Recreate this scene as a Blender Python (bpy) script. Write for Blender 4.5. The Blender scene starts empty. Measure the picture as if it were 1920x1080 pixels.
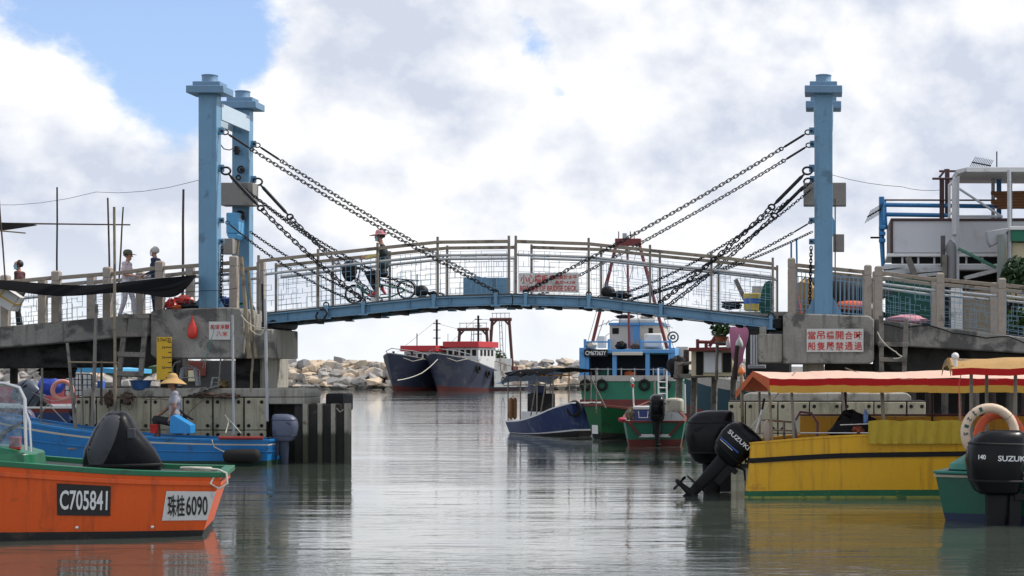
import bpy, bmesh, math, random
import numpy as np
from mathutils import Vector, Matrix, Euler
R = math.radians
rnd = random.Random(11)
scene = bpy.context.scene
# ---------------------------------------------------------------- camera
# photograph frame 1920 x 1080; F = focal length in its pixels, CX/CY = where the level optical axis meets it
F, CX, CY, H = 3315.0, 1545.0, 703.0, 1.9
cam = bpy.data.cameras.new('camera'); camo = bpy.data.objects.new('camera', cam)
scene.collection.objects.link(camo); scene.camera = camo
camo.location = (0, 0, H); camo.rotation_euler = (R(90), 0, 0)
cam.sensor_width = 36; cam.lens = F / 1920 * 36
cam.shift_x = (960 - CX) / 1920; cam.shift_y = (CY - 540) / 1920
cam.clip_start = 0.5; cam.clip_end = 20000
def X(px, y): return (px - CX) * y / F
def Z(py, y): return H + (CY - py) * y / F
def W(px, py, y): return Vector((X(px, y), y, Z(py, y)))
# ---------------------------------------------------------------- sky, sun, exposure
SUN_EL, SUN_AZ = R(50), R(68)          # azimuth from +Y towards +X
sdir = Vector((math.sin(SUN_AZ)*math.cos(SUN_EL), math.cos(SUN_AZ)*math.cos(SUN_EL), math.sin(SUN_EL)))
def nd(t, ty, ins=None, **props):
    n = t.nodes.new(ty)
    for k, v in props.items(): setattr(n, k, v)
    for k, v in (ins or {}).items():
        s = n.inputs[k]
        if isinstance(v, bpy.types.NodeSocket): t.links.new(v, s)
        else: s.default_value = v
    return n
def mth(t, op, a, b=0.0, c=0.0, clamp=False):
    n = nd(t, 'ShaderNodeMath', {0: a, 1: b, 2: c}, operation=op); n.use_clamp = clamp
    return n.outputs[0]
def vmth(t, op, a, b=(0, 0, 0), out=0):
    return nd(t, 'ShaderNodeVectorMath', {0: a, 1: b}, operation=op).outputs[out]
def mixc(t, f, a, b, blend='MIX'):
    n = t.nodes.new('ShaderNodeMix'); n.data_type = 'RGBA'; n.blend_type = blend
    for i, v in ((0, f), (6, a), (7, b)):
        if isinstance(v, bpy.types.NodeSocket): t.links.new(v, n.inputs[i])
        else: n.inputs[i].default_value = v if i == 0 else (*v[:3], 1)
    return n.outputs[2]
def ramp(t, f, a, b, lo=0.0, hi=1.0, smooth=True):
    n = nd(t, 'ShaderNodeMapRange', {0: f, 1: a, 2: b, 3: lo, 4: hi})
    n.interpolation_type = 'SMOOTHSTEP' if smooth else 'LINEAR'
    return n.outputs[0]
def noise(t, vec, scale, detail=6, rough=.55, dist=0.0):
    return nd(t, 'ShaderNodeTexNoise', {'Vector': vec, 'Scale': scale, 'Detail': detail, 'Roughness': rough, 'Distortion': dist}).outputs[0]
world = bpy.data.worlds.new('World'); scene.world = world; world.use_nodes = True
wt = world.node_tree; wt.nodes.clear()
def build_sky():
    t = wt
    d = vmth(t, 'NORMALIZE', nd(t, 'ShaderNodeTexCoord').outputs['Generated'])
    sky = nd(t, 'ShaderNodeTexSky', sky_type='NISHITA', sun_disc=False, sun_elevation=SUN_EL, sun_rotation=SUN_AZ,
             altitude=0, air_density=1.0, dust_density=.6, ozone_density=1.6)
    stretch = vmth(t, 'MULTIPLY', d, (1, 1, 1.3))
    n1 = noise(t, stretch, 6.0, 7, .58)
    n2 = noise(t, vmth(t, 'ADD', stretch, (.018, -.004, .026)), 6.0, 4, .58)
    nf = noise(t, vmth(t, 'ADD', stretch, (3.1, 1.7, .4)), 19, 7, .60)
    sh = noise(t, vmth(t, 'ADD', stretch, (7.0, 2.0, 5.0)), 5.0, 5, .6)
    def blobs(items, acc):
        for (px, py, r, a) in items:
            c = Vector(((px - CX) / F, 1, (CY - py) / F)).normalized()
            dot = nd(t, 'ShaderNodeVectorMath', {0: d, 1: tuple(c)}, operation='DOT_PRODUCT').outputs['Value']
            # a*exp((dot-1)*2/r^2): a soft round lobe about direction c
            e = mth(t, 'EXPONENT', mth(t, 'MULTIPLY_ADD', dot, 2/r**2, -2/r**2))
            acc = mth(t, 'MULTIPLY_ADD', e, a, acc)
        return acc
    dens = mth(t, 'MULTIPLY_ADD', n1, 2.6, -.95)
    dens = mth(t, 'ADD', dens, mth(t, 'MULTIPLY_ADD', nf, 2.1, -1.05))
    dens = blobs(((405, 120, .042, -1.05), (300, 50, .048, -.85), (330, -160, .10, -.9), (1000, 88, .014, -.85), (1052, 172, .013, -.80), (270, 260, .03, -.3),
                  (90, 200, .05, .55), (610, 110, .055, .8), (840, 330, .13, .6), (1500, 220, .16, .7), (130, 430, .09, .4)), dens)
    alpha = ramp(t, dens, -.12, .50)
    lit = mth(t, 'MULTIPLY_ADD', mth(t, 'SUBTRACT', n1, n2), 6.5, .42)
    v = mth(t, 'ADD', mth(t, 'MULTIPLY', lit, .75), mth(t, 'MULTIPLY_ADD', sh, 2.6, -1.10))
    v = mth(t, 'ADD', v, mth(t, 'MULTIPLY_ADD', nf, 1.7, -.87))
    v = blobs(((665, 120, .038, -.38), (800, 60, .06, -.15), (1580, 330, .07, -.40), (1380, 130, .05, -.2), (70, 390, .04, -.3), (110, 150, .045, .5), (490, 25, .03, .6),
               (880, 370, .08, .35), (540, 310, .05, .35), (1680, 70, .05, .3)), v)
    v = mth(t, 'MINIMUM', mth(t, 'MAXIMUM', v, 0.0), 1.0)
    cloud = mixc(t, v, (.60, .65, .765), (1.0, 1.0, 1.0))
    elev = nd(t, 'ShaderNodeSeparateXYZ', {0: d}).outputs[2]
    veil = ramp(t, elev, -.01, .085, .92, 0.0)     # pale haze towards the horizon, all the way round
    K = 0.11                                      # clouds are given in the sky texture's own units
    skyc = mixc(t, 1.0, sky.outputs[0], (.92, 1.08, 1.42), 'MULTIPLY')
    skyc = mixc(t, .22, skyc, (.8/K, .9/K, 1.0/K))
    cl = vmth(t, 'SCALE', cloud); cl.node.inputs['Scale'].default_value = 1 / K
    c = mixc(t, alpha, skyc, cl)
    c = mixc(t, veil, c, (.88/K, .915/K, .95/K))
    bg = nd(t, 'ShaderNodeBackground', {'Color': c, 'Strength': K})
    out = nd(t, 'ShaderNodeOutputWorld'); t.links.new(bg.outputs[0], out.inputs[0])
build_sky()
world.cycles.sampling_method = 'MANUAL'; world.cycles.sample_map_resolution = 512
sun = bpy.data.lights.new('sun', 'SUN'); sun.energy = 3.6; sun.angle = R(1.2); sun.color = (1.0, .95, .87)
suno = bpy.data.objects.new('sun', sun); scene.collection.objects.link(suno)
suno.rotation_euler = (-sdir).to_track_quat('-Z', 'Y').to_euler(); suno.location = sdir * 60
vs = scene.view_settings; vs.view_transform = 'Standard'; vs.look = 'None'; vs.exposure = 0.14; vs.gamma = 1.0; vs.use_curve_mapping = False
scene.cycles.max_bounces = 6; scene.cycles.glossy_bounces = 3; scene.cycles.diffuse_bounces = 3
scene.cycles.transmission_bounces = 4; scene.cycles.transparent_max_bounces = 8
scene.cycles.sample_clamp_indirect = 6.0; scene.cycles.use_denoising = True
# ---------------------------------------------------------------- materials
MATS = {}
def M(name, col, rough=.6, metal=0.0, var=.18, vs=2.5, bump=.15, bs=30, dirt=None, ds=1.2, dth=.56, dw=.12, dirt_amt=1.0,
      streak=None, samt=.6, coat=0.0, rust=None, rth=.64, spec=.5, trans=0.0, low=None):
    """painted / weathered surface; colour, grain, stains and wear all procedural"""
    if name in MATS: return MATS[name]
    m = bpy.data.materials.new(name); m.use_nodes = True; t = m.node_tree; t.nodes.clear()
    p = nd(t, 'ShaderNodeNewGeometry').outputs['Position']
    c = mixc(t, noise(t, p, vs, 5), tuple(max(0, x*(1-var)) for x in col), tuple(min(1, x*(1+var*.8)) for x in col))
    rg = rough
    fine = noise(t, p, bs, 6, .6)
    c = mixc(t, mth(t, 'MULTIPLY', ramp(t, fine, .3, .75), var*.9), c, tuple(x*.55 for x in col))
    if dirt:
        f = ramp(t, noise(t, p, ds, 9, .62, .4), dth, dth + dw)
        c = mixc(t, mth(t, 'MULTIPLY', f, dirt_amt), c, dirt)
    if streak:
        q = vmth(t, 'MULTIPLY', p, (9, 9, .55))
        f = mth(t, 'MULTIPLY', ramp(t, noise(t, q, 1.0, 6, .65), .50, .72), samt)
        c = mixc(t, f, c, streak)
    if rust:
        f = ramp(t, noise(t, p, 4.0, 10, .68, .5), rth, rth + .08)
        c = mixc(t, f, c, rust); rg = mth(t, 'ADD', rough, mth(t, 'MULTIPLY', f, .35))
    if low:                                   # weed / scum belt that ends at a waterline height
        z = nd(t, 'ShaderNodeSeparateXYZ', {0: p}).outputs[2]
        zz = mth(t, 'ADD', z, mth(t, 'MULTIPLY', noise(t, vmth(t, 'MULTIPLY', p, (6, 6, 1)), 1.0, 6, .7), -.35))
        c = mixc(t, ramp(t, zz, low[1] - .2, low[1] - .05, 1, 0), c, low[0])
    b = nd(t, 'ShaderNodeBsdfPrincipled', {'Base Color': c, 'Roughness': rg, 'Metallic': metal, 'Coat Weight': coat, 'Coat Roughness': .06,
           'Specular IOR Level': spec, 'Transmission Weight': trans})
    if bump:
        bn = nd(t, 'ShaderNodeBump', {'Strength': bump, 'Distance': .02, 'Height': fine})
        t.links.new(bn.outputs[0], b.inputs['Normal'])
    o = nd(t, 'ShaderNodeOutputMaterial'); t.links.new(b.outputs[0], o.inputs[0])
    MATS[name] = m
    return m
STEELBLUE = M('blue_paint', (.135, .285, .42), .38, 0, .18, 1.6, .15, 40, dirt=(.085, .17, .25), ds=2.2, dth=.56, streak=(.07, .13, .18), samt=.5, rust=(.11, .055, .03), rth=.70, spec=.5)
PALEBLUE = M('pale_blue_paint', (.20, .34, .45), .5, 0, .2, 3, .1, 40, dirt=(.2, .3, .38), ds=3)
GALV = M('galvanised_pipe', (.48, .48, .47), .38, .7, .2, 5, .1, 60, dirt=(.22, .20, .18), ds=3, dth=.58)
RAILWOOD = M('weathered_rail', (.30, .25, .19), .75, 0, .3, 4, .3, 45, dirt=(.13, .105, .085), ds=4, dth=.52)
POSTST = M('rusty_post', (.26, .225, .185), .65, .2, .3, 4, .2, 45, dirt=(.13, .085, .055), ds=4, dth=.54)
DARKST = M('dark_iron', (.020, .020, .023), .55, .5, .3, 8, .2, 50, rust=(.09, .04, .02), rth=.68)
CONC = M('concrete', (.31, .295, .265), .9, 0, .5, 2.2, .6, 22, dirt=(.07, .068, .066), ds=1.3, dth=.50, dw=.10, dirt_amt=.8, streak=(.07, .066, .06), samt=.65, spec=.2)
CONC2 = M('concrete_light', (.36, .34, .29), .9, 0, .25, 1.6, .5, 28, dirt=(.13, .125, .11), ds=1.3, dth=.53, streak=(.11, .09, .07), samt=.6, spec=.2)
CONCD = M('concrete_shaded', (.055, .053, .05), .95, 0, .5, 1.6, .5, 22, dirt=(.015, .015, .014), ds=1.2, dth=.48, spec=.1)  # darker concrete copy: shade under decks and on pier fronts put into the colour
GRANITE = M('granite_post', (.38, .325, .27), .85, 0, .3, 9, .5, 70, dirt=(.20, .17, .145), ds=3, dth=.56)
FENDER = M('fender_panel', (.39, .355, .25), .8, 0, .35, 1.5, .3, 28, dirt=(.20, .195, .13), ds=1.6, dth=.55, streak=(.12, .09, .05), samt=.75, rust=(.22, .085, .025), rth=.665)
PILE = M('shaded_pile', (.030, .027, .024), .8, 0, .4, 4, .6, 18, dirt=(.085, .07, .055), ds=3, dth=.60, low=((.012, .016, .010), .75))  # near-black colour holds the shade on the pile fronts
PILE_L = M('sunlit_pile_edge', (.33, .31, .25), .85, 0, .3, 4, .5, 25, dirt=(.16, .10, .05), ds=3, dth=.55, low=((.06, .065, .04), .6))  # paler copy, sunlight on the pile edges is painted in
BAMBOO = M('bamboo', (.26, .21, .135), .65, 0, .35, 5, .25, 30, dirt=(.11, .09, .065), ds=4, dth=.52)
DKWOOD = M('dark_pole_wood', (.075, .05, .042), .8, 0, .35, 5, .3, 30)
GREYWOOD = M('grey_weathered_wood', (.21, .19, .165), .9, 0, .35, 4, .5, 35, dirt=(.10, .09, .08), ds=3.5, dth=.5)
BLACK = M('black_gloss', (.004, .004, .005), .28, 0, .2, 4, .03, 30, spec=.14, coat=.12)
BLACKM = M('black_matt', (.010, .010, .011), .65, 0, .3, 4, .1, 30, spec=.25)
RUBBER = M('rubber', (.014, .013, .013), .75, 0, .3, 5, .25, 30, dirt=(.045, .04, .035), ds=3, dth=.6, spec=.25)
WHITEP = M('white_paint', (.74, .73, .70), .5, 0, .1, 3, .08, 30, dirt=(.38, .35, .31), ds=2.2, dth=.60)
GREYP = M('grey_paint', (.40, .41, .42), .55, 0, .15, 3, .1, 30, dirt=(.22, .21, .2), ds=2)
REDP = M('red_paint', (.46, .045, .03), .55, 0, .2, 3, .1, 30, dirt=(.2, .05, .04), ds=3)
CHROME = M('steel_tube', (.62, .62, .61), .25, .9, .1, 5, .03, 30)
ROPE = M('pale_rope', (.55, .52, .44), .9, 0, .3, 12, .5, 80)
ROPED = M('brown_rope', (.20, .16, .11), .9, 0, .3, 12, .5, 80)
RED_INK = M('red_lettering', (.50, .035, .03), .6, 0, .1, 8, 0)
BLACK_INK = M('black_lettering', (.015, .015, .015), .6, 0, .1, 8, 0)
WHITE_INK = M('white_lettering', (.72, .72, .70), .6, 0, .1, 8, 0)
# ---------------------------------------------------------------- mesh helpers
COL = scene.collection
class MB:
    def __init__(s): s.v = []; s.f = []
    def add(s, vs, fs):
        o = len(s.v); s.v += [Vector(v) for v in vs]; s.f += [tuple(i + o for i in f) for f in fs]; return s
    def box(s, x0, x1, y0, y1, z0, z1):
        return s.add([(x0,y0,z0),(x1,y0,z0),(x1,y1,z0),(x0,y1,z0),(x0,y0,z1),(x1,y0,z1),(x1,y1,z1),(x0,y1,z1)],
                     [(0,3,2,1),(4,5,6,7),(0,1,5,4),(1,2,6,5),(2,3,7,6),(3,0,4,7)])
    def obox(s, c, size, rot=None):
        c = Vector(c); rot = rot or Matrix.Identity(3); a, b, d = (x/2 for x in size)
        P = [c + rot @ Vector((x*a, y*b, z*d)) for z in (-1, 1) for x, y in ((-1,-1),(1,-1),(1,1),(-1,1))]
        return s.add(P, [(0,3,2,1),(4,5,6,7),(0,1,5,4),(1,2,6,5),(2,3,7,6),(3,0,4,7)])
    def bar(s, a, b, w, h, up=(0, 0, 1)):
        a = Vector(a); b = Vector(b); d = (b - a); L = d.length; d.normalize(); up = Vector(up)
        if abs(d.dot(up)) > .98: up = Vector((1, 0, 0))
        y = up.cross(d).normalized(); z = d.cross(y)
        return s.obox((a + b)/2, (L, w, h), Matrix((d, y, z)).transposed())
    def tube(s, pts, r, n=8, closed=False, caps=True):
        pts = [Vector(p) for p in pts]; m = len(pts); rs = r if isinstance(r, (list, tuple)) else [r]*m
        rings = []; prev = None
        for i, p in enumerate(pts):
            if closed: d = pts[(i+1) % m] - pts[i-1]
            else: d = pts[min(i+1, m-1)] - pts[max(i-1, 0)]
            d.normalize()
            if prev is None:
                u = Vector((0, 0, 1)) if abs(d.z) < .9 else Vector((1, 0, 0))
            else: u = prev
            a = (u - d*u.dot(d)).normalized(); b = d.cross(a); prev = a
            rings.append([p + (a*math.cos(2*math.pi*k/n) + b*math.sin(2*math.pi*k/n))*rs[i] for k in range(n)])
        return s.loft(rings, caps and not closed, closed)
    def loft(s, rings, caps=True, closed=False):
        n = len(rings[0]); vs = [v for r in rings for v in r]; fs = []; m = len(rings)
        for i in range(m if closed else m - 1):
            j = (i + 1) % m
            for k in range(n):
                fs.append((i*n + k, i*n + (k+1) % n, j*n + (k+1) % n, j*n + k))
        if caps: fs.append(tuple(range(n))[::-1]); fs.append(tuple((m-1)*n + k for k in range(n)))
        return s.add(vs, fs)
    def sheet(s, rows):
        n = len(rows[0]); vs = [v for r in rows for v in r]; fs = []
        for i in range(len(rows) - 1):
            for k in range(n - 1): fs.append((i*n+k, i*n+k+1, (i+1)*n+k+1, (i+1)*n+k))
        return s.add(vs, fs)
    def prism(s, poly, y0, y1, ax='y'):
        n = len(poly)
        def pt(a, b, t): return (a, t, b) if ax == 'y' else ((t, a, b) if ax == 'x' else (a, b, t))
        vs = [pt(a, b, y0) for a, b in poly] + [pt(a, b, y1) for a, b in poly]
        return s.add(vs, [tuple(range(n)), tuple(range(n, 2*n))[::-1]] + [(k, n+k, n+(k+1) % n, (k+1) % n) for k in range(n)])
    def lathe(s, prof, c=(0, 0, 0), n=16, ax=(0, 0, 1)):
        c = Vector(c); q = Vector((0, 0, 1)).rotation_difference(Vector(ax))
        rings = [[c + q @ Vector((r*math.cos(2*math.pi*k/n), r*math.sin(2*math.pi*k/n), z)) for k in range(n)] for r, z in prof]
        return s.loft(rings)
    def torus(s, c, Rr, r, ax=(0, 0, 1), n=20, m=8, sx=1, a0=0, a1=None):
        c = Vector(c); q = Vector((0, 0, 1)).rotation_difference(Vector(ax))
        if a1 is None:
            return s.tube([c + q @ Vector((Rr*sx*math.cos(2*math.pi*k/n), Rr*math.sin(2*math.pi*k/n), 0)) for k in range(n)], r, m, True)
        return s.tube([c + q @ Vector((Rr*sx*math.cos(a0+(a1-a0)*k/n), Rr*math.sin(a0+(a1-a0)*k/n), 0)) for k in range(n+1)], r, m)
    def ball(s, c, r, n=12, m=8):
        c = Vector(c); r = r if isinstance(r, (tuple, list)) else (r, r, r)
        rings = []
        for i in range(m + 1):
            a = math.pi*(i + .02*(i == 0) - .02*(i == m))/m
            rings.append([c + Vector((r[0]*math.sin(a)*math.cos(2*math.pi*k/n), r[1]*math.sin(a)*math.sin(2*math.pi*k/n), -r[2]*math.cos(a))) for k in range(n)])
        return s.loft(rings)
    def xf(s, mat):
        s.v = [mat @ v for v in s.v]; return s
    def mesh(s, name, mat, off=None, smooth=40, jitter=0):
        if off is not None: vs = [v - off for v in s.v]
        else: vs = s.v
        me = bpy.data.meshes.new(name); me.from_pydata([tuple(v) for v in vs], [], s.f)
        bm = bmesh.new(); bm.from_mesh(me); bmesh.ops.recalc_face_normals(bm, faces=bm.faces); bm.to_mesh(me); bm.free()
        if smooth:
            me.shade_smooth(); me.set_sharp_from_angle(angle=R(smooth))
        if isinstance(mat, (list, tuple)):
            for q in mat: me.materials.append(q)
        elif mat: me.materials.append(mat)
        return me
    def build(s, name, mat, parent=None, bevel=0, local=False, smooth=40, seg=2, label=None):
        off = None
        if parent is not None and not local:
            off = Vector((0, 0, 0)); q = parent
            while q is not None: off += q.location; q = q.parent
        o = bpy.data.objects.new(name, s.mesh(name, mat, off, smooth)); COL.objects.link(o)
        if parent is not None: o.parent = parent
        if bevel:
            b = o.modifiers.new('bevel', 'BEVEL'); b.width = bevel; b.segments = seg; b.limit_method = 'ANGLE'; b.angle_limit = R(35)
        if label: o['label'] = label
        return o
def thing(name, label, cat, loc=(0, 0, 0), rotz=0, group=None, kind=None):
    o = bpy.data.objects.new(name, None); COL.objects.link(o); o.empty_display_size = .2
    o.location = loc; o.rotation_euler = (0, 0, rotz); o['label'] = label; o['category'] = cat
    if group: o['group'] = group
    if kind: o['kind'] = kind
    return o
def tag(o, label, cat, group=None, kind=None):
    o['label'] = label; o['category'] = cat
    if group: o['group'] = group
    if kind: o['kind'] = kind
    return o
def share(o, name, parent, loc=(0, 0, 0), rot=None, scale=None):
    """another object that shares o's mesh"""
    c = bpy.data.objects.new(name, o.data if hasattr(o, 'data') else o); COL.objects.link(c); c.parent = parent
    c.location = loc
    if rot is not None:
        c.rotation_mode = 'QUATERNION' if len(rot) == 4 else 'XYZ'
        if len(rot) == 4: c.rotation_quaternion = rot
        else: c.rotation_euler = rot
    if scale: c.scale = scale
    return c
def ptop(o):
    off = Vector((0, 0, 0))
    while o is not None: off += o.location; o = o.parent
    return off
def lettering(s, mat, parent, origin, w, h, rot=(R(90), 0, 0), name='lettering', ex=.003, bold=0.0, shear=0.0, local=False, spacing=1.0):
    """writing as real raised letters, fitted to w x h metres, centred at origin"""
    cu = bpy.data.curves.new('t', 'FONT'); cu.body = s; cu.size = 1; cu.extrude = .02; cu.offset = bold; cu.shear = shear
    cu.space_character = spacing; cu.resolution_u = 3; cu.align_x = 'LEFT'
    o = bpy.data.objects.new('t', cu); COL.objects.link(o)
    dg = bpy.context.evaluated_depsgraph_get(); dg.update()
    me = bpy.data.meshes.new_from_object(o.evaluated_get(dg)); bpy.data.objects.remove(o)
    a = np.array([v.co[:] for v in me.vertices]); lo = a.min(0); hi = a.max(0)
    off = Vector((0, 0, 0)) if local else ptop(parent)
    q = Euler(rot).to_matrix(); o0 = Vector(origin) - off
    for v in me.vertices:
        p = Vector(((v.co.x - (lo[0]+hi[0])/2)/(hi[0]-lo[0])*w, (v.co.y - (lo[1]+hi[1])/2)/(hi[1]-lo[1])*h, (v.co.z/.02)*ex))
        v.co = o0 + q @ p
    me.materials.clear(); me.materials.append(mat); me.name = name
    ob = bpy.data.objects.new(name, me); COL.objects.link(ob); ob.parent = parent
    return ob
def lerp(a, b, t): return a + (b - a)*t
def polyat(pts, x):
    for (x0, z0), (x1, z1) in zip(pts, pts[1:]):
        if x <= x1: return lerp(z0, z1, (x - x0)/(x1 - x0))
    return pts[-1][1]
# ================================================================ water
def water_mat():
    m = bpy.data.materials.new('harbour_water'); m.use_nodes = True; t = m.node_tree; t.nodes.clear()
    p = nd(t, 'ShaderNodeNewGeometry').outputs['Position']
    q = vmth(t, 'MULTIPLY', p, (1, 1, 0))
    a = noise(t, vmth(t, 'MULTIPLY', q, (.16, .80, 1)), 1.0, 3, .5, .5)
    b = noise(t, vmth(t, 'MULTIPLY', q, (.9, 3.0, 1)), 1.0, 3, .55, .3)
    c = noise(t, vmth(t, 'MULTIPLY', q, (9, 18, 1)), 1.0, 3, .6)
    calm = ramp(t, noise(t, vmth(t, 'MULTIPLY', q, (.05, .11, 1)), 1.0, 3, .5), .36, .62, .25, 1.0)
    h = mth(t, 'ADD', mth(t, 'MULTIPLY', a, .022), mth(t, 'MULTIPLY', calm, mth(t, 'ADD', mth(t, 'MULTIPLY', b, .016), mth(t, 'MULTIPLY', c, .0026))))
    bn = nd(t, 'ShaderNodeBump', {'Strength': 1.0, 'Distance': 1.0, 'Height': h})
    col = mixc(t, noise(t, q, .25, 3), (.050, .062, .050), (.066, .076, .062))
    bs = nd(t, 'ShaderNodeBsdfPrincipled', {'Base Color': col, 'Roughness': .02, 'IOR': 2.2, 'Normal': bn.outputs[0]})
    o = nd(t, 'ShaderNodeOutputMaterial'); t.links.new(bs.outputs[0], o.inputs[0])
    return m
wm = MB(); xs = [-4000, -300, -60, -20, 0, 20, 60, 300, 4000]; ys = [-200, 0, 15, 30, 60, 120, 300, 1000, 6000]
wm.sheet([[(x, y, 0) for x in xs] for y in ys])
w = wm.build('water', water_mat(), smooth=0); w['kind'] = 'structure'; w['label'] = 'rippled grey-green harbour water reflecting bright cloud'
# ================================================================ breakwater
BY = 226.0
ROCK = [M('rock_a', (.50, .43, .34), .9, 0, .3, .5, .5, 3, dirt=(.20, .165, .13), ds=.4, dth=.52, low=((.07, .065, .055), .42)),
        M('rock_b', (.38, .35, .315), .9, 0, .3, .5, .5, 3, dirt=(.15, .14, .13), ds=.4, dth=.52, low=((.07, .065, .055), .42)),
        M('rock_c', (.58, .46, .33), .9, 0, .25, .5, .5, 3, dirt=(.28, .21, .15), ds=.4, dth=.56, low=((.07, .065, .055), .42)),
        M('rock_d', (.26, .25, .24), .9, 0, .3, .5, .5, 3, low=((.07, .065, .055), .42))]
def rock_mesh(k, mat):
    r = random.Random(100 + k); bm = bmesh.new()
    for i in range(19):
        v = Vector((r.gauss(0, 1), r.gauss(0, 1), r.gauss(0, 1))).normalized()
        e = Vector([math.copysign(abs(c)**.72, c) for c in v]) * r.uniform(.82, 1.06)
        bm.verts.new(e)
    res = bmesh.ops.convex_hull(bm, input=bm.verts)
    bmesh.ops.delete(bm, geom=[g for g in res['geom_interior'] if isinstance(g, bmesh.types.BMVert)], context='VERTS')
    me = bpy.data.meshes.new('boulder'); bm.to_mesh(me); bm.free(); me.materials.append(mat)
    return me
ROCKS = [rock_mesh(k, ROCK[k % 4] if k < 12 else ROCK[(k*7) % 3]) for k in range(16)]
bw = MB()
# rubble core below the armour stones: a long trapezoid
x0b, x1b = X(-500, BY), X(2600, BY)
bw.sheet([[(x, BY + 1.2, -1.5) for x in (x0b, x1b)], [(x, BY + 6.2, 3.0) for x in (x0b, x1b)], [(x, BY + 11, 3.0) for x in (x0b, x1b)], [(x, BY + 17, -1.5) for x in (x0b, x1b)]])
breakwater = bw.build('breakwater', ROCK[3], smooth=0); tag(breakwater, 'long rubble breakwater of pale angular boulders closing the harbour', 'breakwater', None, 'structure')
cnt = 0; far = MB(); rr = random.Random(5)
for row in range(9):
    xx = x0b + rr.uniform(0, 2)
    while xx < X(1400, BY):
        sx = rr.uniform(.55, 1.5)*(1.25 if rr.random() < .2 else 1); sz = rr.uniform(.45, .85); sy = rr.uniform(.7, 1.2)
        t = row / 8
        y = BY + .9 + t*5.6 + rr.uniform(-.4, .4); z = -.15 + t*3.55 + rr.uniform(-.3, .3)
        px = CX + xx*F/y
        me = ROCKS[rr.randrange(16)]; rot = Euler((rr.uniform(-.5, .5), rr.uniform(-.35, .35), rr.uniform(0, 6.3)))
        seen = (470 < px < 735) or (950 < px < 1085) or (25 < px < 470 and row < 5 and rr.random() < .35)
        if seen and cnt < 296:
            share(me, 'boulder', breakwater, (xx, y, z), rot, (sx, sy, sz)); cnt += 1
        elif -120 < px < 1400:
            mm = Matrix.Translation((xx, y, z)) @ rot.to_matrix().to_4x4() @ Matrix.Diagonal((sx, sy, sz, 1))
            far.add([mm @ v.co for v in me.vertices], [tuple(p.vertices) for p in me.polygons])
        xx += sx*1.38
fo = far.build('boulders', ROCK[1], breakwater, smooth=0); fo['kind'] = 'stuff'
# ================================================================ bridge
YN, YF = 39.0, 40.75             # near and far railing planes
YTN, YTF = 38.75, 40.95          # front faces of near and far tower columns
def bx(px): return X(px, YN)
def bz(py): return Z(py, YN)
DECK = {'left': [(500, 589), (815, 557.5), (960.2, 553.5)], 'right': [(962.2, 553.5), (1106, 558), (1450, 598)]}
def lattice(mb, p0, p1, zb0, zb1, zt0, zt1, y, seed, rod=.0085, cell=.115):
    """fret of thin square rods between two posts; follows the slope"""
    r = random.Random(seed); L = p1 - p0; nx = max(2, round(L/cell)); hh = ((zt0 - zb0) + (zt1 - zb1))/2; nz = max(3, round(hh/cell))
    def P(i, j):
        t = i/nx; return Vector((p0 + L*t, y, lerp(lerp(zb0, zb1, t), lerp(zt0, zt1, t), j/nz)))
    def rodseg(a, b): mb.bar(a, b, rod, rod, (0, 1, 0))
    for j in range(nz + 1):
        i = 0
        while i < nx:
            ln = r.choice((1, 2, 2, 3))
            if j in (0, nz) or r.random() < .66: rodseg(P(i, j), P(min(nx, i + ln), j))
            i += ln
    for i in range(nx + 1):
        j = 0
        while j < nz:
            ln = r.choice((1, 1, 2))
            if i in (0, nx) or r.random() < .50: rodseg(P(i, j), P(i, min(nz, j + ln)))
            j += ln
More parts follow.
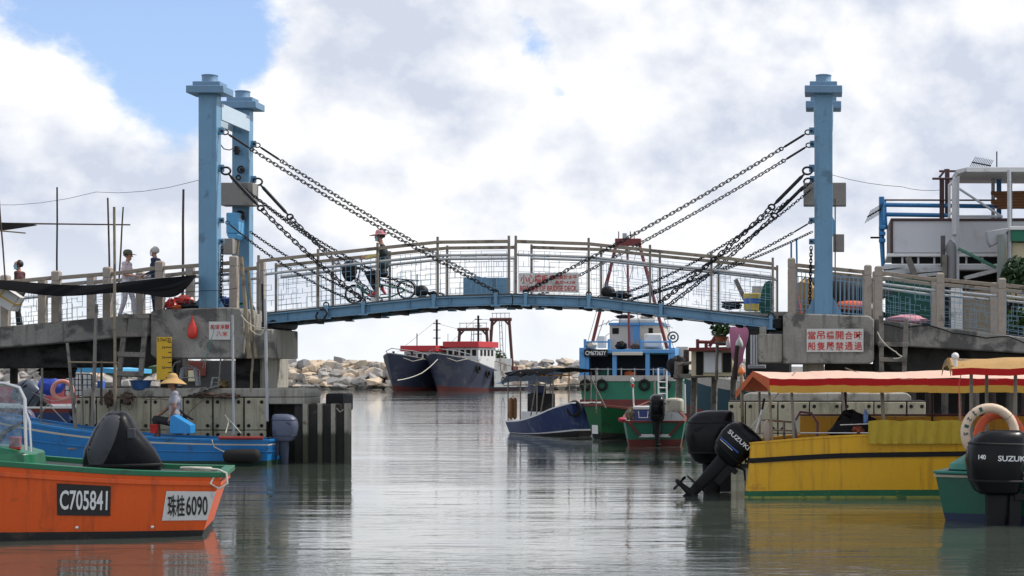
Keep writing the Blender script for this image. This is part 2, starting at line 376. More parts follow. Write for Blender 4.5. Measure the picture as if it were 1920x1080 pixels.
def make_leaf(side, label):
    D = [(bx(a), bz(b)) for a, b in DECK[side]]
    root = thing('bridge_leaf', label, 'drawbridge', (D[0][0] if side == 'left' else D[-1][0], (YN + YF)/2, D[0][1] - .25 if side == 'left' else D[-1][1] - .25), 0, 'two leaves of the drawbridge')
    gh = .215
    for y in (YN, YF):
        g = MB()
        for (xa, za), (xb, zb) in zip(D, D[1:]):
            for dz, w, hgt in ((-.012, .17, .024), (-gh/2, .028, gh - .06), (-gh + .012, .17, .024)):
                g.bar((xa, y, za + dz), (xb, y, zb + dz), w, hgt)
        o = g.build('girder', STEELBLUE, root, .004)
        for i in range(6):
            x = lerp(D[0][0], D[-1][0], (i + .5)/6); z = polyat(D, x)
            s = MB(); s.box(x - .006, x + .006, y - .075, y + .075, z - gh + .026, z - .026); s.build('stiffener', STEELBLUE, o)
    for i in range(9):
        c = MB(); x = lerp(D[0][0] + .1, D[-1][0] - .1, i/8); z = polyat(D, x)
        c.box(x - .05, x + .05, YN + .09, YF - .09, z - gh - .035, z - .05); c.build('cross_beam', BLACKM, root)
    d = MB()
    for (xa, za), (xb, zb) in zip(D, D[1:]):
        d.bar((xa, (YN + YF)/2, za + .022), (xb, (YN + YF)/2, zb + .022), YF - YN + .10, .036)
    d.build('deck_plate', DARKDECK, root)
    near = {'left': [485.5, 597, 708.5, 821, 954.5], 'right': [967.5, 1104, 1219, 1334, 1449]}[side]
    rail = {'left': [(485.5, 490), (597, 478), (708.5, 466), (821, 454.5), (954.5, 453)], 'right': [(967.5, 453), (1104, 457.5), (1219, 470), (1334, 481.5), (1449, 495)]}[side]
    tops = {'left': [478.6, 467, 455, 444, 442], 'right': [442, 446, 459, 471, 483]}[side]
    RL = [(bx(a), bz(b)) for a, b in rail]
    for y, far_ in ((YN - .02, 0), (YF + .02, 1)):
        dx = -.17 if (far_ and side == 'left') else (.05 if far_ else 0)
        for k, px in enumerate(near):
            x = bx(px) + dx; zt = bz(tops[k]); zb = polyat(D, x) - (.02 if not far_ else 0)
            if side == 'left' and k == 0: zb = D[0][1]
            p = MB(); p.box(x - .026, x + .026, y - .026, y + .026, zb, zt if not far_ else zt - .06); p.build('post', POSTST, root, .005)
        hr = MB()
        for (xa, za), (xb, zb) in zip(RL, RL[1:]): hr.bar((xa + dx, y - .035, za), (xb + dx, y - .035, zb), .03, .075)
        hr.build('handrail', RAILWOOD, root, .006)
        pr = MB(); e0 = .12 if side == 'left' else 0
        pr.tube([(xa + dx + (e0 if i == 0 else 0), y + .05*(1 if not far_ else -1), za - (.285 if not far_ else .255)) for i, (xa, za) in enumerate(RL)], .03, 10)
        pr.build('pipe_rail', GALV, root)
        for k in range(4):
            xa, xb = bx(near[k]) + dx + .05, bx(near[k+1]) + dx - .05
            l = MB(); za, zb = polyat(D, xa), polyat(D, xb)
            lattice(l, xa, xb, za + .06, zb + .06, polyat(RL, xa) - .20, polyat(RL, xb) - .20, y + .03, 31*k + 7*far_ + (side == 'left')*400)
            l.build('lattice_panel', PALEBLUE, root, smooth=0)
    lugs = {'left': [614, 683, 815, 931], 'right': [987, 1105, 1240, 1446]}[side]
    for k, px in enumerate(lugs):
        for y in (YN - .10, YF + .10):
            l = MB(); x = bx(px); z = polyat(D, x)
            l.box(x - .035, x + .035, y - .03, y + .03, z - gh - .01, z - .01); l.box(x - .10, x + .10, y - .035, y + .03, z - gh - .03, z - gh + .0)
            l.box(x - .05, x + .05, y - .02, y + .02, z - .01, z + .06)
            l.build('chain_lug', STEELBLUE, root, .006)
            s = MB(); s.torus((x, y, z + .07), .055, .016, (0, 1, .2), 14, 6); s.build('shackle', DARKST, root)
    return root
DARKDECK = M('deck_plate', (.10, .095, .085), .85, .1, .3, 3, .4, 30)
leafL = make_leaf('left', 'left half of the blue steel footbridge span, the cyclist on it')
leafR = make_leaf('right', 'right half of the blue steel footbridge span, behind the red warning sign')
DKL = [(bx(a), bz(b)) for a, b in DECK['left']]; DKR = [(bx(a), bz(b)) for a, b in DECK['right']]
# hook and closing gear on the leaves
def tower(cpx, sgn, label):
    """portal of two blue columns; sgn +1: span lies to the right"""
    xc = X(cpx, YTN); zb = 3.05; zt = Z(176, YTN)
    root = thing('bridge_tower', label, 'bridge tower', (xc, (YTN + YTF)/2, zb), 0, 'blue portal towers of the drawbridge')
    for yf in (YTN, YTF):
        c = MB(); c.box(xc - .20, xc + .20, yf, yf + .30, zb, zt); col = c.build('column', STEELBLUE, root, .012)
        b = MB(); b.prism([(xc - .48, zb), (xc + .48, zb), (xc + .48, zb + .05), (xc + .21, zb + .55), (xc - .21, zb + .55), (xc - .48, zb + .05)], yf + .12, yf + .16)
        b.build('base_gusset', STEELBLUE, root, .006)
        yc = yf + .15
        k = MB(); k.box(xc - .41, xc + .41, yc - .33, yc + .33, zt, zt + .16); cap = k.build('capital', CAPBLUE, root, .012)
        k = MB(); k.box(xc - .30, xc + .30, yc - .235, yc + .235, zt + .162, zt + .265); k.build('upper_tier', CAPBLUE, cap, .01)
        k = MB(); k.lathe([(.175, 0), (.175, .02), (.168, .03), (.168, .145), (.178, .15), (.178, .165), (.15, .175)], (xc, yc, zt + .265), 28); k.build('cap_drum', CAPBLUE, cap)
        for zz in (244, 314, 412, 452):
            if yf == YTF and zz > 400: continue
            z = Z(zz, YTN); e = MB(); hs = .065 if zz < 400 else .05
            e.box(*sorted((xc + sgn*.19, xc + sgn*.32)), yf + .135, yf + .165, z - hs*1.25, z + hs*1.25)
            br = e.build('chain_bracket', STEELBLUE, root, .012)
            e = MB(); e.tube([(xc + sgn*.27, yf + .10, z), (xc + sgn*.27, yf + .20, z)], .028, 10); e.build('pin', DARKST, br)
    t = MB(); zb1, zb2 = Z(190, YTN), Z(221, YTN)
    t.box(*sorted((xc + sgn*.165, xc + sgn*.215)), YTN + .302, YTF - .002, zb2, zb1); t.build('portal_beam', SUNPANEL, root, .006)
    t = MB(); t.box(*sorted((xc - sgn*.165, xc - sgn*.215)), YTN + .302, YTF - .002, zb2, zb1); t.build('portal_beam', SUNPANEL, root, .006)
    t = MB(); t.box(xc - .34 - (.12 if sgn < 0 else 0), xc + .34 + .18 if sgn < 0 else xc + .42, YTF - .42, YTF - .02, Z(388, YTF), Z(346, YTF)); t.build('counterweight_box', WBOX, root, .01)
    if sgn > 0:
        t = MB(); t.box(X(413, 40.3), X(436, 40.3), 40.3, 40.6, Z(476, 40.3), Z(447, 40.3)); t.build('switch_box', WBOX, root, .008)
        t = MB(); t.loft([[Vector((xx, yy, z)) for xx, yy in ((X(422, 40.4), 40.45), (X(446, 40.4), 40.45), (X(446, 40.4), 40.9), (X(422, 40.4), 40.9))] for z in (Z(438, 40.4), Z(398, 40.4))])
        t.prism([(X(422, 40.4), Z(438, 40.4)), (X(446, 40.4), Z(438, 40.4)), (X(440, 40.4), Z(449, 40.4)), (X(428, 40.4), Z(449, 40.4))], 40.45, 40.9)
        t.build('winch_housing', WINCH, root, .03)
        t = MB(); t.lathe([(.03, -.12), (.09, -.1), (.12, -.06), (.12, .06), (.09, .1), (.03, .12)], (X(452, 40.8), 40.75, Z(405, 40.8)), 14, (0, 1, 0)); t.build('winch_drum', DARKST, root)
    else:
        t = MB(); t.box(X(1562, 40.3), X(1583, 40.3), 40.3, 40.6, Z(471, 40.3), Z(439, 40.3)); t.build('switch_box', WBOX, root, .008)
        t = MB(); t.tube([(X(1566, 40.2), 40.25, 3.1), (X(1566, 40.2), 40.25, Z(372, 40.2))], .015, 6); t.build('conduit', DKWOOD, root)
        t = MB(); t.prism([(xc + .2, Z(430, YTN)), (xc + .2, Z(390, YTN)), (xc + .26, Z(400, YTN)), (xc + .26, Z(424, YTN))], YTF - .3, YTF + .1); t.build('winch_housing', WINCH, root, .02)
    # lifting gear on the far column: sheave, block and electric lead
    if sgn > 0:
        y = YTF - .12
        s = MB(); s.torus((X(452, y), y, Z(318, y)), .075, .022, (0, 1, 0), 16, 8); s.ball((X(452, y), y + .02, Z(318, y)), .045); s.build('sheave', DARKST, root)
        s = MB(); s.torus((X(447, y), y, Z(333, y)), .05, .02, (0, 1, 0), 14, 8); s.build('sheave', DARKST, root)
        s = MB(); s.obox((X(444, y), y, Z(282, y)), (.10, .10, .2)); s.box(X(436, y), X(452, y), y - .02, y + .02, Z(284, y), Z(281, y)); s.build('hoist_block', DARKST, root, .02)
        s = MB(); a = W(411, 268, YTN + .25); b = W(440, 277, y)
        s.tube([a, a.lerp(b, .3) + Vector((0, 0, -.10)), a.lerp(b, .65) + Vector((0, 0, -.09)), b], .012, 6); s.build('electric_lead', BLACKM, root)
    return root
CAPBLUE = M('cap_blue_paint', (.15, .27, .40), .55, 0, .22, 2, .15, 35, dirt=(.26, .24, .21), ds=2.5, dth=.6, streak=(.14, .18, .22), samt=.4)
SUNPANEL = M('sunlit_blue_panel', (.50, .60, .68), .55, 0, .08, 2, .05, 30, dirt=(.36, .42, .46), ds=2, dth=.62)  # whitened blue: the sunlit face of the portal beam put into its paint
WBOX = M('plywood_box', (.27, .25, .225), .85, 0, .2, 2, .3, 30, dirt=(.17, .15, .13), ds=2)
WINCH = M('winch_blue', (.10, .36, .62), .45, 0, .12, 2, .08, 30, dirt=(.1, .2, .3), ds=3)
towerL = tower(389, 1, 'blue portal tower on the left bank, its two columns both in view')
towerR = tower(1544, -1, 'blue portal tower on the right bank, one column hiding the other')
# ---- chains
def link_mesh(L, r, name='link'):
    mb = MB(); hw = L*.33; pts = []
    for k in range(12):
        a = 2*math.pi*k/12; pts.append(Vector((math.cos(a)*hw + math.copysign(L/2 - hw*.75, math.cos(a)), math.sin(a)*hw, 0)))
    mb.tube(pts, r, 5, True)
    return mb.mesh(name, DARKST)
LINK = {}
def chain(label, a, b, L, r, turn=None, sag=.1, name='lifting_chain', group='lifting chains of the drawbridge', objects=True):
    a = Vector(a); b = Vector(b); d = b - a
    root = thing(name, label, 'chain', a, 0, group)
    def P(t): return a + d*t + Vector((0, 0, -sag*4*t*(1 - t)))
    T = d.length
    t0 = 0
    if turn:
        rg = MB(); p = P(turn*1.7/T); rg.torus(p, turn*1.9, turn*.55, (0, 1, 0), 14, 6, 1.3); rg.build('ring', DARKST, root)
        t0 = turn*3.6/T; t1 = t0 + turn*22/T
        tb = MB(); q0, q1 = P(t0), P(t1)
        tb.tube([q0, q0.lerp(q1, .06), q0.lerp(q1, .12), q0.lerp(q1, .88), q0.lerp(q1, .94), q1], [turn*.5, turn*.55, turn*.95, turn*.95, turn*.55, turn*.5], 8); tb.build('turnbuckle', DARKST, root)
        rg = MB(); p = P(t1 + turn*1.3/T); rg.torus(p, turn*1.35, turn*.5, (0, 1, 0), 14, 6, 1.25); rg.build('ring', DARKST, root); t0 = t1 + turn*2.4/T
    n = max(4, int(T*(1 - t0)/(L*.80)))
    if (L, r) not in LINK: LINK[(L, r)] = link_mesh(L, r)
    allm = MB()
    for k in range(n):
        t = lerp(t0, 1.0, (k + .5)/n); p = P(t); tn = (P(min(1, t + .01)) - P(max(0, t - .01))).normalized()
        q = Vector((1, 0, 0)).rotation_difference(tn).to_matrix() @ Matrix.Rotation(R(18 if k % 2 else 108) , 3, 'X')
        if objects: share(LINK[(L, r)], 'link', root, p - a, q.to_quaternion())
        else:
            mm = Matrix.Translation(p) @ q.to_4x4(); me = LINK[(L, r)]
            allm.add([mm @ v.co for v in me.vertices], [tuple(f.vertices) for f in me.polygons])
    if not objects: allm.build('links', DARKST, root)['kind'] = 'stuff'
    return root
for sd, txc, sgn, lug, D in (('left', X(389, YTN), 1, (931, 683, 800, 660), DKL), ('right', X(1544, YTN), -1, (987, 1240, 1140, 1185), DKR)):
    for near_ in (1, 0):
        yt = (YTN if near_ else YTF) + .15; yl = YN - .10 if near_ else YF + .10
        wh = 'near' if near_ else 'far'
        for up in (1, 0):
            z = Z(244 if up else 314, YTN); px = lug[0 if up else 1]; x = bx(px)
            chain('%s %s-side chain of the %s tower%s' % ('thinner upper' if up else 'heavy lower', wh, sd, ', its turnbuckle nearest the top' if up else ', with the thick turnbuckle'),
                  (txc + sgn*.30, yt, z), (x, yl, polyat(D, x) + .09), .110 if up else .142, .0105 if up else .0145, .027 if up else .042, .10 if up else .13)
    # hoisting chains, thin
    ya = YTN + .2
    for k, (zz, px, off, sg) in enumerate(((330, lug[2], .9, .28), (338, lug[2] - sgn*30, 1.5, .26), (412, lug[3], .25, .18), (420, lug[3] + sgn*18, 1.9, .12))):
        x = bx(px); z = Z(zz, YTN)
        chain(['thin upper hoisting chain, near one of the pair from the %s tower', 'thin upper hoisting chain, far one of the pair from the %s tower', 'thin lower hoisting chain, near one of the pair from the %s tower', 'thin lower hoisting chain, far one of the pair from the %s tower'][k] % sd,
              (txc + sgn*.26, ya + off, z), (x, YN + .12 + min(off, 1.4), polyat(D, x) + .10), .075, .0095, .018 if k == 2 else None, sg, 'hoisting_chain', 'thin hoisting chains of the drawbridge', False)
    x0 = txc + sgn*.27; z0 = Z(462, YTN)
    chain('short chain hanging straight down the %s tower' % sd, (x0, YTN + .15, z0), (x0 - .03, YTN + .15, z0 - 1.25), .085, .012, None, 0, 'hanging_chain', 'chains hanging from the towers', False)
# ---- gear lying on the deck
def lump(name, mat, c, r, seed, parent=None, k=.25):
    rr_ = random.Random(seed); mb = MB(); mb.ball(c, r, 14, 9)
    cc = Vector(c)
    mb.v = [cc + (v - cc)*(1 + rr_.uniform(-k, k)) for v in mb.v]
    return mb.build(name, mat, parent)
for px, py, y, lab in ((790, 547, YN + .25, 'left'), (1140, 552, YN + .25, 'right')):
    x = X(px, y); z = polyat(DKL if lab == 'left' else DKR, x) + .04
    r0 = thing('hoist_hook', 'black hoist hook and shackles lying on the %s leaf' % lab, 'hook', (x, y, z), 0, 'hoist hooks on the bridge deck')
    m_ = MB(); m_.ball((x, y, z + .14), (.16, .12, .14), 12, 8); m_.build('block', DARKST, r0)
    m_ = MB(); m_.torus((x + .25, y, z + .08), .08, .03, (0, .3, 1), 14, 6); m_.torus((x + .42, y, z + .06), .07, .025, (0, .5, 1), 14, 6); m_.build('shackle', DARKST, r0)
lump('chain_heap', DARKST, W(1165, 553, YN + .5), (.22, .15, .09), 3)
tag(bpy.data.objects['chain_heap'], 'small dark heap of chain on the right leaf', 'chain')
for px, lab in ((683, 'left'), (614, 'leftmost')):
    pass
g = MB(); yy = YN - .16
g.tube([(bx(600), yy, bz(585)), (bx(596), yy, bz(594)), (bx(600), yy, bz(602)), (bx(610), yy, bz(600)), (bx(617), yy, bz(588)), (bx(612), yy, bz(580)), (bx(604), yy, bz(581))], .022, 8)
tag(g.build('lifting_shackle', DARKST), 'big dark shackle hanging below the left girder', 'shackle')
# blue board on the far rail, warning sign on the near rail
g = MB(); g.box(X(870, YF), X(958, YF), YF - .09, YF - .06, Z(553, YF), Z(521, YF)); tag(g.build('blue_board', STEELBLUE, None, .004), 'blue metal sheet fixed to the far railing at mid-span', 'board')
SIGNW = M('sign_white', (.60, .59, .55), .55, 0, .12, 3, .05, 30, dirt=(.36, .33, .29), ds=3, dth=.58)
def signboard(name, label, px0, px1, py0, py1, y, rows, mat=SIGNW):
    x0, x1, z0, z1 = X(px0, y), X(px1, y), Z(py1, y), Z(py0, y)
    r0 = thing(name, label, 'sign', ((x0 + x1)/2, y, z0))
    b = MB(); b.box(x0, x1, y - .012, y + .012, z0, z1); b.build('board', mat, r0, .004)
    for (s, a, b_, c, d, ink, bold) in rows:
        lettering(s, ink, r0, ((X(a, y) + X(b_, y))/2, y - .014, (Z(c, y) + Z(d, y))/2), X(b_, y) - X(a, y), Z(c, y) - Z(d, y), bold=bold)
    return r0
signboard('warning_sign', 'white sign warning of the bridge deck, red lettering, on the span railing', 973, 1085, 512, 548, YN - .06,
          [('小心橋板', 976, 1028, 514.5, 532, RED_INK, .012), ('橋底高於水平', 1031, 1082, 515.5, 524, RED_INK, .012), ('基準+4.2米', 1041, 1080, 526, 533, RED_INK, .012), ('BEWARE OF BRIDGE DECK', 975.5, 1082, 535.5, 545.5, RED_INK, .018)])
# ================================================================ concrete approaches and piers
YA, YAF = 38.96, 40.85
def PX(pts, y): return [(X(a, y), Z(b, y)) for a, b in pts]
def approach(name, label, fascia, soffit, posts, rails, gate=None):
    y = YA
    x0 = sum(X(p[0], y) for p in posts)/len(posts)
    root = thing(name, label, 'bridge approach', (x0, 40, 2.4), 0, 'concrete approach ramps of the drawbridge')
    m = MB(); m.prism(PX(fascia, y), y, y + 2.0); m.build('edge_beam', CONC, root, .03)
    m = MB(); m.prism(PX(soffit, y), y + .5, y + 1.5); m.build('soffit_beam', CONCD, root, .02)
    P = [(X(a, y), Z(t, y), Z(b, y)) for a, t, b in posts]
    for far_ in (0, 1):
        yy = YA + .02 if not far_ else YAF
        for k, (xc, zt, zb) in enumerate(P):
            g = MB(); w = .085; ch = .03
            g.loft([[Vector((xc + sx*a, yy + sy*a + .09, z)) for sx, sy in ((-1,-1),(1,-1),(1,1),(-1,1))] for a, z in ((w, zb - .06), (w, zt - .25), (w - .012, zt - .245), (w - .012, zt - .23), (w, zt - .225), (w, zt - ch), (w - ch, zt))])
            g.build('granite_post', GRANITE, root, .008)
        for k in range(len(P) - 1):
            (xa, za, ba), (xb, zb, bb) = P[k], P[k+1]
            if xb - xa < .5: continue
            ra, rb = za - .16, zb - .16
            g = MB(); g.bar((xa + .08, yy + .06, ra), (xb - .08, yy + .06, rb), .06, .085); g.build('handrail', RAILWOOD, root, .01)
            if k in rails:
                g = MB(); g.tube([(xa + .08, yy + .14, ra - .235), (xb - .08, yy + .14, rb - .235)], .03, 10); g.build('pipe_rail', GALV, root)
            g = MB()
            if gate == k:
                n = 15
                for i in range(n + 1):
                    t = i/n; xx = lerp(xa + .12, xb - .12, t); zz = lerp(ba, bb, t)
                    g.bar((xx, yy + .1, zz + .1), (xx, yy + .1, lerp(ra, rb, t) - .13), .016, .016)
                for dz in (.12, .3): g.bar((xa + .1, yy + .1, ba + dz), (xb - .1, yy + .1, bb + dz), .018, .018)
                g.bar((xa + .1, yy + .1, ra - .14), (xb - .1, yy + .1, rb - .14), .022, .022)
                g.build('bar_panel', PALEBLUE, root, smooth=0)
            else:
                lattice(g, xa + .10, xb - .10, ba + .08, bb + .08, ra - .12, rb - .12, yy + .10, 900 + k*13 + far_*57 + int(xa*7))
                g.build('lattice_panel', PALEBLUE, root, smooth=0)
    return root
apL = approach('bridge_approach', 'concrete approach ramp on the left with granite posts, sloping down leftwards',
    [(-160, 627), (0, 612.5), (280, 587), (280, 628), (0, 652), (-160, 666)], [(-160, 660), (0, 648), (286, 622), (286, 674), (225, 688), (-160, 692)],
    [(-92, 523, 622), (6, 515, 613), (102, 507, 604), (198.5, 500, 595), (296.5, 488.6, 584), (436, 479, 577)], (0, 1, 2, 3, 4))
apR = approach('bridge_approach', 'concrete approach ramp on the right with granite posts, sloping down rightwards',
    [(1640, 598), (1920, 632), (2150, 660), (2150, 690), (1920, 662), (1640, 646)], [(1640, 640), (2150, 684), (2150, 702), (1640, 694)],
    [(1484, 483, 588), (1627.5, 496, 600), (1647.5, 498, 602), (1763.5, 511, 614), (1879.5, 521, 626), (1996, 533, 640)], (2, 3, 4), 0)
def block(mb, px0, px1, py0, py1, y0, y1):
    return mb.box(X(px0, y0), X(px1, y0), y0, y1, Z(py1, y0), Z(py0, y0))
# left abutment
r = thing('abutment', 'stained concrete abutment block under the left tower', 'abutment', (X(400, 39), 40, 0), 0, 'concrete abutments of the drawbridge')
m = MB(); m.prism(PX([(282, 584), (300, 580), (432, 576), (450, 578), (456, 588), (456, 664), (446, 672), (290, 672), (282, 664)], 38.5), 38.5, 40.4); m.build('tower_base', CONC, r, .03)
m = MB(); block(m, 457, 512, 617, 672, 38.75, 40.6); m.build('bearing_corbel', CONC2, r, .03)
m = MB(); block(m, 490, 508, 603, 618, 38.95, 40.5); m.build('bearing', BLACKM, r, .01)
m = MB(); m.lathe([(.08, -.8), (.10, -.75), (.10, .75), (.08, .8)], (X(528, 39.6), 39.75, Z(609, 39.6)), 14, (0, 1, 0)); m.build('roller', BLACKM, r)
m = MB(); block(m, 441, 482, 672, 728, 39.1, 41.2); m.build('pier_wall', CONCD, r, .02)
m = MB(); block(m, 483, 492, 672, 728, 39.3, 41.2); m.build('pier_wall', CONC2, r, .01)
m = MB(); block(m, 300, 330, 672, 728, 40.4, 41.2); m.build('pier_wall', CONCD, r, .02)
# right abutment
r = thing('abutment', 'stained concrete abutment block under the right tower, bearing a red-lettered sign', 'abutment', (X(1550, 39), 40, 0), 0, 'concrete abutments of the drawbridge')
m = MB(); m.prism(PX([(1468, 590), (1478, 587), (1630, 592), (1639, 600), (1639, 676), (1632, 682), (1468, 682)], 38.5), 38.5, 41.6); m.build('tower_base', CONC, r, .03)
m = MB(); block(m, 1421, 1467.6, 626, 680, 38.7, 41.0); m.build('bearing_corbel', CONC2, r, .03)
m = MB(); block(m, 1424, 1437, 612, 627, 38.9, 41); m.build('bearing', CONC2, r, .01)
m = MB(); block(m, 1452, 1466, 597, 616, 38.8, 41); m.build('hinge_block', BLACKM, r, .02)
for i in range(3):
    m = MB(); m.tube([(X(1409 + i*5, 38.8), 38.8, Z(683, 38.8)), (X(1409 + i*5, 38.8), 38.8, Z(628, 38.8))], .024, 8); m.build('drain_pipe', GREYP, r)
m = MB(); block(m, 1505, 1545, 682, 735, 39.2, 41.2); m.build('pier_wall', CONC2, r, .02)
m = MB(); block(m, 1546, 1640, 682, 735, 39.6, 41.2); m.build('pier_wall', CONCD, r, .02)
signboard('passage_sign', 'long white sign with two rows of red characters on the right abutment', 1512.5, 1619, 616.5, 660, 38.47,
   [(t, 1514.5 + i*17.4, 1529.5 + i*17.4, 621, 636.5, RED_INK, .016) for i, t in enumerate('當吊橋開合時')] + [(t, 1514.5 + i*17.4, 1529.5 + i*17.4, 641, 656.5, RED_INK, .016) for i, t in enumerate('船隻嚴禁通過')])
signboard('clearance_sign', 'small pale sign with two rows of red characters on the left abutment', 392, 432, 603, 637, 38.47,
   [(t, 395 + i*9.0, 403 + i*9.0, 608.5, 617.5, RED_INK, .014) for i, t in enumerate('航道淨闊')] + [(t, 406 + i*11.0, 416 + i*11.0, 621, 631, RED_INK, .014) for i, t in enumerate('八米')])
# tide board
YEL = M('tide_yellow', (.62, .37, .012), .55, 0, .12, 3, .06, 30, dirt=(.40, .22, .02), ds=3, dth=.6)
r = signboard('tide_board', 'tall yellow tide gauge board with black marks beside the straw hat', 294, 322, 632, 712, 38.3, [('3.7mCD', 295.5, 320.5, 634, 640, BLACK_INK, .01)], YEL)
for i, py in enumerate((651, 670, 689)):
    y = 38.285; lettering(['3.6', '3.4', '3.2'][i], BLACK_INK, r, (X(307, y), y, Z(py, y)), X(6, y) - X(0, y), Z(0, y) - Z(4.5, y), bold=.02)
for i in range(9):
    py = 641.5 + i*9.5; y = 38.28; g = MB(); a = 311 if i % 2 else 315
    g.box(X(a, y), X(321.5, y), y - .003, y + .002, Z(py + .7, y), Z(py - .7, y)); g.build('tick_mark', BLACK_INK, r)
# piers
def pier(name, label, capx, panels, ytop, ymid, ybot, y, capy, depth=1.6):
    root = thing(name, label, 'pier', (X((panels[0][0] + panels[-1][1])/2, y), y + .5, 0), 0, 'panelled concrete piers')
    m = MB(); m.box(X(panels[0][0], y), X(panels[-1][1], y), y + .06, y + depth, -1.2, Z(ytop - 2, y)); m.build('core', CONCD, root)
    m = MB(); xa, xb = X(capx[0], y), X(capx[1], y); z0, z1 = Z(capy[1], y), Z(capy[0], y)
    m.prism([(xa, z0), (xb, z0), (xb, z1 - .08), (xb - .08, z1), (xa + .12, z1), (xa, z1 - .06)], y + .08, y + depth); m.build('cap', CONC2, root, .025)
    pts = []
    for a, b in panels:
        for (pa, pb, bolts) in ((ytop, ymid, 4), (ymid + 1.2, ybot, 2)):
            m = MB(); x0_, x1_, za, zb = X(a + .6, y), X(b - .6, y), Z(pb, y), Z(pa, y); dy = rnd.uniform(-.015, .01)
            m.box(x0_, x1_, y + dy, y + .055, za, zb); p = m.build('panel', FENDER, root, .012)
            off = min(.09, (x1_ - x0_)*.2)
            for bx_ in (x0_ + off, x1_ - off):
                for bz_ in ((zb - .09, za + .09) if bolts == 4 else (zb - .09,)):
                    share(BOLT, 'bolt', p, Vector((bx_, y + dy, bz_)) - ptop(root))
    return root
_b = MB(); _b.lathe([(.040, .0), (.040, -.006), (.030, -.008), (.030, .002)], (0, 0, 0), 12, (0, 1, 0)); _b.lathe([(.018, .0), (.018, -.014), (.010, -.016)], (0, 0, 0), 8, (0, 1, 0)); BOLT = _b.mesh('bolt', DARKST)
pL = pier('pier', 'panelled concrete pier behind the blue boat, boards and stools on top', (150, 568), [(142, 168), (170, 180), (181, 225), (226, 282), (283, 343), (344, 398), (400, 456), (458, 499)], 746, 806, 850, 38.4, (728, 745), 1.4)
pR = pier('pier', 'panelled concrete pier behind the yellow boat', (1391, 1709), [(1365, 1397), (1398, 1458), (1459, 1517), (1518, 1578), (1579, 1638), (1639, 1699), (1701, 1736)], 754, 812, 870, 36.6, (737, 753), 2.4)
m = MB(); m.box(X(500, 38.4), X(568, 38.4), 38.49, 39.75, Z(758, 38.4), Z(745.3, 38.4)); m.build('cap_end', CONC2, pL, .02)
# left pier end fender piles: shade painted as dark fronts, sun as pale edges
r = thing('fender_pile_row', 'row of fender piles, fronts shade-dark and edges sunlit pale, at the left pier end', 'fender piles', (X(600, 38.5), 38.8, 0))
y = 38.45
m = MB(); m.box(X(501, y), X(560, y), y + .5, y + 1.4, -1.2, Z(757, y)); m.build('recess_wall', PILE, r)
for k, (a, b, c) in enumerate(((552, 567, 576), (578, 595, 603), (605, 620, 628), (630, 645, 651))):
    dz = rnd.uniform(-.02, .02)
    m = MB(); m.box(X(a - 3, y), X(b, y), y + .10, y + .34, -1.2, Z(758, y) + dz); m.build('pile', PILE, r, .02)
    m = MB(); m.box(X(b + .2, y), X(c, y), y, y + .36, -1.2, Z(757, y) + dz); m.build('pile_flange', PILE_L, r, .01)
m = MB(); m.box(X(600, y), X(633, y), y + .40, y + 1.3, Z(772, y), Z(738, y)); m.build('timber_block', BLACKM, r, .05)
m = MB(); p0 = W(631, 765, y - .02); p1 = W(644, 768, y - .02)
m.tube([p0, p0.lerp(p1, .5) + Vector((0, 0, -.07)), p1], .008, 6); m.build('rope', ROPE, r)
# ladders
def ladder(label, la, lb, ra, rb, rungs, y, group='wooden ladders on the abutments'):
    root = thing('wooden_ladder', label, 'ladder', (X(lb[0], y), y, Z(max(lb[1], rb[1]), y)), 0, group)
    for p, q in ((la, lb), (ra, rb)):
        m = MB(); m.bar(W(*p, y), W(*q, y), .075, .10, (1, 0, 0)); m.build('stile', GREYWOOD, root, .008)
    for (a, b, py, h) in rungs:
        m = MB(); m.bar(W(a, py, y - .065), W(b, py + rnd.uniform(-1, 1), y - .065), .03, h*y/F); m.build('rung', GREYWOOD, root, .006)
    return root
ladder('weathered wooden ladder left of the tide board', (237, 588), (221, 725), (275, 590), (263, 712), ((221, 280, 593, 8), (224, 276, 627, 9), (220, 272, 664, 9), (217, 269, 700, 9)), 38.3)
ladder('weathered wooden ladder right of the passage sign', (1652, 592), (1653, 735), (1699, 598), (1694, 735), ((1646, 1702, 645.5, 8), (1649, 1698, 674, 8), (1649, 1698, 705, 8)), 38.3)
# poles and planks
def pole(label, pts, r, mat, y, name='bamboo_pole', n=8, taper=.8):
    q = [W(p[0], p[1], p[2] if len(p) > 2 else y) for p in pts]
    m = MB()
    if len(q) == 2:
        a, b = q; q = [a.lerp(b, t) + Vector((rnd.uniform(-.006, .006), 0, 0))*(0 < t < 1) for t in (0, .25, .5, .75, 1)]
    rs = [lerp(r, r*taper, i/(len(q) - 1)) for i in range(len(q))]
    m.tube(q, rs, n)
    return tag(m.build(name, mat), label, 'pole')
pole('thin dark upright pole above the leftmost granite post', [(107, 610), (107, 351)], .024, BLACKM, 41.4, 'upright_pole')
pole('dark upright pole, tallest of the three close together', [(207, 600), (202, 371)], .026, DKWOOD, 41.3, 'upright_pole')
pole('pale bamboo pole, middle of the three close together', [(216, 800), (214, 388)], .036, BAMBOO, 37.9)
pole('thin dark pole leaning right, rightmost of the three close together', [(222, 545), (231, 388)], .022, DKWOOD, 41.2, 'upright_pole')
pole('dark brown upright pole beside the left tower', [(342, 600), (344, 355)], .034, DKWOOD, 41.6, 'upright_pole')
pole('long thin horizontal pole across the upright poles on the left', [(-60, 418), (244, 421.5)], .020, DKWOOD, 41.35, 'horizontal_pole')
pole('thin dark pole leaning at the left edge of the picture', [(-3, 360), (13, 560)], .020, DKWOOD, 38.7, 'upright_pole')
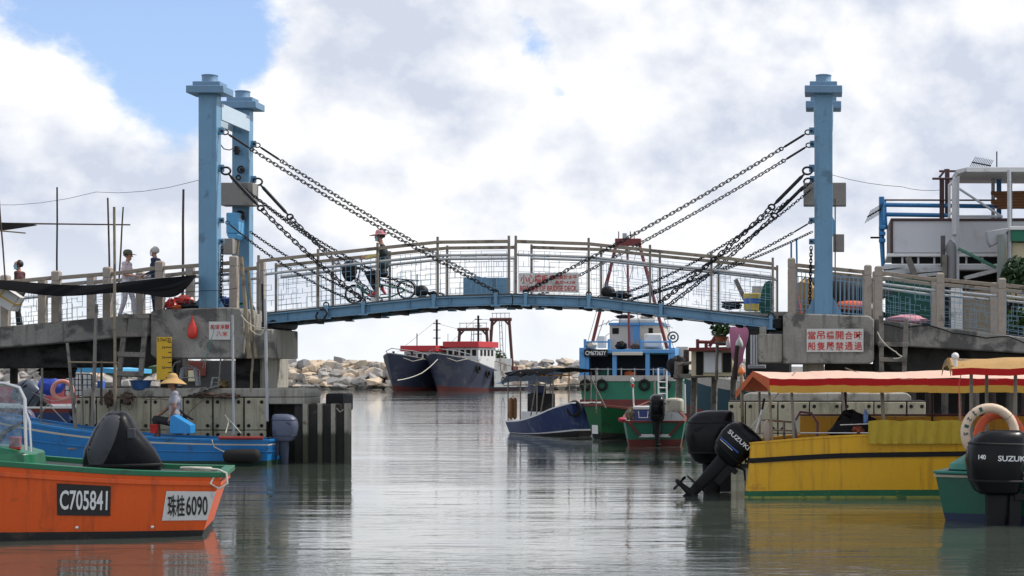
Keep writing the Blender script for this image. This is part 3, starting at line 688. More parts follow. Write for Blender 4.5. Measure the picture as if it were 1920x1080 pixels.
pole('short pale stick under the dark awning at the upper left', [(-60, 427), (48, 437)], .020, BAMBOO, 40.6, 'horizontal_pole')
pole('thick bamboo pole standing in the water left of the ladder', [(173, 800), (181, 570)], .045, GREYWOOD, 37.8)
pole('grey pole leaning left over the pier end', [(142, 805), (126, 643)], .04, GREYWOOD, 37.7)
pole('pale horizontal bamboo tied across the left poles', [(128, 679), (222, 680)], .018, BAMBOO, 37.6, 'horizontal_pole')
pole('grey upright pipe in front of the left abutment', [(438, 815), (436, 590)], .028, GREYP, 38.1, 'upright_pipe', taper=1)
pole('grey upright pipe beside the left bearing corbel', [(501, 790), (497, 560)], .034, GREYP, 38.15, 'upright_pipe', taper=1)
pole('thick bamboo post leaning beside the left bridge end', [(468, 672), (452, 482)], .055, BAMBOO, 38.3)
pole('thinner bamboo post leaning beside the left bridge end', [(479, 672), (466, 505)], .035, BAMBOO, 38.35)
pole('dark iron bar standing at the left bridge end', [(494, 610), (492, 532)], .03, DARKST, 38.6, 'iron_bar')
pole('short brown stick poking up behind the end granite post', [(441, 500), (448, 449)], .035, BAMBOO, 39.5, 'wooden_stick')
pole('pale upright pole in the water under the left ramp', [(77, 790), (79, 690)], .03, GREYWOOD, 37.7, 'upright_pole')
pole('thick dark pile under the left ramp', [(26, 720), (26, 660)], .09, CONCD, 40.5, 'upright_pile', taper=1)
# black shade net and awning scrap
NET = M('shade_net', (.006, .006, .007), 1.0, 0, .3, 3, .15, 60, spec=.05)
def cloth(name, label, rows, mat, thick=.006, cat='tarpaulin', group=None, sub=2, parent=None):
    m = MB(); m.sheet(rows); o = m.build(name, mat, parent)
    s = o.modifiers.new('s', 'SUBSURF'); s.levels = s.render_levels = sub
    s = o.modifiers.new('t', 'SOLIDIFY'); s.thickness = thick
    if label: tag(o, label, cat, group)
    return o
cloth('shade_net', 'long sagging black shade net slung in front of the left railing', [
    [W(a, b, 38.75) for a, b in ((-60, 522), (0, 525), (60, 530), (120, 535), (180, 536), (240, 528), (300, 522), (345, 518), (371, 515))],
    [W(a, b, 38.3) for a, b in ((-60, 530), (0, 534), (60, 541), (120, 545), (180, 543), (240, 537), (300, 538), (340, 538), (368, 518))],
    [W(a, b, 38.05) for a, b in ((-60, 536), (0, 541), (60, 552), (120, 557), (180, 552), (240, 546), (300, 557), (334, 561), (366, 520))]], NET)
cloth('awning_scrap', 'black awning scrap hanging at the upper left edge', [[W(a, b, 41.2) for a, b in ((-60, 417), (0, 417), (40, 419), (72, 422))], [W(a, b, 40.8) for a, b in ((-60, 432), (0, 434), (35, 428), (70, 423))]], NET)
# clutter on the abutment and the pier
PLASB = M('blue_plastic', (.03, .10, .25), .4, 0, .2, 4, .05, 30); PLASR = M('red_plastic', (.60, .035, .02), .35, 0, .2, 4, .05, 30)
PLASW = M('white_plastic', (.55, .62, .60), .4, 0, .1, 4, .05, 30); PLASG = M('grey_plastic', (.34, .35, .38), .45, 0, .12, 4, .05, 30)
GREENN = M('green_net', (.012, .09, .065), .8, 0, .3, 5, .3, 50); BLUEROPE = M('blue_rope', (.03, .07, .24), .8, 0, .3, 9, .5, 60)
def bag(label, px, py, w, h, y, mat, seed, cat='bag', name='plastic_bag'):
    r_ = random.Random(seed); c = W(px, py, y); rings = []
    for t, f in ((0, .25), (.06, .75), (.2, 1), (.45, .95), (.65, .6), (.8, .25), (.88, .12), (1, .3)):
        rings.append([c + Vector((math.cos(a)*w/2*f*r_.uniform(.85, 1.1), math.sin(a)*w/2.6*f*r_.uniform(.85, 1.1), -h/2 + h*t)) for a in [2*math.pi*k/12 for k in range(12)]])
    m = MB(); m.loft(rings); o = m.build(name, mat)
    s = o.modifiers.new('s', 'SUBSURF'); s.levels = s.render_levels = 1
    return tag(o, label, cat)
bag('bright red plastic bag hanging on the left abutment', 361, 614, .25, .50, 38.38, PLASR, 4)
def stool(label, px, py, s, y, mat, group='plastic stools on the left pier'):
    c = W(px, py, y); root = thing('plastic_stool', label, 'stool', c, .3, group); h = .42*s
    m = MB(); m.box(-.16*s, .16*s, -.16*s, .16*s, h - .04, h); m.build('seat', mat, root, .02, local=True)
    for sx in (-1, 1):
        for sy in (-1, 1):
            m = MB(); m.bar((sx*.13*s, sy*.13*s, h - .03), (sx*.19*s, sy*.19*s, 0), .06*s, .06*s); m.build('leg', mat, root, .01, local=True)
    m = MB(); m.torus((0, 0, h*.45), .2*s, .012*s, (0, 0, 1), 16, 6); m.build('stretcher', mat, root, local=True)
    return root
stool('tall grey plastic stool beside the tide board', 354, 724, 1.0, 39.0, PLASG)
stool('low white plastic stool behind the corrugated sheet', 405, 726, .55, 39.4, PLASW)
m = MB(); c = W(264, 732, 38.6); m.lathe([(.12, 0), (.17, .02), (.22, .20), (.24, .21), (.24, .225), (.215, .225), (.16, .04)], c, 18); tag(m.build('plastic_tub', PLASB), 'dark blue plastic tub on the pier by the ladder foot', 'tub')
for k, (a, b, py, y, w, lab) in enumerate(((200, 330, 736, 38.9, .5, 'worn plank lying on the pier edge by the blue tub'), (235, 345, 732, 39.3, .6, 'worn board under the grey stool'), (330, 395, 731, 38.8, .5, 'short board on the pier right of the straw hat'))):
    m = MB(); m.bar(W(a, py, y), W(b, py - 4, y), w, .035); tag(m.build('plank', GREYWOOD, None, .006), lab, 'plank', 'planks on the left pier')
rows = []
for j in range(2):
    rows.append([W(lerp(342, 412, i/28), lerp(744, 722, i/28), 38.35 + j*.8) + Vector((0, 0, .012*math.sin(i*1.6) + j*.03)) for i in range(29)])
m = MB(); m.sheet(rows); o = m.build('corrugated_sheet', M('corrugated_grey', (.30, .32, .30), .7, .2, .25, 3, .2, 30, dirt=(.18, .14, .10), ds=3)); s = o.modifiers.new('t', 'SOLIDIFY'); s.thickness = .008
tag(o, 'grey corrugated sheet leaning on the pier behind the man', 'metal sheet')
for k, (px, py, y, rx, rz, mat, lab) in enumerate(((322, 571, 39.2, .16, .12, PLASR, 'red bag among the clutter on the left abutment'), (345, 563, 39.3, .22, .10, PLASR, 'crumpled red cloth on the left abutment'), (418, 566, 39.3, .22, .12, BLUEROPE, 'heap of blue rope at the foot of the left tower'), (390, 572, 39.4, .75, .08, GREENN, 'green net heaped along the left abutment'), (352, 576, 38.9, .3, .06, BLACKM, 'dark netting scraps on the left abutment edge'), (332, 577, 38.8, .1, .06, M('orange_float', (.75, .12, .02), .5), 'small orange float on the left abutment edge'))):
    tag(lump('clutter_heap', mat, W(px, py, y), (rx, .14, rz), 20 + k), lab, 'clutter')
pole('short thick broom handle on the left abutment', [(366, 580), (377, 556)], .035, DKWOOD, 39.0, 'broom')
pole('grey club-like pole end lying on the left abutment', [(385, 563), (420, 571)], .04, DKWOOD, 39.0, 'wooden_stick')
# ropes on the left side
def rope(label, pts, r=.010, mat=ROPE, sag=.0, group=None):
    q = [W(*p) for p in pts]; out = []
    for i in range(len(q) - 1):
        for t in (0, .25, .5, .75): out.append(q[i].lerp(q[i+1], t) + Vector((0, 0, -sag*4*t*(1 - t))))
    out.append(q[-1]); m = MB(); m.tube(out, r, 6)
    return tag(m.build('rope', mat), label, 'rope', group)
rope('brown rope drooping along the top of the left pier', [(190, 745, 38.2), (250, 741, 38.2), (300, 747, 38.2), (345, 743, 38.2)], .014, ROPED, .05)
rope('yellowish rope tied between the leaning bamboo posts', [(452, 590, 38.2), (472, 610, 38.15), (496, 614, 38.1), (488, 628, 38.1), (470, 618, 38.15)], .012, ROPE, .03)
rope('wire stretched across the left approach railing', [(300, 547, 38.6), (380, 545, 38.6), (446, 540, 38.6)], .006, BLACKM, .02)
rope('teal cord hanging in front of the clearance sign', [(404, 610, 38.35), (392, 650, 38.3), (380, 690, 38.3)], .007, M('teal_cord', (.04, .28, .22), .8), 0)
rope('black cable wavering along the right ramp beam', [(1655, 607, 38.9), (1690, 615, 38.9), (1740, 610, 38.9), (1785, 624, 38.9), (1850, 634, 38.9), (1890, 631, 38.9), (1925, 645, 38.9)], .014, BLACKM, -.01)
rope('rope wound down the right wooden ladder', [(1645, 622, 38.15), (1655, 640, 38.12), (1680, 660, 38.12), (1692, 668, 38.12), (1675, 672, 38.12)], .012, ROPE, .02)

# more clutter on and over the left pier
NETB = M('brown_net', (.10, .065, .045), .95, 0, .35, 9, .8, 40)
for k, (px, py, y, rx, rz, mat, lab) in enumerate(((205, 748, 38.25, .10, .16, NETB, 'brown knotted rope hanging over the pier panel by the ladder'), (238, 747, 38.25, .13, .12, NETB, 'coil of brown rope lying over the pier edge'), (300, 741, 38.7, .34, .05, BLACKM, 'flattened dark sack on the pier behind the man'), (385, 741, 38.3, .22, .06, NETB, 'brown net bunched on the pier edge right of the man'), (425, 742, 38.3, .26, .05, NETB, 'strip of brown net along the pier edge'), (345, 735, 39.2, .2, .08, GREENN, 'green net bundle under the grey stool'), (418, 722, 39.3, .12, .09, M('ochre_bag', (.34, .25, .10), .8), 'ochre bag beside the low white stool'), (190, 738, 38.9, .16, .10, GREYWOOD, 'grey sack on the pier corner'))):
    tag(lump('pier_clutter', mat, W(px, py, y), (rx, .12, rz), 220 + k, None, .35), lab, 'clutter')
for k, (pts, lab) in enumerate((([(206, 750, 38.22), (203, 775, 38.22), (206, 800, 38.22)], 'frayed brown rope end hanging down the pier panels'), ([(243, 745, 38.2), (250, 760, 38.2), (243, 770, 38.2), (236, 758, 38.2), (243, 746, 38.2)], 'loop of brown rope hanging on the pier panels'), ([(344, 790, 38.15), (356, 772, 38.15), (372, 756, 38.15), (386, 746, 38.15)], 'brown line rising over the panels right of the man'), ([(423, 812, 37.4), (429, 790, 37.8), (422, 778, 38.2)], 'pale line from the sampan to the pier pipe'))):
    rope(lab, pts, .012, ROPED if k < 3 else ROPE)
for k, (pts, r_, lab) in enumerate((([(156, 800), (152, 690)], .022, 'thin grey stake beside the leaning grey pole'), ([(190, 760), (191, 676)], .03, 'short dark stake behind the ladder foot'), ([(470, 735), (474, 672)], .03, 'short bamboo prop below the left corbel'), ([(414, 672), (409, 728)], .02, 'thin prop under the left abutment'))):
    pole(lab, pts, r_, (GREYWOOD, DKWOOD, BAMBOO, GREYWOOD)[k], 38.5 if k > 1 else 38.0, 'stake')
# ================================================================ boats: shared builders (local frame: stern x = 0, bow +x, waterline z = 0)
def hull_pt(st, f, s):
    x, bg, bc, zg, zc, zk, dx = st
    return Vector((x + dx*f, s*lerp(bc, bg, f**.85), lerp(zc, zg, f)))
def stat(sts, x):
    for a, b in zip(sts, sts[1:]):
        if x <= b[0]:
            t = (x - a[0])/(b[0] - a[0]); return tuple(lerp(p, q, t) for p, q in zip(a, b))
    return sts[-1]
def refine(sts, n):
    """smooth the stations with a Catmull-Rom curve"""
    A = np.array(sts, float); out = []
    for i in range(len(A) - 1):
        p0 = A[max(i-1, 0)]; p1 = A[i]; p2 = A[i+1]; p3 = A[min(i+2, len(A)-1)]
        for k in range(n):
            t = k/n; out.append(tuple(.5*((2*p1) + (-p0+p2)*t + (2*p0-5*p1+4*p2-p3)*t*t + (-p0+3*p1-3*p2+p3)*t**3)))
    out.append(tuple(A[-1])); return out
def hull(root, sts, bands, bottom, inner, floor_z, gun=None, wall=.05, n=4, gw=.07, gh=.05, rub=None, deck_from=None):
    sts = [s if len(s) == 7 else (*s, 0.0) for s in sts]; S = refine(sts, n)
    for name, f0, f1, mat in bands:
        m = MB(); fs = [lerp(f0, f1, k/3) for k in range(4)]
        for s in (-1, 1): m.sheet([[hull_pt(st, f, s) for f in fs] for st in S])
        for st in (S[0], S[-1]): m.sheet([[hull_pt(st, f, -1), hull_pt(st, f, 1)] for f in fs])
        m.build(name, mat, root, local=True, smooth=50)
    m = MB()
    for s in (-1, 1): m.sheet([[hull_pt(st, 0, s), Vector((st[0], 0, st[5]))] for st in S])
    m.add([hull_pt(S[0], 0, -1), hull_pt(S[0], 0, 1), Vector((S[0][0], 0, S[0][5]))], [(0, 1, 2)])
    m.add([hull_pt(S[-1], 0, -1), hull_pt(S[-1], 0, 1), Vector((S[-1][0], 0, S[-1][5]))], [(0, 1, 2)])
    m.build('hull_bottom', bottom, root, local=True, smooth=50)
    m = MB(); I = [st for st in S]
    def ip(st, s, top):
        x, bg, bc, zg, zc, zk, dx = st; zf = min(max(floor_z, zc + .04), zg - .02); f = 1.0 if top else max(0, (zf - zc)/(zg - zc))
        w_ = max(.004, lerp(bc, bg, max(f, 0)**.85) - wall) if x < S[-1][0] - .02 else .004
        xa = x + dx*f; lo_ = S[0][0] + S[0][6]*f + wall; hi_ = S[-1][0] + S[-1][6]*f - wall*1.5
        return Vector((min(max(xa, lo_), hi_), s*w_, zg if top else zf))
    for s in (-1, 1): m.sheet([[ip(st, s, 1), ip(st, s, 0)] for st in I])
    m.sheet([[ip(st, -1, 0), ip(st, 1, 0)] for st in I])
    for st in (I[0], I[-1]): m.sheet([[ip(st, -1, 1), ip(st, 1, 1)], [ip(st, -1, 0), ip(st, 1, 0)]])
    m.build('inner_hull', inner, root, local=True, smooth=50)
    def band_rail(name, mat, f, w, h, out, top):
        m = MB()
        for s in (-1, 1):
            rings = []
            for st in S:
                p = hull_pt(st, f, s); yo = s*out
                rings.append([p + Vector((0, yo, -h/2 + (h/2 if top else 0))), p + Vector((0, yo - s*w, -h/2 + (h/2 if top else 0))), p + Vector((0, yo - s*w, h/2 + (h/2 if top else 0))), p + Vector((0, yo, h/2 + (h/2 if top else 0)))])
            m.loft(rings)
        for st in (S[0], S[-1]):
            a, b = hull_pt(st, f, -1), hull_pt(st, f, 1); dz = Vector((0, 0, h/2 if top else 0))
            if (a - b).length > .15: m.bar(a + dz, b + dz, w, h)
        m.build(name, mat, root, .006, local=True, smooth=50)
    if gun: band_rail('gunwale', gun, 1.0, gw, gh, .012, True)
    if rub: band_rail('rubbing_strake', rub[0], rub[1], .05, rub[2], .022, False)
    if deck_from is not None:
        m = MB(); D = [st for st in S if st[0] >= deck_from]; m.sheet([[hull_pt(st, .97, -1)*1.0, hull_pt(st, .97, 1)] for st in D]); m.build('foredeck', inner, root, local=True, smooth=50)
    return S
def sup(cx, hl, hw, z, e=2.6, n=24, cy=0):
    out = []
    for k in range(n):
        a = 2*math.pi*k/n; c, s = math.cos(a), math.sin(a)
        out.append(Vector((cx + hl*math.copysign(abs(c)**(2/e), c), cy + hw*math.copysign(abs(s)**(2/e), s), z)))
    return out
def outboard(root, loc, s=1.0, tilt=0, cowl=BLACK, leg=BLACKM, text=None, rotz=0, tcol=WHITE_INK, label=None, stripe=None):
    m = MB()
    m.loft([sup(-.2*s, .14*s, .10*s, .10*s), sup(-.2*s, .13*s, .09*s, -.15*s), sup(-.22*s, .10*s, .06*s, -.40*s), sup(-.23*s, .085*s, .04*s, -.72*s)])
    m.obox((-.03*s, 0, -.10*s), (.14*s, .22*s, .42*s)); m.obox((.03*s, 0, .04*s), (.16*s, .26*s, .07*s))
    o = m.build('outboard_motor', leg, root, .008, local=True, smooth=45, label=label)
    o.location = loc; o.rotation_euler = (0, tilt, rotz)
    m = MB(); m.loft([sup(-.2*s, .19*s, .14*s, .06*s, 3), sup(-.21*s, .25*s, .18*s, .10*s, 3), sup(-.235*s, .30*s, .205*s, .24*s, 3), sup(-.245*s, .325*s, .215*s, .42*s, 3), sup(-.235*s, .32*s, .21*s, .56*s, 3), sup(-.21*s, .30*s, .195*s, .66*s, 2.8), sup(-.17*s, .25*s, .16*s, .735*s, 2.6), sup(-.13*s, .16*s, .10*s, .765*s, 2.4)])
    c = m.build('cowling', cowl, o, local=True, smooth=60)
    m = MB(); m.loft([sup(-.225*s, .292*s, .201*s, .195*s, 3), sup(-.226*s, .300*s, .209*s, .20*s, 3), sup(-.228*s, .302*s, .211*s, .215*s, 3), sup(-.23*s, .298*s, .205*s, .222*s, 3)]); m.build('cowl_seam', leg, o, local=True)
    m = MB(); m.loft([sup(-.222*s, .318*s, .208*s, .600*s, 3), sup(-.222*s, .322*s, .213*s, .606*s, 3), sup(-.222*s, .318*s, .211*s, .618*s, 3), sup(-.218*s, .308*s, .200*s, .626*s, 2.9)]); m.build('upper_seam', leg, o, local=True)
    for sy_ in (-1, 1):
        if text: continue
        m = MB(); m.prism([(-.46*s, .52*s), (-.36*s, .56*s), (-.30*s, .55*s), (-.40*s, .49*s)], sy_*.196*s, sy_*.218*s); m.build('air_vent', leg, o, .004*s, local=True)
        m = MB(); m.obox((-.02*s, sy_*.192*s, .30*s), (.05*s, .02*s, .09*s)); m.build('cowl_latch', leg, o, .006*s, local=True)
    m = MB(); m.tube([(.04*s, .10*s, .12*s), (.16*s, .14*s, .16*s), (.28*s, .10*s, .06*s)], .016*s, 6); m.build('control_cable', leg, o, local=True)
    m = MB(); m.tube([(.04*s, -.06*s, .12*s), (.18*s, -.10*s, .17*s), (.30*s, -.08*s, .05*s)], .016*s, 6); m.build('control_cable', leg, o, local=True)
    m = MB(); m.loft([sup(-.25*s, .24*s, .11*s, -.55*s, 2.2), sup(-.25*s, .24*s, .11*s, -.57*s, 2.2)])
    m.loft([[Vector((x, y_*r_, -.74*s + z_*r_)) for y_, z_ in [(math.cos(a), math.sin(a)) for a in [2*math.pi*k/12 for k in range(12)]]] for x, r_ in ((.06*s, .012*s), (.0, .04*s), (-.12*s, .06*s), (-.32*s, .058*s), (-.46*s, .04*s))])
    m.prism([(-.02*s, -.78*s), (-.30*s, -.78*s), (-.34*s, -.96*s), (-.18*s, -.94*s)], -.009*s, .009*s); m.build('gearcase', leg, o, .004, local=True, smooth=45)
    m = MB()
    for k in range(3):
        q = Matrix.Translation((-.5*s, 0, -.74*s)) @ Matrix.Rotation(2*math.pi*k/3 + .4, 4, 'X') @ Matrix.Rotation(R(38), 4, 'Z')
        b = MB(); b.prism([(-.012*s, .02*s), (.012*s, .02*s), (.03*s, .12*s), (.018*s, .17*s), (-.018*s, .17*s), (-.03*s, .12*s)], -.005*s, .005*s, 'y'); b.xf(q); m.add(b.v, b.f)
    m.lathe([(.045*s, 0), (.04*s, -.1*s), (.015*s, -.14*s)], (-.45*s, 0, -.74*s), 10, (1, 0, 0)); m.build('propeller', leg, o, local=True)
    if text:
        for (tx, side_, z, w, h, x0_) in text:
            rot = {1: (R(90), 0, math.pi), -1: (R(90), 0, 0), 0: (R(90), 0, R(-90))}[side_]
            org = (x0_*s, side_*.2135*s, z*s) if side_ else (-.572*s, x0_*s, z*s)
            lettering(tx, tcol, o, org, w*s, h*s, rot, local=True, bold=.02, ex=.004)
    if stripe:
        m = MB(); m.obox((-.30*s, stripe*.2135*s, .33*s), (.40*s, .008*s, .022*s)); m.build('stripe', M('blue_stripe', (.02, .09, .35), .4), o, local=True)
        m = MB(); m.obox((-.34*s, stripe*.2135*s, .295*s), (.28*s, .008*s, .010*s)); m.build('stripe', WHITE_INK, o, local=True)
    return o
def fender_ring(root, p, Rr, r, ax, mat=RUBBER, name='tyre_fender'):
    m = MB(); m.torus(p, Rr, r, ax, 20, 8); return m.build(name, mat, root, local=True)
def boat(name, label, loc, heading, cat='boat', group=None):
    return thing(name, label, cat, loc, math.atan2(heading[1], heading[0]), group)
# ---------------------------------------------------------------- orange boat (lower left)
ORANGE = M('orange_hull', (.72, .095, .006), .42, 0, .14, 1.5, .1, 35, dirt=(.40, .06, .01), ds=2.2, dth=.58, streak=(.26, .045, .012), samt=.5, rust=(.16, .05, .02), rth=.72)
HGREEN = M('green_gunwale', (.008, .13, .055), .4, 0, .2, 3, .1, 30, dirt=(.02, .07, .04), ds=4)
BOOT = M('black_boot', (.012, .011, .011), .6, 0, .3, 3, .2, 30, dirt=(.05, .035, .025), ds=3)
DECKG = M('deck_grey', (.30, .31, .30), .7, 0, .2, 3, .2, 30, dirt=(.16, .15, .13), ds=3)
hd = Vector((-math.cos(R(15)), -math.sin(R(15)), 0)); ly = Vector((-hd.y, hd.x, 0))
b0 = Vector((X(376, 20.9), 20.9, 0)) - ly*.76
ob = boat('motor_boat', 'orange motor boat with green gunwale and number plates, lower left', b0, hd)
OS = [(0, .86, .76, .69, -.06, -.20, -.23), (.8, .885, .79, .73, -.06, -.22, -.05), (1.8, .91, .81, .82, -.06, -.24, 0), (3.2, .95, .83, .96, -.05, -.25, 0), (4.6, .85, .62, 1.10, .0, -.22, .1), (5.8, .45, .22, 1.28, .06, -.10, .3), (6.4, .05, .03, 1.42, .15, .05, .5)]
S = hull(ob, OS, [('boot_stripe', 0, .17, BOOT), ('hull_side', .17, .90, ORANGE), ('sheer_band', .90, 1.0, ORANGE)], BOOT, DECKG, .30, HGREEN, .10, 4, .12, .062, (ORANGE, .905, .055))
def plate(root, S, x0_, x1_, f0, f1, mat, ink, parts, name='number_plate', tilt=98, label=None):
    """flat number plate lying on the port side of a hull"""
    sa, sb = stat(S, x0_), stat(S, x1_)
    P = [hull_pt(sa, f0, 1), hull_pt(sb, f0, 1), hull_pt(sb, f1, 1), hull_pt(sa, f1, 1)]
    nrm = (P[1] - P[0]).cross(P[3] - P[0]).normalized()
    if nrm.y < 0: nrm = -nrm
    m = MB(); q = [p + nrm*.004 for p in P] + [p + nrm*.012 for p in P]
    m.add(q, [(0, 1, 2, 3), (4, 7, 6, 5), (0, 4, 5, 1), (1, 5, 6, 2), (2, 6, 7, 3), (3, 7, 4, 0)]); b = m.build(name, mat, root, local=True, label=label)
    c = sum(P, Vector())/4 + nrm*.016; w_ = (P[1] - P[0]).length; h_ = (P[3] - P[0]).length
    ex_ = (P[0] - P[1]).normalized(); ey = (P[3] - P[0]).normalized(); ey = (ey - ex_*ey.dot(ex_)).normalized()
    e = Matrix((ex_, ey, ex_.cross(ey))).transposed().to_euler()
    for (tx, u, v, ww, hh) in parts: lettering(tx, ink, b, c + ex_*u*w_ + ey*v*h_, ww*w_, hh*h_, tuple(e), local=True, bold=.015, ex=.002)
    return b
PLK = M('plate_black', (.018, .016, .015), .6, 0, .3, 6, .1, 30, rust=(.30, .09, .03), rth=.68)
PLW = M('plate_white', (.62, .61, .58), .5, 0, .1, 5, .05, 30, dirt=(.38, .35, .3), ds=4, dth=.6)
plate(ob, S, 1.00, 1.56, .40, .83, PLK, WHITE_INK, [('C705841', 0, 0, .90, .66)])
plate(ob, S, .0, .46, .33, .78, PLW, BLACK_INK, [('珠桂', -.26, 0, .38, .72), ('6090', .20, 0, .48, .66)])
for x_ in (.55, 1.35):
    st = stat(S, x_); p = hull_pt(st, .23, 1); m = MB(); m.lathe([(.018, 0), (.018, .012), (.010, .014)], p, 10, (0, 1, 0)); m.build('drain_fitting', CHROME, ob, local=True)
COVER = M('black_cover', (.008, .0085, .010), .36, 0, .3, 3, .06, 30, dirt=(.016, .016, .018), ds=3, dth=.6, spec=.10); COVERG = M('grey_cover', (.040, .042, .050), .45, 0, .25, 4, .1, 30, dirt=(.02, .02, .024), ds=4, dth=.55)
mo = outboard(ob, (1.02, .02, .50), 1.0, R(8), COVER, BLACKM, label='black outboard motor under a scuffed two-lobed cowling')
for nm_ in ('cowling', 'cowl_seam', 'upper_seam', 'air_vent', 'cowl_latch'):
    for ch_ in [c_ for c_ in mo.children if c_.name.startswith(nm_)]: bpy.data.objects.remove(ch_)
mo.rotation_euler = (0, 0, 0)
def cowl(prof, hw, mat, nm_, cy=0, e=2.5):
    m = MB(); m.loft([sup((a_ + b_)/2, (b_ - a_)/2, hw*q_, z_, e, 28, cy) for a_, b_, z_, q_ in prof]); return m.build(nm_, mat, mo, local=True, smooth=70)
cowl([(-.50, .36, .20, .8), (-.52, .38, .34, .95), (-.44, .36, .50, 1.0), (-.34, .30, .63, 1.0), (-.23, .235, .77, .92), (-.18, .165, .87, .80), (-.14, .11, .935, .6), (-.09, .06, .965, .3)], .27, COVER, 'cowling')
# the long scuffed side panel leaning forward to the peak, lit tone painted in
m = MB(); rows_ = []
CZ = [(.20, -.50, .36, .8), (.34, -.52, .38, .95), (.50, -.44, .36, 1.0), (.63, -.34, .30, 1.0), (.77, -.23, .235, .92), (.87, -.18, .165, .80), (.935, -.14, .11, .6), (.965, -.09, .06, .3)]
def cowl_y(x_, z_):
    for p_, q_ in zip(CZ, CZ[1:]):
        if z_ <= q_[0]:
            t_ = (z_ - p_[0])/(q_[0] - p_[0]); a_, b_, h_ = (lerp(p_[i_], q_[i_], t_) for i_ in (1, 2, 3)); break
    u_ = min(1, abs((x_ - (a_ + b_)/2)/((b_ - a_)/2))); return .27*h_*(1 - u_**2.5)**.4
for t_ in [j/12 for j in range(13)]:
    z_ = lerp(.33, .95, t_); w_ = .15*(math.sin(math.pi*(.10 + .84*t_))**.55); cx_ = lerp(.20, .0, t_**1.5)
    for p_, q_ in zip(CZ, CZ[1:]):
        if z_ <= q_[0]: hi_ = lerp(p_[2], q_[2], (z_ - p_[0])/(q_[0] - p_[0])) - .01; break
    rows_.append([Vector((min(cx_ + w_*u_, hi_), cowl_y(min(cx_ + w_*u_, hi_), z_) + .016*(1 - u_*u_*.8), z_)) for u_ in (-1, -.6, -.2, .2, .6, 1)])
m.sheet(rows_); o = m.build('side_panel', COVERG, mo, local=True, smooth=70); o.modifiers.new('t', 'SOLIDIFY').thickness = .02
m = MB(); m.loft([sup(-.08, .445, .262, .30, 2.5, 28), sup(-.08, .455, .272, .31, 2.5, 28), sup(-.08, .455, .272, .325, 2.5, 28), sup(-.08, .445, .262, .335, 2.5, 28)]); m.build('cowl_seam', BLACKM, mo, local=True)
m = MB(); m.obox((-.20, .262, .70), (.09, .02, .12)); m.build('latch', COVERG, mo, .01, local=True)
m = MB(); m.loft([sup(2.40, .55, .62, .78, 5), sup(2.40, .53, .60, .98, 5), sup(2.50, .36, .55, 1.06, 5)]); m.build('console', HGREEN, ob, .015, local=True)
# windscreen: bent tube frame with a scratched pane
fr = [Vector((1.94, .52, 1.02)), Vector((1.96, .52, 1.62)), Vector((2.02, .52, 1.75)), Vector((2.18, .52, 1.80)), Vector((2.83, .50, 1.82))]
m = MB(); m.tube(fr, .022, 8); m.tube([Vector((1.88, .55, 1.0)), Vector((1.90, .55, 1.35)), Vector((1.95, .53, 1.48))], .014, 8); m.tube([Vector((2.80, .5, 1.82)), Vector((2.80, .5, 1.05))], .016, 8); m.build('windscreen_frame', CHROME, ob, local=True)
GLASS = bpy.data.materials.new('scratched_pane'); GLASS.use_nodes = True
def glass(mat_, tint=(.75, .82, .86), op=.35):
    t = mat_.node_tree; t.nodes.clear(); p = nd(t, 'ShaderNodeNewGeometry').outputs['Position']
    a = nd(t, 'ShaderNodeBsdfTransparent', {'Color': (*tint, 1)}); b = nd(t, 'ShaderNodeBsdfPrincipled', {'Base Color': (.55, .6, .63, 1), 'Roughness': .2})
    f = mth(t, 'ADD', mth(t, 'MULTIPLY', ramp(t, noise(t, p, 7, 8, .7), .40, .75), op), .10)
    mx = nd(t, 'ShaderNodeMixShader', {0: f}); t.links.new(a.outputs[0], mx.inputs[1]); t.links.new(b.outputs[0], mx.inputs[2])
    o = nd(t, 'ShaderNodeOutputMaterial'); t.links.new(mx.outputs[0], o.inputs[0])
glass(GLASS)
m = MB(); m.box(1.99, 2.78, .505, .512, 1.06, 1.77); m.build('windscreen_pane', GLASS, ob, local=True)
m = MB(); m.torus((2.20, .1, 1.25), .19, .014, (.5, 0, .8), 22, 6); m.tube([(2.20, .1, 1.25), (2.33, .1, 1.08)], .02, 8); m.bar((2.12, -.06, 1.29), (2.28, .26, 1.21), .02, .01); m.build('steering_wheel', BLACKM, ob, local=True)
m = MB(); m.obox((2.08, .40, 1.10), (.12, .10, .15)); m.build('red_box', PLASR, ob, .01, local=True)
m = MB(); rp = []
for k in range(26): a = k*.55; rp.append(Vector((-.02 + .16*math.cos(a) + .004*k, .62 + .07*math.sin(a), .765 + .0015*k)))
rp += [Vector((-.20, .80, .78)), Vector((-.30, .88, .74)), Vector((-.31, .90, .62)), Vector((-.22, .90, .56)), Vector((-.12, .885, .62)), Vector((-.18, .84, .74))]
m.tube(rp, .013, 6); m.build('mooring_rope', ROPE, ob, local=True)
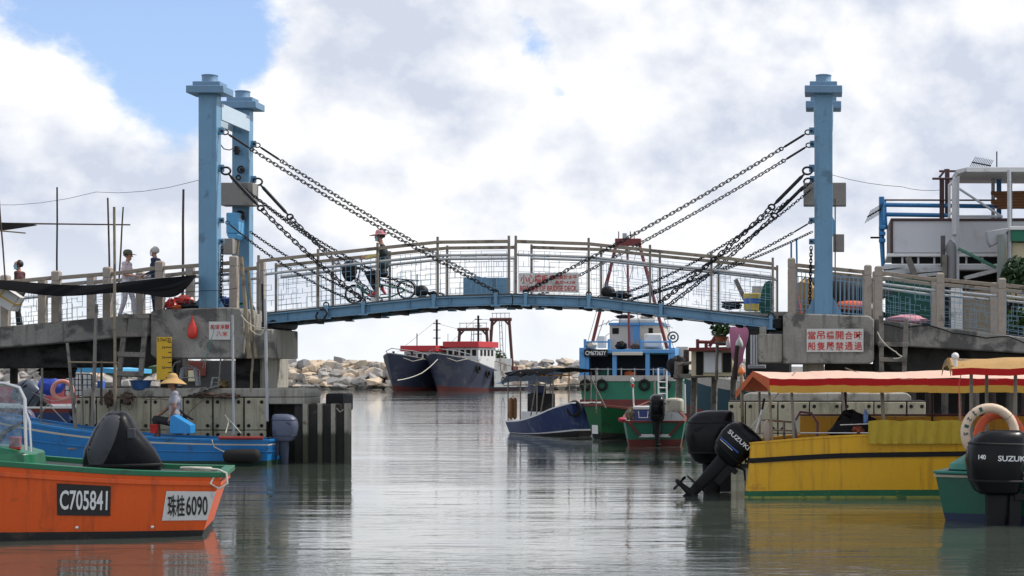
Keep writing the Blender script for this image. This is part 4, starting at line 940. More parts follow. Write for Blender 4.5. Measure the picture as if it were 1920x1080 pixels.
# ---------------------------------------------------------------- blue sampan with the straw-hatted man
BLUEH = M('blue_hull', (.010, .16, .42), .4, 0, .18, 2, .1, 30, dirt=(.015, .09, .22), ds=2, dth=.56, streak=(.02, .09, .2), samt=.3)
LTIM = M('pale_trim', (.50, .44, .33), .7, 0, .2, 4, .2, 30)
GRNB = M('weedy_green', (.010, .045, .028), .7, 0, .3, 3, .2, 25)
bl = boat('sampan', 'long blue sampan in which the man in the straw hat sits', (X(512, 37.5), 37.6, 0), (-1, -.02))
BS = [(0, .62, .55, .50, -.05, -.15, -.05), (1.2, .68, .6, .52, -.06, -.2), (2.6, .72, .63, .58, -.06, -.2), (3.8, .70, .58, .70, -.05, -.2), (4.9, .58, .4, .86, 0, -.12), (5.9, .35, .18, 1.05, .1, 0)]
S = hull(bl, BS, [('weed_belt', 0, .28, GRNB), ('hull_side', .28, .86, BLUEH), ('pale_band', .86, .91, LTIM), ('top_strake', .91, 1.0, BLUEH)], GRNB, M('blue_inner', (.06, .22, .40), .6, 0, .2, 2, .2, 30, dirt=(.2, .2, .18), ds=2), .18, BLUEH, .05, 4, .06, .05, (BLUEH, .62, .03))
outboard(bl, (-.03, 0, .44), .82, 0, M('grey_cowl', (.085, .10, .15), .45, 0, .2, 3, .05, 30), M('grey_leg', (.035, .045, .075), .5, 0, .2, 3, .1, 30), label='grey-blue outboard motor')
m = MB(); m.tube([Vector((.06, .80, .22)), Vector((.10, .80, .22)), Vector((.16, .80, .22)), Vector((.70, .82, .21)), Vector((.78, .82, .21)), Vector((.82, .82, .21))], [.05, .12, .145, .145, .12, .05], 14); m.build('long_fender', RUBBER, bl, local=True)
m = MB(); m.tube([Vector((.05, .66, .585)), Vector((.5, .70, .585)), Vector((.95, .72, .59))], .035, 8); m.build('red_roller', M('dull_red', (.26, .03, .02), .6), bl, local=True)
m = MB(); m.tube([Vector((.75, .75, .26)), Vector((1.05, .70, .40)), Vector((1.1, .69, .55))], .012, 6); m.build('fender_rope', ROPE, bl, local=True)
for x_ in (1.6, 3.0, 4.0):
    m = MB(); m.box(x_ - .12, x_ + .12, -.64, .64, .34, .38); m.build('thwart', GREYWOOD, bl, .01, local=True)
rope('thin mooring line from the blue sampan up to the pier', [(452, 812, 36.8), (422, 778, 38.3)], .008, ROPE, .0)
# ---------------------------------------------------------------- yellow tour boat
YELH = M('yellow_hull', (.74, .39, .006), .42, 0, .14, 1.6, .1, 30, dirt=(.44, .20, .01), ds=1.8, dth=.58, streak=(.30, .14, .02), samt=.55, rust=(.20, .09, .02), rth=.73)
GRN2 = M('boot_green', (.010, .12, .045), .6, 0, .3, 4, .2, 25, dirt=(.25, .30, .05), ds=5, dth=.58)
SCUM = M('scum_line', (.30, .32, .06), .7, 0, .35, 5, .2, 25, dirt=(.04, .12, .04), ds=5, dth=.5)
yb = boat('tour_boat', 'long yellow boat with a red and yellow striped canopy', (X(1398, 28.2), 28.25, 0), (1, .0))
YS = [(0, .70, .78, .82, -.08, -.2, .12), (.25, .93, .90, .84, -.08, -.2, 0), (1.5, .99, .93, .94, -.08, -.25), (3.2, 1.02, .95, .98, -.08, -.25), (5.2, 1.0, .85, 1.02, -.05, -.25), (6.8, .70, .4, 1.15, .0, -.15), (7.8, .1, .05, 1.3, .2, .1)]
S = hull(yb, YS, [('scum_line', 0, .11, SCUM), ('boot_stripe', .11, .20, GRN2), ('hull_side', .20, 1.0, YELH)], GRN2, M('yellow_inner', (.50, .26, .01), .55, 0, .15, 2, .2, 30, dirt=(.35, .3, .2), ds=1.5), .42, YELH, .06, 4, .07, .03, (BLACKM, .72, .075))
outboard(yb, (-.31, .42, .39), 1.22, R(0), BLACK, BLACKM, label='big black outboard motor standing upright')
ty = outboard(yb, (-.22, -.50, .40), .92, R(42), BLACK, BLACKM, [('SUZUKI', -1, .50, .46, .075, -.24)], stripe=-1, label='black outboard motor tilted up, white lettering and blue stripe')
# canopy: ridge, striped near slope and fringe
CANT = M('canopy_faded', (.66, .42, .32), .8, 0, .12, 1.2, .15, 20, dirt=(.70, .60, .42), ds=.9, dth=.52); CANR = M('canopy_red', (.46, .018, .018), .85, 0, .12, 2, .12, 20, spec=.15)
CANY = M('canopy_yellow', (.62, .33, .045), .75, 0, .14, 2, .12, 20, dirt=(.42, .24, .05), ds=2); CANU = M('canopy_under', (.55, .10, .02), .8, 0, .3, 3, .12, 20, dirt=(.20, .10, .02), ds=3)
def canopy(root, near, far_, ridge, parts, x1, n=72, seed=3, und=CANU):
    """near, far_, ridge: (x0, y, z) at the open end, in world; parts: (name, material, t0, t1) on the near slope, t 0 = ridge"""
    rr_ = random.Random(seed); off = ptop(root)
    def wav(i): return .016*math.sin(i*.37 + seed) - .022*abs(math.sin(i*.19 + .4)) + .009*rr_.uniform(-1, 1)
    W1 = [wav(i) for i in range(n + 1)]; W2 = [wav(i) for i in range(n + 1)]
    def pn(i, t):
        u = i/n; a = Vector((lerp(ridge[0], x1, u), ridge[1], ridge[2] + W1[i]*.5)); b = Vector((lerp(near[0], x1, u), near[1], near[2] + W2[i]*.4))
        bulge = math.sin(math.pi*min(1, t/.8))*.018
        return a.lerp(b, t) + Vector((0, -bulge*.3, bulge + W1[i]*math.sin(math.pi*t)))
    for nm, mt, t0, t1 in parts:
        m = MB(); m.sheet([[pn(i, lerp(t0, t1, k/4)) for i in range(n + 1)] for k in range(5)]); o = m.build(nm, mt, root); s = o.modifiers.new('t', 'SOLIDIFY'); s.thickness = .006
    m = MB(); m.sheet([[Vector((lerp(ridge[0], x1, i/n), ridge[1], ridge[2] + W1[i]*.5)).lerp(Vector((lerp(far_[0], x1, i/n), far_[1], far_[2])), k/4) for i in range(n + 1)] for k in range(5)])
    o = m.build('canopy_far_slope', und, root); s = o.modifiers.new('t', 'SOLIDIFY'); s.thickness = .006
    return pn
_yn, _yr, _yf = 27.25, 28.2, 29.2
nr = W(1443, 709, _yn); fa = W(1380, 733, _yf); rd = W(1412, 698, _yr); rd.z += .02
xe = X(2250, _yn)
pn = canopy(yb, nr, fa, rd, [('canopy_top', CANT, 0, 1.0)], xe)
vw = random.Random(12); VW = [(vw.uniform(-.006, .006), vw.uniform(-.012, .012)) for _ in range(81)]
for nm_, mt_, z0_, z1_ in (('canopy_red_band', CANR, .0, .105), ('canopy_fringe', CANY, .105, .215)):
    m = MB(); m.sheet([[Vector((lerp(nr.x, xe, i/80), _yn - .006 + .012*math.sin(i*.8) + VW[i][1]*lerp(z0_, z1_, k/4)*5, nr.z - lerp(z0_, z1_, k/4) + VW[i][0] - .012*abs(math.sin(i*.21 + .6)))) for i in range(81)] for k in range(5)])
    o = m.build(nm_, mt_, yb); s = o.modifiers.new('t', 'SOLIDIFY'); s.thickness = .005
m = MB(); m.sheet([[nr.lerp(rd, t) + Vector((0, 0, -k*.09*(1 - .5*t))) for t in (0, .25, .5, .75, 1)] + [rd.lerp(fa, t) + Vector((0, 0, -k*.09*(.5 + .2*t))) for t in (.25, .5, .75, 1)] for k in range(3)]); o = m.build('canopy_end_valance', CANU, yb); s = o.modifiers.new('t', 'SOLIDIFY'); s.thickness = .006
def ybpost(name, a, b, y, r_, mat):
    m = MB(); m.tube([W(*a, y), W(*b, y)], r_, 8); return m.build(name, mat, yb)
for k, (a, b, y, r_, mat) in enumerate((((1393, 828), (1390, 700), 28.9, .028, BAMBOO), ((1449, 838), (1441, 716), 27.35, .02, BAMBOO), ((1489, 828), (1484, 728), 27.4, .022, POSTST), ((1425, 815), (1424, 735), 29.1, .02, POSTST), ((1660, 842), (1654, 728), 27.35, .024, BAMBOO), ((1589, 826), (1579, 733), 29.0, .02, WHITEP), ((1586, 785), (1585, 733), 29.1, .024, DKWOOD), ((1748, 790), (1748, 733), 29.1, .022, DKWOOD), ((1800, 850), (1800, 733), 27.35, .024, BAMBOO), ((1900, 850), (1902, 733), 27.35, .024, BAMBOO))):
    ybpost('canopy_post', a, b, y, r_, mat)
m = MB(); m.tube([W(1497, 690, 27.9), W(1400, 812, 27.7)], .010, 6); m.build('guy_rope', ROPE, yb)
m = MB(); m.tube([W(1585, 690, 28.2), W(1630, 706, 27.6), W(1650, 722, 27.25), W(1654, 790, 27.2)], .008, 6); m.build('guy_rope', ROPED, yb)
# rails, seats, hung sheet
for (a, b, y, r_, mat) in (((1427, 787), (1490, 792), 28.5, .016, CHROME), ((1447, 806), (1490, 808), 28.5, .014, CHROME), ((1490, 787), (1495, 826), 28.6, .014, CHROME), ((1470, 790), (1470, 824), 28.5, .02, POSTST), ((1500, 812), (1630, 812), 27.6, .012, CHROME), ((1575, 797), (1630, 795), 27.7, .012, CHROME)):
    ybpost('tube_rail', a, b, y, r_, mat)
OLIVE = M('olive_sheet', (.46, .32, .025), .8, 0, .18, 2, .2, 18, dirt=(.34, .26, .04), ds=2)
m = MB(); n = 60; hw_ = random.Random(21); HW = [hw_.uniform(-1, 1) for _ in range(n + 1)]
m.sheet([[Vector((lerp(X(1628, 27.15), X(1815, 27.15), i/n), 27.15 + .020*math.sin(i*.9 + k*.25) + .010*HW[i]*(k/6), lerp(Z(790, 27.15), Z(832, 27.15), k/6) + .022*abs(math.sin(i*.16))*(1 - k/6) + .006*HW[i]*(k == 6))) for i in range(n + 1)] for k in range(7)])
o = m.build('hung_sheet', OLIVE, yb); s = o.modifiers.new('t', 'SOLIDIFY'); s.thickness = .008
m = MB(); m.sheet([[Vector((lerp(X(1500, 29.1), X(2200, 29.1), i/8), 29.12, z)) for i in range(9)] for z in (.5, 1.05 , 1.22)]); o = m.build('far_bulwark', YELH, yb); s = o.modifiers.new('t', 'SOLIDIFY'); s.thickness = .03
m = MB(); m.bar((X(1500, 29.1), 29.1, 1.24), (X(2200, 29.1), 29.1, 1.24), .06, .03); m.build('far_rail', M('maroon_paint', (.12, .03, .02), .6), yb)
for k in range(4):
    m = MB(); x_ = X(1690 + 110*k, 28.3); m.box(x_ - .16, x_ + .16, 27.5, 28.9, .72, .77); m.build('bench_seat', YELH, yb, .01)
# things on the yellow boat
r = thing('plastic_chair', 'mauve plastic chair on the yellow boat', 'chair', (X(1510, 28.4), 28.4, .42))
MAUVE = M('mauve_plastic', (.22, .09, .13), .5, 0, .15, 4, .05, 30)
c0 = Vector((X(1512, 28.4), 28.4, .42))
m = MB(); m.box(c0.x - .2, c0.x + .2, c0.y - .2, c0.y + .2, .80, .83); m.build('seat', MAUVE, r, .01)
for sx in (-1, 1):
    for sy in (-1, 1):
        m = MB(); m.bar((c0.x + sx*.17, c0.y + sy*.17, .81), (c0.x + sx*.2, c0.y + sy*.2, .43), .035, .035); m.build('leg', MAUVE, r, .006)
m = MB(); m.tube([(c0.x - .17, c0.y + .18, .82), (c0.x - .19, c0.y + .22, 1.15), (c0.x - .10, c0.y + .24, 1.30), (c0.x + .08, c0.y + .24, 1.28), (c0.x + .18, c0.y + .22, 1.12), (c0.x + .17, c0.y + .18, .82)], .02, 8); m.build('backrest', MAUVE, r)
def junk(label, px, py, y, rx, rz, mat, seed, name='bundle', cat='bundle'): return tag(lump(name, mat, W(px, py, y), (rx, .18, rz), seed, None, .3), label, cat)
junk('dark bundle of gear heaped amidships on the yellow boat', 1600, 806, 28.0, .36, .26, BLACKM, 61)
junk('reddish net float in the gear on the yellow boat', 1608, 808, 27.75, .09, .08, M('rust_red', (.28, .07, .03), .7), 62, 'net_float', 'float')
m = MB(); c = W(1623, 793, 27.75); m.lathe([(.035, 0), (.038, .02), (.038, .14), (.018, .19), (.018, .215), (.020, .215)], c, 12); tag(m.build('water_bottle', M('bottle_blue', (.10, .22, .5), .2)), 'clear blue-capped bottle on the gear of the yellow boat', 'bottle')
m = MB(); m.tube([W(1433, 747, 28.2), W(1429, 768, 28.2)], .018, 8); a_ = m.build('boat_pole', BLACKM); tag(a_, 'white boat pole with a black grip leaning at the yellow boat stern', 'pole')
m = MB(); m.tube([W(1429, 768, 28.2), W(1414, 824, 28.2)], .018, 8); m.build('shaft', WHITEP, a_)
m = MB(); m.loft([[W(1438, 806, 27.7) + Vector((x_, y_, z_)) for x_, y_, z_ in [(math.cos(a)*.07*k + .06*(1 - k)*0, math.sin(a)*.03*k, q) for a in [2*math.pi*j/12 for j in range(12)]]] for k, q in ((.3, -.20), (.9, -.12), (1, .0), (.8, .10), (.2, .16))]).xf(Matrix.Identity(4)); tag(m.build('boat_fender', M('fender_beige', (.42, .33, .27), .6)), 'beige fender at the stern of the yellow boat', 'fender')
tag(bag('white and orange light float on the canopy corner', 1390, 693, .12, .16, 28.6, M('float_orange', (.75, .22, .05), .5), 9, 'float', 'light_float'), 'orange and white float on the canopy corner of the yellow boat', 'float')
# ---------------------------------------------------------------- green boat (right edge)
TEAL = M('teal_hull', (.005, .095, .05), .38, 0, .2, 2, .1, 30, dirt=(.01, .06, .05), ds=2, dth=.56, coat=.15); TEALD = M('teal_deck', (.02, .19, .14), .45, 0, .2, 2, .1, 30, dirt=(.12, .2, .16), ds=2)
ha = R(62); hd = Vector((math.cos(ha), math.sin(ha), 0))
gb = boat('motor_boat', 'dark green motor boat with a lifebuoy on its stern, right edge', (X(1872, 22.7), 22.75, 0), hd)
GS = [(0, .86, .72, .62, -.06, -.2, -.06), (1.0, .90, .78, .66, -.06, -.22), (2.2, .92, .80, .74, -.06, -.25), (3.4, .80, .55, .88, 0, -.2), (4.5, .15, .08, 1.1, .1, 0)]
S = hull(gb, GS, [('boot_stripe', 0, .24, M('boot_blue', (.012, .025, .06), .5, 0, .2, 3)), ('hull_side', .24, 1.0, TEAL)], BOOT, TEALD, .28, TEALD, .10, 4, .14, .03, (LTIM, .95, .035))
m = MB(); m.loft([sup(.62, .60, .80, .66, 6), sup(.62, .58, .78, .74, 6), sup(.68, .48, .62, .86, 5)]); m.build('stern_deck', TEALD, gb, .01, local=True)
outboard(gb, (-.17, -.295, .31), 1.16, R(2), BLACK, BLACKM, [('SUZUKI', -1, .46, .34, .06, -.13), ('140', -1, .47, .085, .05, -.485)], rotz=R(-45), label='big black outboard motor with white lettering')
# canopy on posts
GU = M('canopy_brown', (.42, .24, .07), .8, 0, .35, 2, .15, 20, dirt=(.08, .05, .02), ds=1.6, dth=.5)
a0, a1, a2 = W(1776, 690, 24.1), W(1786, 672, 24.3), W(2050, 690, 23.0)
m = MB(); rows = []
for k, (dy, dz) in enumerate(((0, -.02), (.25, .07), (.7, .12), (1.3, .10), (1.8, .0))):
    rows.append([Vector((lerp(a0.x, 4.2, i/10) + .02*dy, 23.2 + dy, 1.9 + .10 + dz + .03*i/10 + .012*math.sin(i*1.7 + k))) for i in range(11)])
m.sheet(rows)
gc = thing('boat_canopy', 'faded yellow and red canopy over the green boat, upper right', 'canopy', (X(1880, 23.6), 23.6, 1.9))
o = m.build('canopy_sheet', GU, gc); s = o.modifiers.new('t', 'SOLIDIFY'); s.thickness = .008
m = MB(); m.sheet([[Vector((r0.x, r0.y - .012, r0.z - .045*k)) for r0 in rows[0]] for k in range(3)]); o = m.build('red_band', CANR, gc); s = o.modifiers.new('t', 'SOLIDIFY'); s.thickness = .006
m = MB(); m.sheet([[Vector((a0.x - .01 - .004*k, r0[0].y, r0[0].z - .05*k)) for r0 in rows] for k in range(3)]); o = m.build('end_valance', GU, gc); s = o.modifiers.new('t', 'SOLIDIFY'); s.thickness = .006
m = MB(); m.sheet([[p - Vector((0, 0, .03)) for p in r0] for r0 in rows]); o = m.build('lining', GU, gc)
for px, y, zb in ((1821, 23.6, .66), (1904, 23.5, .62), (1850, 24.6, .62)):
    m = MB(); m.tube([(X(px, y), y, zb), (X(px, y), y, 2.0)], .024, 8); m.build('post', POSTST, gc)
m = MB(); p = W(1791, 668, 23.3); m.ball(p, .05); m.tube([p, p - Vector((0, 0, .16))], .028, 8); m.build('stern_light', WHITEP, gc)
m = MB(); m.tube([W(1806, 684, 23.3), W(1798, 720, 23.3), W(1800, 790, 23.2)], .006, 6); m.build('red_cord', PLASR, gc)
# lifebuoys
BUOYW = M('lifebuoy_cream', (.66, .50, .36), .6, 0, .12, 4, .1, 30, dirt=(.45, .33, .24), ds=4, dth=.58); BUOYO = M('lifebuoy_orange', (.62, .09, .02), .55, 0, .2, 4, .1, 30)
INKG = M('dark_green_ink', (.01, .07, .06), .6)
def lifebuoy(label, c, Rr, r_, ax, mat, digits=None, name='lifebuoy', grabs=True):
    root = thing(name, label, 'lifebuoy', c, 0); q = Vector((0, 0, 1)).rotation_difference(Vector(ax).normalized())
    m = MB(); m.torus((0, 0, 0), Rr, r_, ax, 36, 14); m.build('ring', mat, root, local=True)
    if grabs:
        m = MB()
        for k in range(4):
            a = R(45 + 90*k)
            m.torus(q @ Vector((Rr*math.cos(a), Rr*math.sin(a), 0)), r_*1.03, r_*.05, q @ Vector((-math.sin(a), math.cos(a), 0)), 18, 5)
        m.build('rope_band', ROPED, root, local=True)
    if digits:
        for k, d in enumerate(digits):
            if d == ' ': continue
            a = R(118 + 17.5*k); p = q @ Vector((Rr*math.cos(a), Rr*math.sin(a), r_*1.0))
            e = (q.to_matrix() @ Matrix.Rotation(a + R(90), 3, 'Z')).to_euler()
            lettering(d, INKG, root, p, r_*.62, r_*.95, tuple(e), local=True, bold=.015, ex=.004)
    return root
yl = 22.85
lifebuoy('cream lifebuoy marked 12215 8 behind the black motor', W(1856, 812, yl), .325, .062, (.10, -1, .10), BUOYW, '12215 8')
lifebuoy('orange lifebuoy half hidden behind the cream one', W(1874, 820, yl + .22), .30, .06, (.25, -1, .05), BUOYO)
# ================================================================ boats in mid-water
NAVY = M('navy_hull', (.016, .036, .125), .45, 0, .25, 2, .12, 30, dirt=(.15, .17, .23), ds=1.4, dth=.54, dw=.2, streak=(.12, .13, .17), samt=.45); WORNB = M('worn_blue_grey', (.16, .19, .26), .6, 0, .25, 1.5, .2, 20, dirt=(.05, .07, .15), ds=1.3, dth=.5)
def lpart(root, name, mat, fn, bevel=0):
    m = MB(); fn(m); return m.build(name, mat, root, bevel, local=True)
hd = Vector((.55, -.835, 0)); bo = Vector((X(1095, 54.6), 54.6, 0)) - hd*4.2
cb = boat('fishing_sampan', 'dark blue sampan with a ragged black canopy in mid-channel', bo, hd)
CS = [(0, .80, .62, .36, -.05, -.2), (1.4, .92, .74, .42, -.06, -.2), (2.6, .90, .66, .60, -.05, -.2), (3.5, .74, .45, .84, -.02, -.15), (4.2, .50, .24, 1.02, .02, -.08, .15)]
S = hull(cb, CS, [('boot_stripe', 0, .16, BOOT), ('pale_line', .16, .21, WHITEP), ('hull_side', .21, 1.0, NAVY)], BOOT, DECKG, .2, WHITEP, .05, 4, .06, .045)
fender_ring(cb, Vector((4.28, -.36, .86)), .20, .065, (.6, -.8, 0)); fender_ring(cb, Vector((4.36, .2, .80)), .2, .065, (1, 0, 0))
for (x_, y_) in ((.1, -.75), (.1, .75), (1.3, -.85), (1.3, .85), (2.5, -.82), (2.5, .82), (3.3, -.65), (3.3, .65)):
    lpart(cb, 'canopy_post', POSTST, lambda m: m.tube([(x_, y_, .4), (x_*1.02, y_, 2.0)], .022, 6))
for (x_, y_) in ((2.0, -.8), (2.6, -.75)): lpart(cb, 'brace', POSTST, lambda m: m.tube([(x_, y_, .6), (x_ + .5, y_*1.02, 1.75)], .02, 6))
for y_ in (-.82, .82): lpart(cb, 'canopy_rail', POSTST, lambda m: m.tube([(-.1, y_, 1.55), (3.4, y_, 1.62)], .016, 6))
rr_ = random.Random(8)
def ragged(x0_, x1_, z0, z1, nx, ny, droop):
    return [[Vector((lerp(x0_, x1_, i/nx), lerp(-.98, .98, j/ny), lerp(z0, z1, i/nx) + .10*math.sin(math.pi*j/ny) + rr_.uniform(-.03, .03) - (droop if j == 0 else 0)*abs(math.sin(i*1.3)))) for i in range(nx + 1)] for j in range(ny + 1)]
m = MB(); m.sheet(ragged(.3, 3.6, 1.98, 2.02, 10, 6, .16)); o = m.build('canopy_sheet', NET, cb, local=True); o.modifiers.new('t', 'SOLIDIFY').thickness = .01
m = MB(); m.sheet(ragged(-.35, .75, 1.62, 2.02, 4, 6, .10)); o = m.build('blue_tarp', M('tarp_slate', (.10, .15, .25), .7, 0, .3, 3, .2, 15), cb, local=True); o.modifiers.new('t', 'SOLIDIFY').thickness = .01
m = MB(); m.sheet([[Vector((lerp(2.2, 3.2, i/5), lerp(-.7, .1, j/3), 1.90 - .03*((i + j) % 2))) for i in range(6)] for j in range(4)]); o = m.build('orange_cloth', M('orange_cloth', (.75, .25, .02), .8), cb, local=True); o.modifiers.new('t', 'SOLIDIFY').thickness = .008
lpart(cb, 'wheel_console', BLACKM, lambda m: m.box(.7, 1.35, -.35, .35, .2, 1.30), .03)
lpart(cb, 'engine_box', WHITEP, lambda m: m.box(.55, 2.2, -.5, .5, .2, .72), .03)
lpart(cb, 'radio_box', M('navy_box', (.03, .05, .12), .5), lambda m: m.box(.8, 1.2, -.28, .1, 1.30, 1.55), .02)
for y_ in (-.72, -.58): lpart(cb, 'hanging_fender', M('brown_fender', (.30, .14, .05), .7, 0, .3, 4), lambda m: m.tube([(.25, y_, .45), (.25, y_, .52), (.25, y_, 1.1), (.25, y_, 1.16)], [.03, .07, .07, .03], 10))
# green boat, bow towards the left
hd = Vector((-.62, -.785, 0)); bo = Vector((X(1120, 52.0), 52.0, 0)) - hd*4.4
g2 = boat('fishing_sampan', 'green sampan with a red rail, its bow behind the blue one', bo, hd)
G2 = M('bottle_green', (.010, .11, .035), .5, 0, .2, 2, .1, 30, dirt=(.02, .05, .025), ds=2); DRED = M('oxide_red', (.16, .03, .022), .7, 0, .3, 3, .2, 25, dirt=(.07, .03, .025), ds=2)
hull(g2, [(0, .75, .6, .55, -.05, -.2), (1.5, .9, .72, .60, -.05, -.2), (3.0, .8, .5, .78, -.03, -.15), (4.4, .35, .16, .98, .02, -.05, .2)], [('boot_stripe', 0, .2, BOOT), ('hull_side', .2, 1.0, G2)], BOOT, DECKG, .25, DRED, .05, 4, .07, .07)
lpart(g2, 'white_bow_patch', WHITEP, lambda m: m.obox((4.47, -.02, .42), (.03, .24, .5)))
fender_ring(g2, Vector((3.6, -.55, .72)), .22, .06, (.3, -.9, .3))
# motor boat seen from the stern
hd = Vector((-.10, .995, 0))
g3 = boat('motor_boat', 'green motor boat with red trim seen from its stern, one outboard', (X(1228, 47.3), 47.3, 0), hd)
G3 = M('sea_green', (.012, .16, .095), .5, 0, .25, 2, .1, 30, dirt=(.10, .12, .08), ds=2, dth=.55)
hull(g3, [(0, .78, .66, .62, -.05, -.2, -.08), (1.2, .86, .72, .64, -.06, -.2), (2.6, .85, .66, .72, -.05, -.2), (4.0, .6, .35, .9, 0, -.1), (4.9, .1, .05, 1.1, .1, 0)], [('oxide_belt', 0, .34, DRED), ('hull_side', .34, 1.0, G3)], DRED, DECKG, .25, DRED, .06, 4, .08, .06)
outboard(g3, (-.12, -.06, .62), 1.0, 0, BLACK, BLACKM, label='black outboard motor')
for sy in (-1, 1): lpart(g3, 'stern_board', DRED, lambda m: m.bar((-.12, sy*.72, .66), (-.14, sy*.38, .28), .05, .06))
lpart(g3, 'well_board', WHITEP, lambda m: m.box(-.14, -.11, -.42, .42, .24, .32))
r = thing('cool_box', 'blue cool box with a white lid on the green motor boat', 'cool box', (X(1207, 47.9), 47.9, .62), .05)
m = MB(); m.box(-.26, .26, -.18, .18, 0, .34); m.build('body', M('coolbox_blue', (.03, .05, .20), .4), r, .03, local=True)
m = MB(); m.box(-.28, .28, -.2, .2, .342, .44); m.build('lid', WHITEP, r, .03, local=True)
m = MB(); m.tube([(-.13, -.20, .30), (-.11, -.24, .13), (.11, -.24, .13), (.13, -.20, .30)], .014, 6); m.build('handle', WHITEP, r, local=True)
m = MB(); c_ = W(1264, 772, 48.4); m.loft([sup(c_.x, .26, .24, c_.z + dz_, 3.5, 24, c_.y) for dz_ in (0, .30)] + [sup(c_.x, .22, .20, c_.z + .36, 3, 24, c_.y), sup(c_.x, .06, .06, c_.z + .38, 2, 24, c_.y)]); tag(m.build('water_tank', M('tank_cream', (.42, .39, .31), .6, 0, .15, 4, .1, 30, dirt=(.25, .2, .14), ds=3), None, .02), 'cream tank on the green motor boat', 'tank')
tag(lump('rope_heap', ROPED, W(1184, 776, 47.8), (.16, .14, .18), 72), 'brown rope heap at the corner of the green motor boat', 'rope')
tag(lump('red_rag', M('pinkish_red', (.5, .06, .09), .8), W(1166, 787, 47.2), (.10, .08, .06), 73), 'pink-red rag on the corner of the green motor boat', 'rag')
def stick(label, a, b, y, r_, mat, name='pole', cat='pole'):
    m = MB(); m.tube([W(*a, y), W(*b, y)], r_, 6); return tag(m.build(name, mat), label, cat)
p_ = stick('white antenna pole with a red band on the green motor boat', (1189, 775), (1186, 715), 47.8, .02, WHITEP, 'antenna_pole'); 
m = MB(); q = W(1185.5, 713, 47.8); m.ball(q, (.06, .06, .08)); m.build('lamp', WHITEP, p_); m = MB(); m.tube([W(1186, 720, 47.8), W(1186, 726, 47.8)], .045, 8); m.build('red_band', PLASR, p_)
stick('thin pale pole standing between the small boats', (1118, 775), (1117, 690), 50.5, .02, GREYWOOD)
stick('slanting pale pole above the green sampan', (1108, 708), (1136, 765), 50.3, .02, GREYWOOD)
stick('white upright pole by the jetty', (1285, 775), (1284, 720), 47.6, .022, WHITEP)
stick('pale pole beside the green hull', (1228, 760), (1227, 712), 60, .03, POSTST)
# ================================================================ green-hulled fishing vessel, seen from the stern
VY = 110.0
SKYB = M('vessel_blue', (.10, .30, .58), .55, 0, .18, .8, .1, 10, dirt=(.2, .28, .38), ds=.8, dth=.58); CREAM = M('vessel_cream', (.58, .52, .44), .65, 0, .15, .8, .1, 10, dirt=(.36, .28, .2), ds=.9, dth=.58)
VGRN = M('vessel_green', (.012, .16, .085), .55, 0, .18, .8, .1, 10, dirt=(.01, .09, .05), ds=1); RUSTW = M('rusty_white', (.42, .39, .35), .7, 0, .2, .8, .1, 10, rust=(.20, .07, .03), rth=.60); RREDP = M('mast_red', (.19, .03, .03), .6, 0, .2, 1, .1, 10)
fv = thing('fishing_vessel', 'green-hulled fishing vessel with blue upperworks and red masts, stern towards us', 'fishing vessel', (X(1178, VY), VY, 0))
VXc = X(1178, VY)
def vb(name, mat, px0, px1, py0, py1, y0=VY, dy=.3, bev=.02):
    m = MB(); m.box(X(px0, y0), X(px1, y0), y0, y0 + dy, Z(py1, y0), Z(py0, y0)); return m.build(name, mat, fv, bev)
m = MB()   # hull with a flared transom and a bow far behind
def vring(y, hw, zt, zb=-.4, fl=.9): return [Vector((VXc - hw*fl, y, zb)), Vector((VXc - hw, y, zt)), Vector((VXc + hw, y, zt)), Vector((VXc + hw*fl, y, zb))]
m.loft([vring(VY, 3.05, 1.5), vring(VY + 6, 3.3, 1.5), vring(VY + 13, 3.0, 2.0), vring(VY + 19, .3, 3.2)]); m.build('hull', VGRN, fv, .05)
vb('bulwark_rail', RUSTW, 1084, 1269, 704, 715, VY - .06, .25)
vb('rust_belt', DRED, 1087, 1266, 749, 762, VY - .03, .3)
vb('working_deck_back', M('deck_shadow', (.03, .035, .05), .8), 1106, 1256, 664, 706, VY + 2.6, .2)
for a in (1100, 1152, 1214, 1257): vb('deck_post', SKYB, a - 4, a + 4, 655, 706, VY + .1, .35)
vb('side_house', SKYB, 1086, 1098, 652, 706, VY + .05, 6); vb('side_house', SKYB, 1258, 1266, 652, 706, VY + .05, 6)
vb('upper_deck', SKYB, 1088, 1266, 655, 662, VY, 7); vb('deck_shelf', CREAM, 1148, 1204, 660, 666, VY - .2, .5)
nb = vb('name_board', BLACKM, 1095, 1139, 655, 669, VY - .12, .06); lettering('CM67363Y', WHITE_INK, fv, (X(1117, VY - .14), VY - .135, Z(662, VY)), 1.30, .27, bold=.02)
wh = vb('wheelhouse', CREAM, 1143, 1243, 609, 656, VY + 2.2, 3.6)
for a, b in ((1148, 1160), (1216, 1224)): vb('window', BLACKM, a, b, 615, 626, VY + 2.15, .06)
vb('roof', SKYB, 1141, 1246, 605, 610, VY + 2.0, 4.2); vb('blue_pilaster', SKYB, 1186, 1199, 610, 656, VY + 2.12, .1); vb('blue_pilaster', SKYB, 1180, 1183, 610, 656, VY + 2.12, .1)
vb('roof_hatch', CREAM, 1160, 1228, 597, 605, VY + 2.6, 2); vb('water_tank', WHITEP, 1207, 1241, 625, 652, VY + 1.0, 1.0, .12); vb('air_conditioner', WHITEP, 1120, 1134, 630, 652, VY + 1.2, .8)
def vt(name, mat, pts, r_):
    m = MB(); m.tube([W(a, b, y) for a, b, y in pts], r_, 8); return m.build(name, mat, fv)
for s_, a, b in ((0, 1108, 1157), (1, 1251, 1197)): vt('mast_leg', RREDP, [(a, 654, VY + .8), (b, 452, VY + .8)], .105)
